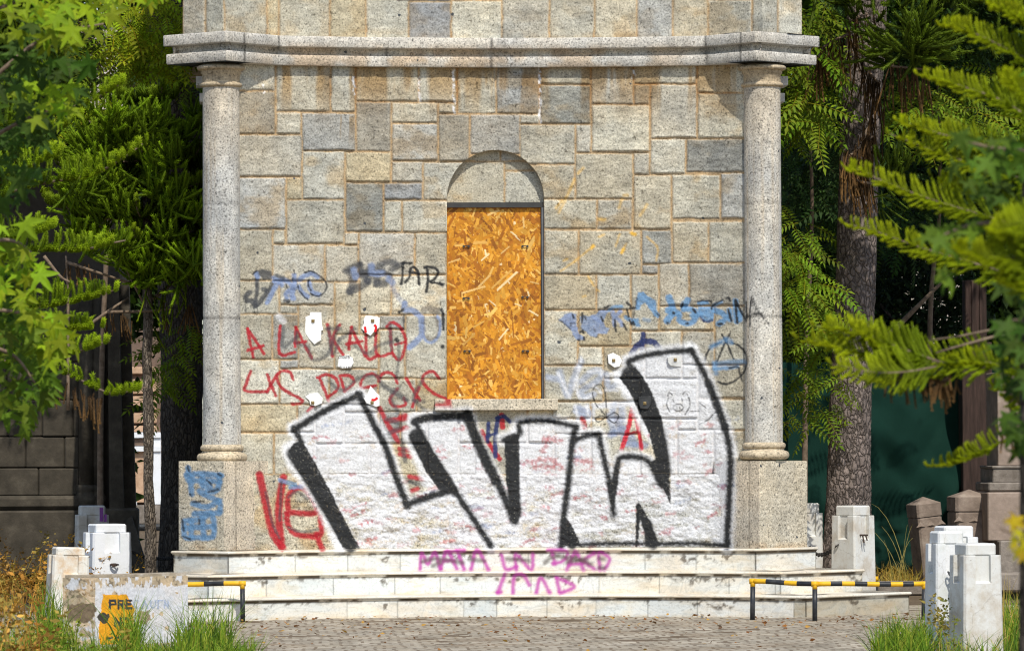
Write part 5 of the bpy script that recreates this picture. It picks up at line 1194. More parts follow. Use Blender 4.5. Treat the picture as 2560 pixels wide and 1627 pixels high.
def bcol(u, v):
    n1 = fbm(u / 26, v / 26, 5, 5); n2 = fbm(u / 9, v / 30, 7, 4); n3 = fbm(u / 7, v / 7, 2, 3)
    con = np.array([0.42, 0.34, 0.23]) * (0.65 + 0.7 * n1)[:, None]; con = con * (1 - 0.5 * sst(0.55, 0.68, n3)[:, None])
    wht = np.array([0.55, 0.56, 0.57]) * (0.82 + 0.36 * n1)[:, None]
    top = v < 1466 + (n2 - 0.5) * 34
    lft = u < 238
    whitem = np.where(lft, (n1 + 0.15 * sst(1480, 1600, v)) > 0.55, (~top) & (n1 < 0.72))
    whitem |= (n2 > 0.60) & top
    c = np.where(whitem[:, None], wht * np.array([1, 1.0, 1.02]), con)
    tan = sst(0.42, 0.6, n1) * np.where(lft, 0.85, 0.15); c = c * (1 - tan[:, None] * (1 - np.array([0.95, 0.68, 0.38])))
    x, y = u * 2.55, (v - 1027) * 2.55
    # yellow stencil field with a torn right edge
    q = np.array([(655, 1170), (805, 1168), (822, 1195), (838, 1230), (862, 1262), (850, 1300), (852, 1330), (848, 1370), (880, 1395), (830, 1440), (845, 1500), (640, 1500), (628, 1400), (640, 1330)], float)
    yel = inpoly(x + (n3 - 0.5) * 12, y + (n2 - 0.5) * 12, q)
    c = np.where(yel[:, None], np.array([0.66, 0.30, 0.012]) * (0.8 + 0.35 * n1)[:, None], c)
    blob = np.hypot((x - 660) / 34, (y - 1315) / 38) + (n3 - 0.5) * 0.9 < 1
    c = np.where(blob[:, None], np.array([0.05, 0.042, 0.035]), c)
    for l in LET:
        m = (seg_d(u, v, l) + (n3 - 0.5) * 1.5 < 2.9) & (x < 850); c = np.where(m[:, None], np.array([0.035, 0.035, 0.04]), c)
    for l in LETB:
        m = (seg_d(u, v, l) + (n3 - 0.5) * 3.5 < 2.0); c = np.where((m & ~yel)[:, None], c * 0.45 + np.array([0.10, 0.14, 0.24]), c)
    ch = inpoly(x + (n3 - 0.5) * 40, y + (n2 - 0.5) * 40, np.array([(870, 1270), (950, 1265), (960, 1330), (930, 1370), (880, 1330)], float))
    c = np.where(ch[:, None], np.array([0.30, 0.24, 0.16]) * (0.7 + 0.6 * n3)[:, None], c)
    ch = inpoly(x + (n3 - 0.5) * 30, y + (n2 - 0.5) * 30, np.array([(430, 1240), (600, 1215), (610, 1300), (560, 1350), (430, 1340)], float))
    c = np.where(ch[:, None], np.array([0.17, 0.125, 0.08]) * (0.6 + 0.8 * n3)[:, None], c)
    return c
M_BLK, t, b = new_mat('peeling_block', 0.85, 0.25); L(t, mix(t, 1.0, attr(t, 'tint').outputs['Color'], ramp(t, noise(t, obco(t), 40, 3), [(0.3, 0.8), (0.6, 1.05)]), 'MULTIPLY'), b.inputs['Base Color']); bump(t, b, noise(t, obco(t), 30, 5), 0.4, 0.012)
rf = lambda s_, z: 0.012 * (fbm(s_ * 9, z * 9, 3, 4) - 0.5)
face_grid(CB, cR, -0.05, H, 0.007, 'front_face', M_BLK, bx, bcol, rf)
face_grid(cL, CB, -0.05, H, 0.009, 'side_face', M_BLK, bx, bcol, rf)
back = cR + (cL - CB); back2 = back
mb = MB(); e_ = 0.0
mb.loops([[(p[0], p[1], z) for p in (CB + [0, 0.012, 0], cR + [-0.012, 0.008, 0], back, cL + [0.01, 0.005, 0])] for z in (-0.05, H)]); 
mb.loops([[(p[0] + rr.normal(0, 0.004), p[1], z) for p in (CB + [0.01, 0.02, 0], (CB + cR) / 2 + [0, 0.02, 0], cR + [-0.02, 0.03, 0], back + [-0.02, -0.03, 0], cL + [0.03, 0.0, 0])] for z in (H - 0.01, H + 0.028)])
mb.build('core', simple_mat('raw_concrete', (0.20, 0.16, 0.11), (0.36, 0.30, 0.22), 6, 0.9, (0.50, 0.46, 0.40), 0.02), bx)

# yellow and black pipe barriers
M_YEL = simple_mat('yellow_enamel', (0.62, 0.33, 0.012), (0.72, 0.40, 0.015), 8, 0.45, (0.50, 0.28, 0.03), 0.002)
M_BLKP = simple_mat('black_enamel', (0.012, 0.013, 0.015), (0.028, 0.03, 0.034), 8, 0.4, (0.06, 0.06, 0.06), 0.002)
def barrier(o, rails, posts, label, r_=0.030):
    root = empty('pipe_barrier', o, label, 'barrier', 'striped pipe barriers by the steps')
    for a, b_, col in rails:
        pass
    for (p0, p1) in posts:
        mb = MB(); p0 = np.array(p0); p1 = np.array(p1); mb.tube([p0 - [0, 0, 0.05], p1 * 0.86 + p0 * 0.14], r_, 14); 
        po = mb.build('post', M_BLKP, root, True)
        mb = MB(); mb.tube([p1 * 0.86 + p0 * 0.14, p1 * 0.95 + p0 * 0.05, p1 + [0, 0, r_ * 0.9]], [r_, r_ * 1.02, r_ * 1.0], 14); mb.tube([p1 + [-r_ * 1.4, 0, 0], p1 + [r_ * 1.4, 0, 0]], r_ * 1.12, 14); mb.build('elbow', M_YEL, po, True)
    for (p0, p1, stripes) in rails:
        p0 = np.array(p0); p1 = np.array(p1); mb = MB(); s0 = 0; ids = []
        cuts = [0.0] + list(stripes)
        ring_t = sorted(set(cuts + list(np.linspace(0, 1, 12)))); mb.tube([p0 + (p1 - p0) * q + np.array([0, 0, 0.004 * math.sin(q * 7)]) for q in ring_t], r_, 14)
        for i in range(len(ring_t) - 1):
            mid = (ring_t[i] + ring_t[i + 1]) / 2; ids += [int(np.searchsorted(stripes, mid)) % 2] * 14
        ids += [0, (len(stripes) - 1) % 2]
        mesh_obj('rail', np.concatenate(mb.v), mb.f, [M_YEL, M_BLKP], root, True, None, ids)
    return root
def gp(u, v): return G(np.array(float(u)), np.array(float(v)))
a, b_, c = gp(1881, 1550), gp(2037, 1552), gp(2309, 1549)
at, bt_, ct = P(1882, 1452, a[1]), P(2037, 1459, b_[1]), P(2311, 1459, c[1])
barrier((a[0], a[1], 0), [(at, bt_, (0.22, 0.52, 0.72, 1.0)), (bt_, ct, (0.14, 0.245, 0.36, 0.475, 0.585, 0.69, 0.80, 0.90, 1.0))], [(a, at), (b_, bt_), (c, ct)], 'yellow and black pipe barrier with three posts at the right end of the steps')
a = gp(607, 1553); b_ = gp(415, 1553); at = P(606, 1458, a[1]); bt_ = P(415, 1460, b_[1])
barrier((a[0], a[1], 0), [(at, bt_, (0.24, 0.50, 0.78, 1.0))], [(a, at), (b_, bt_)], 'yellow and black pipe barrier at left, partly behind the painted concrete block')
a = gp(2190, 1492); at = P(2187, 1446, a[1]); q = P(2155, 1448, a[1] + 0.4); gq = np.array([q[0], q[1], 0])
barrier((a[0], a[1], 0), [(at, q, (0.8, 1.0))], [(a, at)], 'short leaning pipe barrier behind the right corner of the steps')

# ================================================================ graves and walls behind
M_BRN = simple_mat('brown_sandstone', (0.15, 0.115, 0.09), (0.25, 0.195, 0.155), 5, 0.9, (0.34, 0.28, 0.225), 0.02)
M_PINK = simple_mat('pink_stone', (0.20, 0.155, 0.12), (0.29, 0.225, 0.18), 4, 0.9, (0.38, 0.31, 0.255), 0.015)
def grave_post(u, vb, w_px, vt, rz, ty, label):
    o = G(np.array(float(u)), np.array(float(vb))); dist = (o - CAM) @ FW; k = FPX / dist; wd = w_px / k; H = P(u, vt, o[1])[2]
    r = empty('grave_post', o, label, 'grave post', 'brown stone posts by the tarpaulin'); r.rotation_euler = (0, ty, rz); hw = wd / 2
    mb = MB(); ch = 0.07 * wd
    def oc(s_, z): return [(x * s_, y * s_, z) for x, y in ((-hw + ch, -hw), (hw - ch, -hw), (hw, -hw + ch), (hw, hw - ch), (hw - ch, hw), (-hw + ch, hw), (-hw, hw - ch), (-hw, -hw + ch))]
    mb.loops([oc(0.94, -0.1), oc(0.97, H * 0.78), oc(0.9, H * 0.80)])
    o1 = mb.build('shaft', M_BRN, None); o1.parent = r
    mb = MB(); mb.loops([oc(1.0, H * 0.80), oc(1.0, H * 0.93), oc(0.04, H)]); o2 = mb.build('cap', M_BRN, None); o2.parent = r
    mb = MB()
    for s_ in (-1, 0, 1):
        mb = MB(); x = s_ * hw * 0.84; y_ = -hw * 0.97 - 0.004; mb.add([(x - 0.07, y_, H * 0.70), (x + 0.07, y_, H * 0.70), (x, y_, H * 0.755), (x, y_ - 0.022, H * 0.71)], [(0, 1, 3), (1, 2, 3), (2, 0, 3)])
        o3 = mb.build('arch_moulding', M_BRN, None); o3.parent = r
    return r
grave_post(2330, 1482, 68, 1240, 0.3, -0.10, 'brown stone post leaning left before the green tarpaulin')
grave_post(2424, 1490, 93, 1223, 0.12, 0.0, 'upright brown stone post with a wide pyramid cap')
# brown tomb at far right
t0 = G(np.array(2530.0), np.array(1495.0)); y0 = t0[1]
tomb = empty('stone_tomb', t0, 'pinkish brown stone tomb with moulded base at the right edge', 'tomb')
def pb(mb, u0, v0, u1, v1, y, dep, **k):
    a_ = P(u0, v1, y); c_ = P(u1, v0, y); mb.box((a_[0], y, a_[2]), (c_[0], y + dep, c_[2]), **k)
M_TGR = simple_mat('grey_base_stone', (0.12, 0.10, 0.08), (0.22, 0.19, 0.16), 5, 0.95, (0.30, 0.26, 0.22), 0.03)
mb = MB(); pb(mb, 2500, 1350, 2640, 1500, y0, 1.6, bevel=0.02); pb(mb, 2480, 1430, 2700, 1480, y0 - 0.5, 0.49, bevel=0.03); mb.build('base', M_TGR, tomb)
mb = MB(); pb(mb, 2470, 1229, 2700, 1352, y0 + 0.2, 1.4, bevel=0.015); mb.build('plinth', M_PINK, tomb)
mb = MB(); pb(mb, 2472, 1205, 2560, 1228, y0 + 0.28, 1.2, bevel=0.02); pb(mb, 2482, 1170, 2640, 1206, y0 + 0.34, 1.1, bevel=0.012); pb(mb, 2480, 1163, 2640, 1171, y0 + 0.32, 1.1, bevel=0.01); mb.build('moulding', M_TGR, tomb)
mb = MB(); pb(mb, 2495, 930, 2640, 1164, y0 + 0.4, 1.0, bevel=0.01); mb.build('shaft', M_PINK, tomb)
# low kerb behind the right end of the steps
mb = MB(); kq = G(np.array(2300.0), np.array(1488.0)); pb(mb, 2195, 1452, 2420, 1488, kq[1], 0.4, bevel=0.02)
tag(mb.build('stone_kerb', M_TGR), 'low weathered stone kerb behind the barrier at right', 'kerb')
# green tarpaulin fence
ty_ = 9.0
us = np.arange(1900, 2500, 5.0); vs = np.arange(905, 1425, 5.0); uu, vv = np.meshgrid(us, vs)
V = P(uu, vv, ty_); Xv, Zv = V[..., 0], V[..., 2]
f1 = np.sin(Xv * 9 + 1.3 * np.sin(Zv * 1.7)) * 0.035 + (fbm(Xv * 1.2 + Zv * 0.9, Zv * 0.5 - Xv * 0.4, 5, 2) - 0.5) * 0.42
ln = (uu - 2250) * 0.82 + (vv - 1380) * 0.52                       # a long slanting fold
f1 += 0.45 * sst(-90, 26, ln) - 0.55 * sst(26, 60, ln); f1 += 0.10 * np.sin((uu + vv * 0.6) / 17 + fbm(uu / 40, vv / 40, 3) * 4) * sst(1250, 1400, vv)
V[..., 1] += -f1
M_TARP, t, b = new_mat('green_tarp', 0.85, 0.08); L(t, ramp(t, noise(t, obco(t), 2.2, 5, 0.6), [(0.3, (0.0055, 0.025, 0.018)), (0.7, (0.0075, 0.033, 0.024))]), b.inputs['Base Color']); bump(t, b, noise(t, obco(t, (1, 1, 0.5)), 5, 5), 0.12, 0.05)
bf = V.reshape(-1, 3); n_ = len(bf); bk = bf + [0, 0.02, 0]
tarp = tag(mesh_obj('tarpaulin', np.concatenate([bf, bk]), np.concatenate([gridF(*uu.shape), gridF(*uu.shape)[:, ::-1] + n_]), M_TARP, None, True), 'dark green tarpaulin hung as a screen behind the right tree trunk', 'tarpaulin')
# dark timber post
M_TIM = simple_mat('dark_timber', (0.022, 0.014, 0.011), (0.045, 0.028, 0.022), 7, 0.9, (0.07, 0.042, 0.034), 0.01, stretch=(3, 3, 0.3))
pw = empty('timber_gatepost', P(2440, 1420, 8.4) * [1, 1, 0], 'dark brown timber post with a stepped head above the green tarpaulin', 'post')
mb = MB(); pb(mb, 2414, 700, 2466, 860, 8.3, 0.3, bevel=0.01); pb(mb, 2409, 855, 2480, 1425, 8.25, 0.4, bevel=0.01); mb.build('shaft', M_TIM, pw)
mb = MB(); pb(mb, 2430, 702, 2436, 855, 8.28, 0.02); pb(mb, 2450, 702, 2455, 855, 8.28, 0.02); mb.build('moulding', M_TIM, pw)

# dark gothic mausoleum at left
M_GOT = simple_mat('grey_gothic_stone', (0.034, 0.029, 0.021), (0.062, 0.052, 0.038), 4, 0.92, (0.10, 0.085, 0.062), 0.02)
M_GOT2 = simple_mat('mortar_dark', (0.05, 0.042, 0.033), (0.07, 0.06, 0.05), 6, 0.95)
my = 11.5
mau = empty('gothic_mausoleum', P(120, 1440, my) * [1, 1, 0], 'dark grey stone mausoleum with clustered columns behind the left trees', 'mausoleum')
mb = MB()
rg = np.random.default_rng(4)
for r_, (va, vb) in enumerate(((820, 905), (905, 1000), (1000, 1092), (1092, 1170), (1170, 1240))):
    u = -260 - 30 * (r_ % 2)
    while u < 196:
        w_ = rg.uniform(55, 115); pb(mb, u, va, min(u + w_, 198), vb - 1.0, my + rg.uniform(-0.02, 0.02), 0.5, bevel=0.02); u += w_ + 1.0
mb.build('wall', M_GOT, mau)
mb = MB(); pb(mb, -280, 400, 300, 1450, my + 0.25, 4.0); mb.build('inner_wall', M_GOT2, mau)
mb = MB(); pb(mb, -280, 1238, 205, 1275, my - 0.18, 0.6, bevel=0.05); pb(mb, -280, 1275, 230, 1440, my - 0.28, 0.8, bevel=0.03); mb.build('plinth', M_GOT, mau)
for uc, rw in ((216, 20), (244, 14)):
    c = P(uc, 1000, my - 0.05); zt = P(uc, 700, my)[2]; zb = P(uc, 1262, my)[2]; zr = P(uc, 1217, my)[2]; r_ = rw / (FPX / 71.5)
    mb = MB(); mb.lathe((c[0], c[1]), [(r_, zr), (r_ * 0.96, zt)], 24); cs = mb.build('column', M_GOT, mau, True)
    mb = MB(); mb.lathe((c[0], c[1]), [(r_ * 1.25, zb - 0.3), (r_ * 1.25, zb), (r_ * 1.5, zb + 0.05), (r_ * 1.55, zb + 0.12), (r_ * 1.2, zb + 0.16), (r_ * 1.15, zb + 0.2), (r_ * 1.3, zr - 0.04), (r_ * 1.2, zr + 0.02), (r_, zr + 0.03)], 24); mb.build('column_base', M_GOT, cs, True)
mb = MB()
for (ua, ub, slope, yy) in ((268, 296, 14, my - 0.1), (300, 322, 18, my + 0.3)):
    A = [P(ua, 700, yy), P(ub, 700, yy), P(ub + slope, 1290, yy - 0.1), P(ua + slope * 0.4, 1290, yy - 0.1)]
    mb.loops([[tuple(p) for p in A], [tuple(p + np.array([0, 0.5, 0])) for p in A]])
pb(mb, 255, 1270, 345, 1440, my - 0.25, 1.0, bevel=0.03)
A = [P(312, 1300, my - 0.8), P(328, 1290, my - 0.8), P(372, 1430, my - 1.2), P(340, 1440, my - 1.2)]
mb.loops([[tuple(p) for p in A], [tuple(p + np.array([0, 0.5, 0])) for p in A]])
mb.build('buttress', M_GOT, mau)

# sunlit tomb seen through the gap at left
fy = 60.0
ft = empty('brick_tomb', P(355, 1270, fy) * [1, 1, 0], 'sunlit banded brick tomb with white frame, far behind the thin bare trunk', 'tomb')
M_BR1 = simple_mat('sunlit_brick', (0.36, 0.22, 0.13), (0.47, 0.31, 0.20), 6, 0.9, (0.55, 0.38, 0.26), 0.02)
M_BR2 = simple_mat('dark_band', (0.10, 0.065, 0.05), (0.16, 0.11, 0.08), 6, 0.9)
mb = MB()
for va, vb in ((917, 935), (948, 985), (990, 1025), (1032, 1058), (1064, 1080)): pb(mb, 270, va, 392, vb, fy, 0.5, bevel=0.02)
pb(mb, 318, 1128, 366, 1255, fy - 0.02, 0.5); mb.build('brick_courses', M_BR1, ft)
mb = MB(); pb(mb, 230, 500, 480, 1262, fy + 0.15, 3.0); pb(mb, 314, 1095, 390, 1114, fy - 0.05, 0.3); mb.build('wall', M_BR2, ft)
mb = MB(); pb(mb, 305, 1080, 402, 1094, fy - 0.15, 0.4); pb(mb, 312, 1115, 402, 1128, fy - 0.15, 0.4); pb(mb, 372, 1094, 402, 1260, fy - 0.1, 0.4); pb(mb, 300, 1236, 342, 1262, fy - 0.12, 0.4); mb.build('white_frame', M_WHB, ft)
mb = MB(); pb(mb, 280, 1262, 420, 1310, fy - 0.3, 1.5, bevel=0.02); mb.build('plinth', M_TGR, ft)

# ================================================================ trees
def shoot_template(nr=6, ns=5, nd=9, na=6, seed=1):
    rg = np.random.default_rng(seed); V = []; F4 = []; F3 = []; vt = []
    xs = np.linspace(0, 1, nr)
    def cz(x): return 2.6 * x ** 2
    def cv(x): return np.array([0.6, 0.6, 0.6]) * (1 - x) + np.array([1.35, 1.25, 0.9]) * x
    for x in xs:
        r = 0.62 * (1 if x < 0.95 else 0.55)
        for j in range(ns):
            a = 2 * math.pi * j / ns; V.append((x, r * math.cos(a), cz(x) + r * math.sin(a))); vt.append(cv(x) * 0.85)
    F4 = [(i * ns + j, i * ns + (j + 1) % ns, (i + 1) * ns + (j + 1) % ns, (i + 1) * ns + j) for i in range(nr - 1) for j in range(ns)]
    tip = len(V); V.append((1.03, 0, cz(1.03))); vt.append(cv(1.0))
    F3 += [((nr - 1) * ns + j, (nr - 1) * ns + (j + 1) % ns, tip) for j in range(ns)]
    for i in range(nd):
        for j in range(na):
            x = (i + 0.3 + 0.5 * rg.uniform()) / nd; a = 2 * math.pi * (j + 0.5 * (i % 2)) / na + rg.normal(0, 0.15)
            c, s_ = math.cos(a), math.sin(a); w_ = 0.30; k = len(V); dx = 0.075
            V += [(x - 0.02, 0.5 * c - w_ * s_, cz(x) + 0.5 * s_ + w_ * c), (x - 0.02, 0.5 * c + w_ * s_, cz(x) + 0.5 * s_ - w_ * c), (x + dx, 1.25 * c, cz(x + dx) + 1.25 * s_)]
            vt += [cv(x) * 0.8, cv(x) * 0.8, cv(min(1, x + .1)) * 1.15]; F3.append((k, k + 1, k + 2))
    return np.array(V), [np.array(F4), np.array(F3)], np.array(vt)
SH = shoot_template()
def frond_template(pairs=8, seed=2):
    V = []; F3 = []; vt = []
    def lf(o, d, l, w_, n, b_):
        d = np.array(d, float); d /= np.linalg.norm(d); s_ = np.cross(n, d); s_ /= np.linalg.norm(s_); k = len(V); o = np.array(o)
        V.extend([o, o + d * l * 0.42 + s_ * w_ + np.array(n) * w_ * 0.35, o + d * l * 0.45, o + d * l * 0.42 - s_ * w_ + np.array(n) * w_ * 0.35, o + d * l - np.array(n) * l * 0.10])
        F3.extend([(k, k + 2, k + 1), (k, k + 3, k + 2), (k + 1, k + 2, k + 4), (k + 2, k + 3, k + 4)]); vt.extend([np.ones(3) * b_] * 5)
    z = lambda x: -0.30 * x * x
    for i in range(pairs):
        x = 0.16 + 0.78 * i / (pairs - 1); l = 0.25 * (1 - 0.35 * abs(x - 0.55) / 0.45)
        for s_ in (-1, 1): lf((x, 0, z(x)), (0.42, s_, -0.28), l, l * 0.17, (0, 0, 1), 0.85 + 0.3 * ((i * 7 + s_ * 3) % 5) / 5)
    lf((0.97, 0, z(0.97)), (1, 0, -0.5), 0.2, 0.04, (0, 0, 1), 1)
    k = len(V)
    for x in (0, 0.33, 0.66, 1.0): V.extend([(x, -0.008, z(x)), (x, 0.008, z(x))]); vt.extend([(1.0, 0.6, 0.5)] * 2)
    F4 = [(k + 2 * i, k + 2 * i + 1, k + 2 * i + 3, k + 2 * i + 2) for i in range(3)]
    return np.array(V, float), [np.array(F3), np.array(F4)], np.array(vt)
FR = frond_template()
def star_template():
    pts = []
    for a, r in ((-128, .68), (-64, .95), (0, 1.05), (64, .95), (128, .68)):
        pts += [(a - 15, r * .56), (a - 5, r * .86), (a, r), (a + 5, r * .86), (a + 15, r * .56)]
        if a < 128: pts.append((a + 32, 0.33))
    pts.append((180, 0.12))
    V = [(0, 0, 0)] + [(r * math.cos(math.radians(a)), r * math.sin(math.radians(a)), -0.22 * r * r + 0.06 * math.sin(math.radians(a * 5))) for a, r in pts]
    n = len(pts); F = [(0, i + 1, (i + 1) % n + 1) for i in range(n)]
    V2 = [(-0.1, -0.012, 0), (-0.1, 0.012, 0), (-0.75, 0.01, 0.25), (-0.75, -0.01, 0.25)]
    k = len(V); V += V2
    return np.array(V, float), [np.array(F), np.array([(k, k + 1, k + 2, k + 3)])], np.ones((len(V), 3))
STR = star_template()
def clump_template(n=14, seed=4, sz=0.34, asp=0.42):
    rg = np.random.default_rng(seed); V = []; F = []; vt = []
    for i in range(n):
        o = rg.normal(0, 0.42, 3); d = rdir(1, rg, -0.9, 0.5)[0]; s_ = np.cross(d, rdir(1, rg)[0]); s_ /= np.linalg.norm(s_); l = sz * rg.uniform(0.6, 1.3); k = len(V)
        nn_ = np.cross(d, s_)
        V += [o, o + d * l * 0.45 + s_ * l * asp * 0.5, o + d * l + nn_ * l * 0.12, o + d * l * 0.45 - s_ * l * asp * 0.5]; F.append((k, k + 1, k + 2, k + 3)); vt += [np.ones(3) * rg.uniform(0.65, 1.35)] * 4
    return np.array(V), [np.array(F)], np.array(vt)
CT = [clump_template(14, 4), clump_template(14, 5), clump_template(16, 6, 0.28)]
UPV = np.array([0, 0, 1.0])

def bark_mat(name, plate, crack, pale, sc=(17, 17, 9)):
    m, t, b = new_mat(name, 0.92, 0.2)
    co = obco(t, sc)
    ad = N(t, 'ShaderNodeVectorMath', operation='ADD'); s_ = N(t, 'ShaderNodeVectorMath', operation='SCALE'); s_.inputs['Scale'].default_value = 1.5
    nn_ = N(t, 'ShaderNodeTexNoise'); nn_.inputs['Scale'].default_value = 0.9; nn_.inputs['Detail'].default_value = 5; L(t, co, nn_.inputs['Vector']); L(t, nn_.outputs[1], s_.inputs[0]); L(t, co, ad.inputs[0]); L(t, s_.outputs[0], ad.inputs[1])
    v = N(t, 'ShaderNodeTexVoronoi', feature='DISTANCE_TO_EDGE'); v.inputs['Scale'].default_value = 1.0; L(t, ad.outputs[0], v.inputs['Vector'])
    v2 = N(t, 'ShaderNodeTexVoronoi'); v2.inputs['Scale'].default_value = 1.0; L(t, ad.outputs[0], v2.inputs['Vector'])
    c = mix(t, ramp(t, noise(t, obco(t), 6, 6, 0.7), [(0.35, 0.0), (0.65, 1.0)]), plate, pale)
    sep = N(t, 'ShaderNodeSeparateColor'); L(t, v2.outputs['Color'], sep.inputs[0])
    c = mix(t, 1.0, c, ramp(t, sep.outputs[0], [(0.0, 0.65), (1.0, 1.25)]), 'MULTIPLY')
    c = mix(t, ramp(t, v.outputs['Distance'], [(0.0, 0.9), (0.08, 0.0)]), c, crack)
    L(t, c, b.inputs['Base Color'])
    bump(t, b, ramp(t, v.outputs['Distance'], [(0.0, 0.0), (0.16, 0.8), (0.4, 1.0)]), 1.0, 0.03)
    return m
def trunk(name, px, dist, mat, parent, rough=0.02, n=72, zlow=-0.1, ztop=None, lean=0.0, sc=9):
    c = []; r = []
    for u, v, w_ in px:
        p = PD(np.array(float(u)), np.array(float(v)), np.array(float(dist))); c.append(p); r.append(w_ / 2 / (FPX / dist))
    c = np.array(c); c[:, 1] = c[:, 1].mean(); r = np.array(r); o = np.argsort(c[:, 2]); c, r = c[o], r[o]
    if c[0, 2] > zlow:
        d = (c[0] - c[1]) / (c[0, 2] - c[1, 2]); c = np.vstack([c[0] + d * (zlow - c[0, 2]), c]); r = np.concatenate([[r[0] * 1.25], r])
    if ztop and c[-1, 2] < ztop:
        d = (c[-1] - c[-2]) / (c[-1, 2] - c[-2, 2]); c = np.vstack([c, c[-1] + d * (ztop - c[-1, 2])]); r = np.concatenate([r, [r[-1] * 0.7]])
    z = np.arange(c[0, 2], c[-1, 2], 0.025); cx = np.interp(z, c[:, 2], c[:, 0]); cy = np.interp(z, c[:, 2], c[:, 1]); rr_ = np.interp(z, c[:, 2], r)
    th = np.linspace(0, 2 * np.pi, n, endpoint=False); Zg, Tg = np.meshgrid(z, th, indexing='ij')
    ca, sa = np.cos(Tg), np.sin(Tg)
    k = rr_[:, None] * 1.0
    nz = fbm(ca * 3 + Zg * 0.9 + 40, sa * 3 + Zg * 2.3 + 40, 5, 5) - 0.5
    nz2 = fbm(ca * sc * 0.8 + 10 + Zg, sa * sc * 0.8 + Zg * sc * 0.9 + 10, 9, 3) - 0.5
    R = k * (1 + 0.16 * nz) + rough * nz2 * 2
    V = np.stack([cx[:, None] + R * ca, cy[:, None] + R * sa, Zg], -1).reshape(-1, 3)
    i = np.arange(len(z) * n).reshape(len(z), n)
    F = np.stack([i[:-1], np.roll(i[:-1], -1, 1), np.roll(i[1:], -1, 1), i[1:]], -1).reshape(-1, 4)
    return mesh_obj(name, V, F, mat, parent, True)
M_BARK = bark_mat('grey_plated_bark', (0.13, 0.105, 0.088), (0.06, 0.049, 0.041), (0.25, 0.20, 0.175))
M_BARKD = bark_mat('dark_bark', (0.050, 0.042, 0.034), (0.022, 0.018, 0.014), (0.085, 0.07, 0.055), (22, 22, 8))
M_TWIG = simple_mat('twig_bark', (0.10, 0.07, 0.045), (0.18, 0.13, 0.09), 14, 0.9, (0.25, 0.19, 0.13), 0.004)
M_THIN = bark_mat('thin_trunk_bark', (0.12, 0.095, 0.07), (0.04, 0.03, 0.024), (0.27, 0.22, 0.17), (44, 44, 11))
GT = np.array([0.19, 0.28, 0.010]); GD = np.array([0.08, 0.14, 0.012]); YT = np.array([0.36, 0.42, 0.012])

def arau(im, wood, ctrl, l0, n, col, rng, rad=0.016, side=None, upw=0.35, fwd=0.7, droop=0.0, rows=2, tipfrac=0.16, lexp=0.8, rw=0.014):
    """one branch: axis through ctrl (base..tip) with rope-like side shoots"""
    p = smooth(np.asarray(ctrl, float), 10); d = np.concatenate([[0], np.cumsum(np.linalg.norm(np.diff(p, axis=0), axis=1))]); Lb = d[-1]
    s_ = np.sort(rng.uniform(0.06, 1.0, n)) ; s_[-3:] = 1.0
    O = np.array([np.interp(s_ * Lb, d, p[:, j]) for j in range(3)]).T
    Tn = np.gradient(p, axis=0); Tn /= np.linalg.norm(Tn, axis=1)[:, None]
    tg = np.array([np.interp(s_ * Lb, d, Tn[:, j]) for j in range(3)]).T
    sd = np.cross(tg, UPV); sd /= np.linalg.norm(sd, axis=1)[:, None] + 1e-9
    if side is not None: sd = np.tile(np.asarray(side, float), (n, 1))
    sg = np.where(np.arange(n) % 2 == 0, 1, -1)[:, None] * rng.uniform(0.55, 1.1, n)[:, None]
    up2 = np.cross(sd, tg); up2 *= np.sign(up2[:, 2:3] + 1e-9)
    dr = tg * fwd + sd * sg + up2 * (upw + rng.normal(0, 0.16, n))[:, None] - UPV * droop + rng.normal(0, 0.08, (n, 3))
    dr[-3:] = tg[-3:] + rng.normal(0, 0.15, (3, 3))
    ln = l0 * ((1 - s_) ** lexp * (1 - tipfrac) + tipfrac) * rng.uniform(0.75, 1.15, n)
    R = frames(dr, np.tile(UPV, (n, 1)))
    R = R * np.stack([ln, np.full(n, rad), np.full(n, rad)], 1)[:, None, :]
    fr = np.clip(s_, 0, 1)[:, None]
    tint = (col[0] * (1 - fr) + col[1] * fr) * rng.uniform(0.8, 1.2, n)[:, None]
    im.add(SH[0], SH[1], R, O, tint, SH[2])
    if wood is not None: wood.tube(p[::3] if len(p) > 8 else p, np.linspace(rw, rw * 0.4, len(p[::3] if len(p) > 8 else p)), 6)
def pxline(pts): return np.array([PD(np.array(float(u)), np.array(float(v)), np.array(float(dd))) for u, v, dd in pts])
def base_on_ground(u, v, dist):
    p = PD(np.array(float(u)), np.array(float(v)), np.array(float(dist))); return (p[0], p[1], 0)

# ---- right: big araucaria with grey bark
rg = np.random.default_rng(12)
TR = empty('araucaria_tree', base_on_ground(2112, 1400, 64), 'big grey barked araucaria trunk with hanging dead branchlets right of the monument', 'tree', 'araucaria trees')
trunk('trunk', [(2172, 0, 96), (2156, 250, 98), (2141, 600, 97), (2136, 800, 99), (2126, 1000, 104), (2119, 1250, 111), (2113, 1420, 124)], 64, M_BARK, TR, 0.022, ztop=13.0)
im, wd = IM(), MB()
def fan(im, u, v, dist, n, l0, l1, dmean, spread, col, rad, rng, jit=0.1):
    o = PD(np.array(float(u)), np.array(float(v)), np.array(float(dist)))
    d = np.array(dmean, float) + rng.normal(0, spread, (n, 3)); ln = rng.uniform(l0, l1, n)
    R = frames(d, np.tile(UPV, (n, 1))) * np.stack([ln, np.full(n, rad), np.full(n, rad)], 1)[:, None, :]
    O = o + rng.normal(0, jit, (n, 3)); im.add(SH[0], SH[1], R, O, np.array(col) * rng.uniform(0.7, 1.25, (n, 1)), SH[2])
G1 = np.array([0.10, 0.16, 0.016])
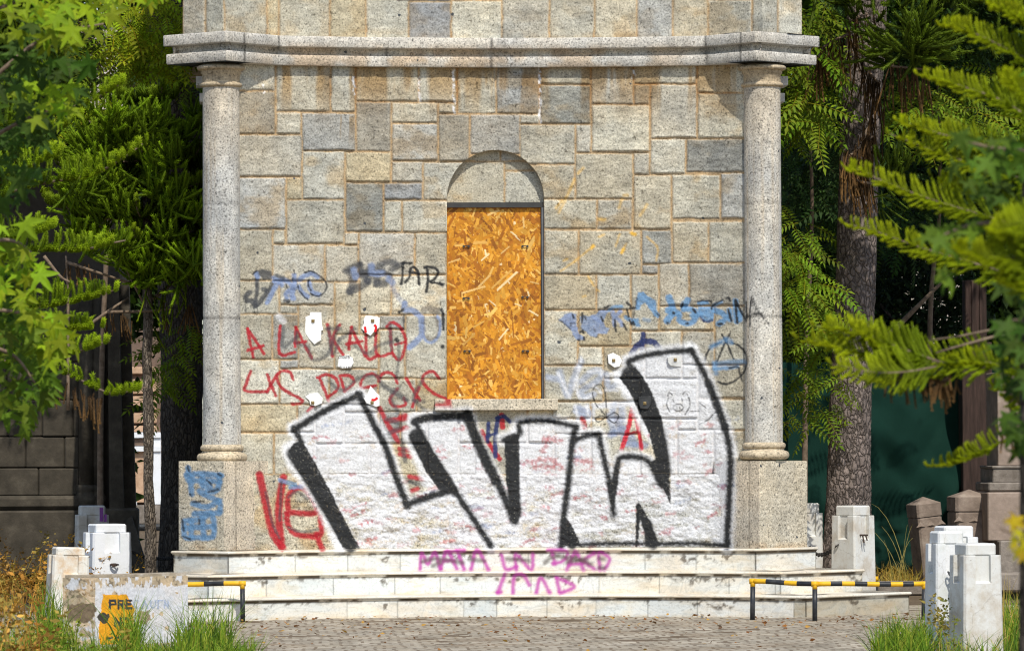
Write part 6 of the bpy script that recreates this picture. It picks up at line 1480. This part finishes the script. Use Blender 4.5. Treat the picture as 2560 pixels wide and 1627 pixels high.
fan(im, 2290, 115, 61.5, 55, 0.35, 0.62, (0.05, -0.7, 0.45), 0.55, G1, 0.033, rg, 0.10)
fan(im, 2290, 130, 61.8, 26, 0.4, 0.65, (0.9, -0.3, 0.05), 0.35, G1, 0.033, rg, 0.12)
fan(im, 2230, 130, 62.2, 26, 0.35, 0.55, (-0.9, -0.3, 0.0), 0.35, G1, 0.033, rg, 0.12)
fan(im, 2235, 425, 62.3, 24, 0.18, 0.32, (0.1, -0.4, 0.8), 0.4, G1, 0.028, rg, 0.08)
fan(im, 2200, 500, 62.5, 14, 0.2, 0.4, (0.3, -0.4, -0.7), 0.4, G1 * 0.9, 0.016, rg, 0.14)
fan(im, 2130, 40, 62.6, 18, 0.2, 0.4, (-0.6, -0.4, 0.4), 0.5, G1, 0.028, rg, 0.12)
for (u, v) in ((2300, -60), (2180, -90), (2420, -40), (2080, -120), (2350, -160)): fan(im, u, v, 62, 50, 0.3, 0.6, (0, -0.4, 0.3), 0.7, G1, 0.033, rg, 0.3)
im.build('green_shoots', M_LEAF, TR)
im = IM(); BR = np.array([0.11, 0.065, 0.032])
def hang(pts, n, l0, l1, col, rad=0.014):
    p = smooth(pxline(pts), 8); i = rg.integers(0, len(p), n); O = p[i] + rg.normal(0, 0.03, (n, 3)); d = np.tile([0.0, 0, -1.0], (n, 1)) + rg.normal(0, 0.16, (n, 3)); ln = rg.uniform(l0, l1, n)
    im.add(SH[0], SH[1], frames(d, np.tile([0.3, -1, 0.1], (n, 1))) * np.stack([ln, np.full(n, rad), np.full(n, rad)], 1)[:, None, :], O, np.array(col) * rg.uniform(0.6, 1.5, (n, 1)), SH[2])
    wd.tube(p[::4] if len(p) > 5 else p, 0.018, 6)
hang([(2190, 28, 63), (2140, 45, 62.6), (2122, 60, 62.6)], 14, 0.3, 0.5, BR * 1.5)
hang([(2150, 75, 62.8), (2100, 95, 62.6), (2060, 118, 62.5), (2045, 145, 62.4)], 40, 0.3, 0.72, BR)
hang([(2150, 150, 62.8), (2180, 190, 62.6), (2200, 210, 62.6)], 26, 0.3, 0.8, BR * 0.7)
hang([(2180, 290, 62.6), (2160, 350, 62.5), (2200, 330, 62.6)], 40, 0.3, 0.6, BR * 0.8)
hang([(2170, 350, 62.6), (2130, 385, 62.4), (2108, 400, 62.4)], 60, 0.25, 0.6, BR * 1.3)
hang([(2165, 430, 62.6), (2140, 450, 62.4), (2180, 460, 62.4)], 26, 0.2, 0.5, BR)
hang([(2220, 165, 62.0), (2270, 170, 61.8), (2320, 175, 61.8)], 26, 0.35, 0.65, BR * 1.1)
im.build('dead_branchlets', M_DRY, TR)
wd.each('dead_branch', M_TWIG, TR)

# ---- left: dark trunk, thin bare trunk, young araucaria
TL = empty('old_tree', base_on_ground(455, 1430, 67), 'tall tree with a thick almost black trunk just left of the monument', 'tree')
trunk('trunk', [(425, -60, 120), (432, 160, 128), (440, 390, 122), (455, 900, 104), (455, 1250, 104), (453, 1430, 116)], 67, M_BARKD, TL, 0.02, ztop=12.5)
YA = empty('young_araucaria', base_on_ground(374, 1430, 61.5), 'young araucaria with a thin bare stem and dense green tufts left of the monument', 'tree', 'araucaria trees')
trunk('trunk', [(365, 470, 19), (369, 560, 21), (366, 700, 22), (371, 800, 25), (367, 900, 23), (372, 1050, 27), (371, 1200, 24), (377, 1330, 28), (376, 1430, 29)], 61.5, M_THIN, YA, 0.011, 32)
im, wd = IM(), MB()
rg = np.random.default_rng(21)
for v, nb, l in ((250, 5, 0.5), (330, 7, 0.7), (400, 8, 0.85), (470, 8, 0.95), (540, 8, 0.95), (610, 7, 0.85), (670, 4, 0.6)):
    o = PD(np.array(367.0), np.array(float(v)), np.array(61.5)); a0 = rg.uniform(0, 6.28)
    for k in range(nb):
        a = a0 + 6.283 * k / nb + rg.normal(0, 0.15); dh = np.array([math.cos(a), math.sin(a), 0]); ll = l * rg.uniform(0.75, 1.15)
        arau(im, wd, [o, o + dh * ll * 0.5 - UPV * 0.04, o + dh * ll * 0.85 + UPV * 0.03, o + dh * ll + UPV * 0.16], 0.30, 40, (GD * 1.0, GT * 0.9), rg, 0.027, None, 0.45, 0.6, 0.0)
for u, v, nb, l, dd in ((455, 400, 6, 0.55, 63), (470, 480, 7, 0.6, 63), (460, 560, 8, 0.65, 62.5), (470, 640, 7, 0.55, 62.5), (440, 700, 5, 0.45, 62), (230, 420, 6, 0.6, 62.5), (215, 520, 7, 0.7, 62.5), (290, 350, 5, 0.5, 63)):
    o = PD(np.array(float(u)), np.array(float(v)), np.array(dd)); a0 = rg.uniform(0, 6.28)
    for k in range(nb):
        a = a0 + 6.283 * k / nb; dh = np.array([math.cos(a), math.sin(a), 0]); ll = l * rg.uniform(0.75, 1.15)
        arau(im, wd, [o, o + dh * ll * 0.5, o + dh * ll * 0.85 + UPV * 0.06, o + dh * ll + UPV * 0.2], 0.27, 32, (GD * 1.0, GT * 0.9), rg, 0.027, None, 0.5, 0.6, 0.0)
    wd.tube([PD(np.array(367.0), np.array(v + 60.0), np.array(61.5)), o], [0.03, 0.02], 7)
for k in range(92):
    u, v = rg.uniform(185, 508), rg.uniform(300, 715)
    if u < 330 and v > 640: continue
    fan(im, u, v, rg.uniform(60.2, 62.6), 20, 0.20, 0.42, (rg.normal(0, 0.4), -0.5, 0.55), 0.42, np.array([0.16, 0.27, 0.012]) * rg.uniform(0.7, 1.3), 0.026, rg, 0.07)
fan(im, 435, 735, 61.5, 16, 0.3, 0.5, (0.1, -0.3, -0.9), 0.3, GT * 0.8, 0.016, rg, 0.15)
im.build('crown', M_LEAF, YA)
for q in ([(110, 640, 60.5), (150, 690, 60.5), (175, 705, 60.5)], [(165, 655, 61), (240, 680, 61), (360, 718, 61.4)], [(220, 815, 61), (260, 785, 61), (320, 745, 61.3)], [(270, 780, 61), (360, 778, 61.4), (430, 772, 61.5)], [(170, 1025, 61), (170, 760, 61), (165, 640, 61)], [(310, 640, 61), (325, 690, 61.3), (365, 770, 61.5)]):
    wd.tube(smooth(pxline(q), 4), np.linspace(0.025, 0.014, (len(q) - 1) * 4 + 1), 6)
wd.each('branch', M_TWIG, YA)
im = IM()
hang([(165, 660, 61), (200, 672, 61), (245, 690, 61)], 18, 0.1, 0.25, BR * 1.6, 0.012); hang([(240, 790, 61), (300, 790, 61), (330, 800, 61)], 16, 0.15, 0.35, BR, 0.012); hang([(420, 760, 61.5), (470, 770, 61.5)], 12, 0.2, 0.4, BR * 1.2, 0.012)
im.build('dead_branchlets', M_DRY, YA)

# ---- left foreground pine branches
rg = np.random.default_rng(31)
PLF = empty('norfolk_pine', base_on_ground(-160, 1500, 40), 'green norfolk pine reaching into the picture from the left edge', 'tree', 'norfolk pines in the foreground')
trunk('trunk', [(-160, 0, 90), (-150, 800, 100), (-150, 1500, 110)], 40, M_BARKD, PLF, 0.01, 36, ztop=7.5)
im, wd = IM(), MB()
for q, l0, n, upw in (([(-150, 560, 40), (60, 470, 39), (220, 440, 38.5), (300, 400, 38), (362, 356, 38)], 0.34, 110, 0.55), ([(-150, 480, 40), (60, 420, 39), (150, 380, 38.5)], 0.32, 70, 0.5), ([(-150, 700, 40), (60, 630, 39), (200, 625, 38.5), (270, 610, 38), (318, 600, 38)], 0.30, 100, 0.5),
                      ([(-150, 640, 40), (60, 590, 39), (135, 565, 38)], 0.30, 60, 0.6), ([(-150, 820, 40), (80, 770, 39), (200, 750, 38.5), (288, 725, 38)], 0.36, 110, 0.5), ([(-150, 960, 40), (100, 890, 39), (190, 880, 38.5), (262, 855, 38)], 0.34, 90, 0.6),
                      ([(-150, 880, 41), (120, 830, 40), (255, 815, 39)], 0.3, 70, 0.5), ([(-150, 900, 40), (60, 905, 39), (160, 930, 38.5), (270, 982, 38), (330, 975, 38), (377, 965, 38)], 0.22, 90, 0.5), ([(-150, 330, 40), (100, 290, 39), (230, 250, 38.5), (306, 207, 38)], 0.34, 100, 0.5), ([(-150, 60, 40), (0, 60, 39.5), (20, -10, 39)], 0.3, 60, 0.4), ([(-150, 250, 41), (40, 210, 40), (110, 170, 40)], 0.3, 60, 0.4),
                      ([(-150, 420, 41), (120, 330, 40.5), (200, 290, 40)], 0.3, 60, 0.4)):
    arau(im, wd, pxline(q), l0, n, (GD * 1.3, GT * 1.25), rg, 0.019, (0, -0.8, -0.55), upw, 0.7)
im.build('crown', M_LEAF, PLF); wd.each('branch', M_TWIG, PLF)
im = IM(); hang([(200, 990, 38), (250, 1000, 38), (130, 950, 38.5)], 24, 0.1, 0.22, BR, 0.01); im.build('dead_branchlets', M_DRY, PLF)

# ---- right foreground pine
rg = np.random.default_rng(41)
PRF = empty('norfolk_pine', base_on_ground(2640, 1600, 24), 'bright yellow green norfolk pine reaching in from the right edge', 'tree', 'norfolk pines in the foreground')
trunk('trunk', [(2640, -100, 70), (2650, 900, 90), (2655, 1700, 100)], 24, M_BARKD, PRF, 0.006, 36, ztop=5.2)
im, wd = IM(), MB()
T2 = (np.array([0.16, 0.25, 0.010]), np.array([0.38, 0.45, 0.012]))
for q, l0, n, upw, fw_ in (([(2640, 190, 24), (2560, 145, 24), (2460, 95, 24), (2400, 70, 24), (2352, 64, 24)], 0.17, 90, 0.2, 0.7), ([(2640, 130, 24), (2540, 40, 24), (2456, 2, 24)], 0.17, 70, 0.25, 0.7),
                      ([(2640, 350, 24), (2520, 260, 24), (2400, 215, 24), (2330, 195, 24), (2298, 188, 24)], 0.18, 100, 0.2, 0.7), ([(2640, 440, 24), (2480, 370, 24), (2350, 335, 24), (2290, 315, 24), (2247, 304, 24)], 0.18, 100, 0.15, 0.7), ([(2640, 470, 24), (2460, 420, 24), (2330, 375, 24), (2224, 335, 24)], 0.18, 90, 0.15, 0.7),
                      ([(2640, 600, 24), (2480, 545, 24), (2330, 500, 24), (2200, 450, 24), (2150, 425, 24), (2117, 420, 24)], 0.20, 120, 0.15, 0.7), ([(2640, 720, 24), (2440, 660, 24), (2290, 615, 24), (2180, 575, 24), (2112, 559, 24)], 0.20, 120, 0.1, 0.75), ([(2640, 560, 24.5), (2500, 510, 24.5), (2330, 440, 24.5)], 0.18, 80, 0.2, 0.7),
                      ([(2640, 960, 23), (2500, 910, 23), (2330, 905, 23), (2200, 890, 23), (2080, 860, 23), (1996, 845, 23)], 0.21, 130, 0.12, 0.7), ([(2350, 905, 23), (2250, 870, 23), (2130, 825, 23), (2040, 815, 23)], 0.17, 80, 0.2, 0.7), ([(2340, 910, 23), (2220, 880, 23), (2132, 815, 22.8)], 0.17, 70, 0.2, 0.7), ([(2350, 915, 23), (2260, 930, 22.8), (2180, 930, 22.6), (2080, 910, 22.6)], 0.20, 80, -0.35, 0.6),
                      ([(2640, 960, 23), (2540, 930, 23), (2440, 905, 23), (2352, 915, 23)], 0.17, 90, 0.3, 0.7), ([(2640, 1060, 23), (2540, 1085, 23), (2450, 1130, 23), (2380, 1155, 23), (2322, 1165, 23)], 0.12, 80, 0.3, 0.7), ([(2640, 1030, 23), (2560, 1000, 23), (2480, 960, 23)], 0.16, 50, -0.1, 0.7),
                      ([(2640, 700, 17), (2560, 650, 17), (2450, 640, 17), (2390, 620, 17)], 0.14, 90, 0.1, 0.6), ([(2640, 600, 17), (2560, 560, 17), (2480, 580, 17)], 0.14, 70, 0.0, 0.6), ([(2640, 760, 17), (2560, 700, 17), (2500, 700, 17)], 0.14, 70, 0.0, 0.6), ([(2640, 300, 19), (2560, 230, 19), (2500, 190, 19)], 0.15, 80, 0.1, 0.6), ([(2640, 180, 24), (2560, 60, 24), (2520, 20, 24)], 0.16, 60, 0.2, 0.7)):
    arau(im, wd, pxline(q), l0, int(n * 1.25), T2, rg, 0.0085, (0, -0.62, -0.78), upw + 0.05, fw_ - 0.1, rw=0.007)
im.build('crown', M_LEAF, PRF); wd.each('branch', M_TWIG, PRF)
im = IM(); wd = MB()
hang([(2240, 940, 23), (2320, 945, 23), (2380, 950, 23)], 60, 0.06, 0.13, BR * 1.2, 0.007)
hang([(2520, 960, 23), (2540, 1060, 23), (2560, 1100, 23)], 20, 0.05, 0.16, BR * 1.6, 0.007)
wd.tube(pxline([(2640, 850, 23), (2500, 820, 23), (2400, 840, 23), (2330, 850, 23)]), [0.01, 0.007, 0.005, 0.004], 6); wd.tube(pxline([(2640, 830, 23), (2490, 840, 23), (2380, 870, 23), (2340, 882, 23)]), [0.01, 0.008, 0.006, 0.005], 6)
im.build('dead_branchlets', M_DRY, PRF); wd.each('dead_branch', M_TWIG, PRF)

# ---- star leaved trees
def star_tree(label, u0, d0, twigs, groups, rng, trunk_px, size):
    r = empty('sweetgum_tree', base_on_ground(u0, 1500, d0), label, 'tree', 'star leaved trees in the foreground')
    trunk('trunk', trunk_px, d0, M_BARKD, r, 0.006, 36)
    wd = MB()
    for q in twigs: p = smooth(pxline(q), 5); wd.tube(p, np.linspace(0.02, 0.006, len(p)) * d0 / 30, 6)
    wd.each('branch', M_TWIG, r)
    im = IM()
    for (poly, n, dlo, dhi, col, s_) in groups:
        p = np.asarray(poly, float); lo, hi = p.min(0), p.max(0); q = []
        while len(q) < n:
            c = rng.uniform(lo, hi)
            if inpoly(np.array([c[0]]), np.array([c[1]]), p)[0]: q.append(c)
        q = np.array(q); O = PD(q[:, 0], q[:, 1], rng.uniform(dlo, dhi, n))
        d = np.stack([rng.normal(0, 0.45, n), rng.normal(-0.35, 0.3, n), rng.normal(-0.75, 0.35, n)], 1); up = np.stack([rng.normal(0, 0.45, n), rng.normal(-0.6, 0.3, n), rng.normal(0.8, 0.3, n)], 1)
        im.add(STR[0], STR[1], frames(d, up) * (rng.uniform(0.5, 1.2, n) * size * s_)[:, None, None], O, np.array(col) * rng.uniform(0.65, 1.3, (n, 1)) * (1 + rng.normal(0, 0.08, (n, 3))), STR[2])
    im.build('crown', M_LEAF, r)
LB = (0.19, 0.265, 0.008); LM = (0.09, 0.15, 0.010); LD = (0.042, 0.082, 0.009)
rg = np.random.default_rng(51)
star_tree('sweetgum with yellow green star leaves at the left edge', -140, 30, [[(-140, 300, 30), (0, 180, 30), (120, 90, 30), (260, 60, 30)], [(-140, 420, 30), (40, 310, 30), (140, 270, 30)], [(-140, 620, 30), (20, 600, 30), (90, 640, 30)], [(-140, 760, 30), (40, 780, 30), (150, 800, 30)], [(-140, 850, 30), (20, 880, 30), (90, 960, 30)], [(-140, 100, 30), (0, 20, 30), (160, -20, 30)]],
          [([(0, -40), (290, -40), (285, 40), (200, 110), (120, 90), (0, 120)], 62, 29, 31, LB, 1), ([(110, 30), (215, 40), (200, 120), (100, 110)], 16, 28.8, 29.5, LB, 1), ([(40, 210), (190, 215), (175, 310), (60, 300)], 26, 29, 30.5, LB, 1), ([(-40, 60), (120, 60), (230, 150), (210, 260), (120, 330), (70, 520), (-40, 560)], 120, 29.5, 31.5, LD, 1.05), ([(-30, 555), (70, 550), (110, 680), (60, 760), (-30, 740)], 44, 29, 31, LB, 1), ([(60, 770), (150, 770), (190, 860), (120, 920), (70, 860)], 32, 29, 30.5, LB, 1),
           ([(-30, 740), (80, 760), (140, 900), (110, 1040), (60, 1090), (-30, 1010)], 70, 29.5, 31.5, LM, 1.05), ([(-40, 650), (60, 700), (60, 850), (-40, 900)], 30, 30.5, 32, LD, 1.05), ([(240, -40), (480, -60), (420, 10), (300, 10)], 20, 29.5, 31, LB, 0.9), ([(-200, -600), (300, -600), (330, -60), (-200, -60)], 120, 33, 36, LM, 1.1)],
          rg, [(-140, -300, 60), (-140, 800, 80), (-140, 1600, 95)], 0.118)
rg = np.random.default_rng(52)
star_tree('sweetgum with blurred star leaves and a yellow spray at the right edge', 2570, 19, [[(2600, 380, 19), (2480, 370, 19), (2390, 345, 19)], [(2600, 560, 19), (2440, 560, 19), (2330, 600, 19)], [(2600, 800, 19), (2530, 800, 19)], [(2600, 1300, 16.5), (2540, 1330, 16.5), (2500, 1320, 16.5)]],
          [([(2370, 330), (2560, 320), (2575, 500), (2430, 500), (2380, 420)], 34, 18.5, 19.5, (0.07, 0.125, 0.012), 1), ([(2300, 570), (2440, 550), (2450, 690), (2350, 720)], 22, 18.5, 19.5, (0.10, 0.165, 0.012), 0.9), ([(2490, 700), (2570, 690), (2575, 1010), (2500, 960), (2480, 820)], 46, 18.5, 19.5, LD, 0.9), ([(2510, 1040), (2570, 1000), (2570, 1130), (2540, 1140)], 14, 18.5, 19.5, LD, 0.9), ([(2495, 1300), (2570, 1280), (2570, 1400), (2520, 1370)], 14, 16, 17, (0.36, 0.30, 0.008), 0.6), ([(2400, -500), (2900, -500), (2900, 1000), (2580, 1000), (2580, -60)], 200, 18, 22, LM, 1)],
          rg, [(2578, 400, 40), (2572, 1000, 44), (2570, 1627, 50)], 0.082)

# ---- feather leaved trees beside the monument
def feather(name, label, cat, root_px, dist, groups, rng, grp, stems=()):
    r = empty(name, base_on_ground(root_px, 1400, dist), label, cat, grp)
    wd = MB()
    for q in stems: p = smooth(pxline(q), 5); wd.tube(p, np.linspace(0.05, 0.015, len(p)), 7)
    if stems: wd.each('trunk', M_TWIG, r)
    im = IM()
    for (poly, n, dlo, dhi, col, s_) in groups:
        p = np.asarray(poly, float); lo, hi = p.min(0), p.max(0); q = []
        while len(q) < n:
            c = rng.uniform(lo, hi)
            if inpoly(np.array([c[0]]), np.array([c[1]]), p)[0]: q.append(c)
        q = np.array(q); O = PD(q[:, 0], q[:, 1], rng.uniform(dlo, dhi, n))
        a = rng.uniform(0, 6.283, n); d = np.stack([np.cos(a), np.sin(a) * 0.6 - 0.45, rng.normal(-0.35, 0.35, n)], 1); up = np.stack([rng.normal(0, 0.25, n), rng.normal(-0.55, 0.25, n), np.full(n, 0.9)], 1)
        im.add(FR[0], FR[1], frames(d, up) * (rng.uniform(0.6, 1.15, n) * s_)[:, None, None], O, np.array(col) * rng.uniform(0.6, 1.35, (n, 1)) * (1 + rng.normal(0, 0.07, (n, 3))), FR[2])
    im.build('crown', M_LEAF, r)
    return r
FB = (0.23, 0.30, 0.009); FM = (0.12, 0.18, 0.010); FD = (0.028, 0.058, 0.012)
rg = np.random.default_rng(61)
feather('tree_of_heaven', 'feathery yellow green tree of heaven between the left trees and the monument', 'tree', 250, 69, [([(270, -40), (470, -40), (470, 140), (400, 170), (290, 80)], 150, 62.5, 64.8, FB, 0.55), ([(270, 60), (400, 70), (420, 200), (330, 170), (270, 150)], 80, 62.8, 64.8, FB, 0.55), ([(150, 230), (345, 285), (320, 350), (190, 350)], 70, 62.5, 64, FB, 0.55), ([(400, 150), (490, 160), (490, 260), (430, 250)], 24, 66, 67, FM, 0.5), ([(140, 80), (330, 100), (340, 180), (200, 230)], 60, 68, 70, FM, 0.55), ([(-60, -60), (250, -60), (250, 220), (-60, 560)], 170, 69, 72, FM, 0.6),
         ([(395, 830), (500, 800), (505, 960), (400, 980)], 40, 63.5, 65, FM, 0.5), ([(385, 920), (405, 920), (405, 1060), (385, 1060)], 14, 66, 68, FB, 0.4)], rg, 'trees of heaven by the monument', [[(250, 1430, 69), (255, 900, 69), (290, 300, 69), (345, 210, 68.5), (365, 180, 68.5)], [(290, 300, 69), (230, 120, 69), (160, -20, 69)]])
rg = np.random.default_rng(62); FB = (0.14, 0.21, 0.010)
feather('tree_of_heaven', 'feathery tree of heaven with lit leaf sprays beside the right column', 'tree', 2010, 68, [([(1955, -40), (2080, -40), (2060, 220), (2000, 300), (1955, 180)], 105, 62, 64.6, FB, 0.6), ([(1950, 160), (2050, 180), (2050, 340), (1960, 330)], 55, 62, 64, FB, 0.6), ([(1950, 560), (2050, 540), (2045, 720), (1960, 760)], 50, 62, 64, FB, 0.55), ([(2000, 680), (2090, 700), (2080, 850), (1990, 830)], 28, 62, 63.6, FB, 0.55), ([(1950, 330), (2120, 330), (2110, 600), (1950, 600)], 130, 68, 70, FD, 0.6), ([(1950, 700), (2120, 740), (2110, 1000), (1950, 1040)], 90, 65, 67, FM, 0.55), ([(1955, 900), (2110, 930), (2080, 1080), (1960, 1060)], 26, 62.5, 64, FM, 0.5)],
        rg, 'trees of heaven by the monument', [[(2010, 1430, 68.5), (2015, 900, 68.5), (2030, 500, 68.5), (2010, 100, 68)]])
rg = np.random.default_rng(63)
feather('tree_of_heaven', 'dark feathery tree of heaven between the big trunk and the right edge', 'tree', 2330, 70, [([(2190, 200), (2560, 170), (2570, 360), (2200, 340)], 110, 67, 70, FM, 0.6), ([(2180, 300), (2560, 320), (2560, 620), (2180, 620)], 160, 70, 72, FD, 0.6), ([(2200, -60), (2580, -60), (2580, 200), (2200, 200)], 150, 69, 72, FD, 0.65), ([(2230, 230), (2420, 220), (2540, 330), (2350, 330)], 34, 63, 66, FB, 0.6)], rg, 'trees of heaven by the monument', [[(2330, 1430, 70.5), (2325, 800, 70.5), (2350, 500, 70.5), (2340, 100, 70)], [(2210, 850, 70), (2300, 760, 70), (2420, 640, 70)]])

# ---- small leaved dark shrub in front of the light gaps
def mass(name, boxes, n, s_, col, rng, mat=M_LEAF, parent=None, asp=None):
    im = IM()
    for (x0, x1, y0, y1, z0, z1, m_) in boxes:
        m_ = int(m_ * n)
        O = np.stack([rng.uniform(x0, x1, m_), rng.uniform(y0, y1, m_), rng.uniform(z0, z1, m_)], 1)
        keep = fbm(O[:, 0] * 0.55 + 30, O[:, 2] * 0.55 + O[:, 1] * 0.3 + 30, 5, 3) > 0.36; O = O[keep]
        for k in range(3):
            q = O[k::3]; m2 = len(q)
            R = frames(rdir(m2, rng), np.tile([0.1, 0.2, 1.0], (m2, 1)), rng.uniform(0, 6.28, m2)) * (s_ * rng.uniform(0.6, 1.3, m2))[:, None, None]
            im.add(CT[k][0], CT[k][1], R, q, np.array(col) * rng.uniform(0.5, 1.5, (m2, 1)), CT[k][2])
    return im.build(name, mat, parent)
rg = np.random.default_rng(71)
def X(u, dist): return PD(np.array(float(u)), np.array(800.0), np.array(float(dist)))[0]
shr = empty('dark_shrub', base_on_ground(2300, 1400, 74), 'dark small leaved shrub showing glints of light behind the right trunk', 'shrub')
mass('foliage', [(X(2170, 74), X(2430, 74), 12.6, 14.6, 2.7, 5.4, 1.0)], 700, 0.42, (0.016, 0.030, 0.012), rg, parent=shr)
wd = MB(); wd.tube(pxline([(2300, 1430, 73.5), (2310, 950, 73.5), (2260, 830, 73.5), (2200, 760, 73.5)]), [0.07, 0.05, 0.04, 0.02], 8); wd.tube(pxline([(2310, 950, 73.5), (2340, 760, 73.5), (2420, 650, 73.5)]), [0.05, 0.035, 0.02], 8); wd.each('stem', M_BARKD, shr)
# crowns high above, out of the picture, that shade the ground behind the monument
mass('crown', [(-12.5, -4.4, 6.5, 11.5, 9.0, 14.0, 1.0)], 4200, 0.75, (0.04, 0.08, 0.012), rg, parent=TL)
mass('upper_crown', [(4.5, 13.0, 4.4, 11.5, 9.0, 14.0, 0.9)], 4200, 0.75, (0.04, 0.08, 0.012), rg, parent=TR)
# far wood
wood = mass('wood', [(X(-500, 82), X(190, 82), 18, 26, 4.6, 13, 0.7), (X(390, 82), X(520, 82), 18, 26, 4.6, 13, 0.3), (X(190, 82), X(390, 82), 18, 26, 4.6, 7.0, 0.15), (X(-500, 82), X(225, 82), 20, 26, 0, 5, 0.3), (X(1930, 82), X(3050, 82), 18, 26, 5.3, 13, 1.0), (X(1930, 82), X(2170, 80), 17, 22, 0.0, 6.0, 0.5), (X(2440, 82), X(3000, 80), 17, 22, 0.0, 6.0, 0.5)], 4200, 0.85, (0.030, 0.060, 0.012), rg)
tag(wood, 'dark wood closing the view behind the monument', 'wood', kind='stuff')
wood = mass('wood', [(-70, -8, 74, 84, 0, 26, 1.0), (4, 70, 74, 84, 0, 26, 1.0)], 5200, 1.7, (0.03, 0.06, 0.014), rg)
tag(wood, 'farther dark wood on the horizon', 'wood', kind='stuff')
# pale buildings glimpsed through the leaves
M_PALE = simple_mat('pale_plaster', (0.36, 0.31, 0.25), (0.48, 0.43, 0.36), 1.2, 0.9, (0.6, 0.56, 0.5), 0.02)
for (u0, u1, v0, v1, yy, lab) in ((120, 440, 40, 420, 66.0, 'pale stone building glimpsed high between the left leaves'), (1900, 2480, 560, 900, 64.0, 'pale building glimpsed through the dark shrub at right')):
    o = P(u0, 1400, yy) * [1, 1, 0]; bd = empty('pale_building', o, lab, 'building')
    mb = MB(); pb(mb, u0, v0, u1, 1400, yy, 3, bevel=0.05); mb.build('wall', M_PALE, bd)
    mb = MB(); pb(mb, u0 - 15, v0 - 16, u1 + 15, v0 - 1, yy - 0.3, 3.5, bevel=0.05); pb(mb, u0 - 8, v0 + 55, u1 + 8, v0 + 62, yy - 0.12, 0.2, bevel=0.02); mb.build('cornice', M_PALE, bd)
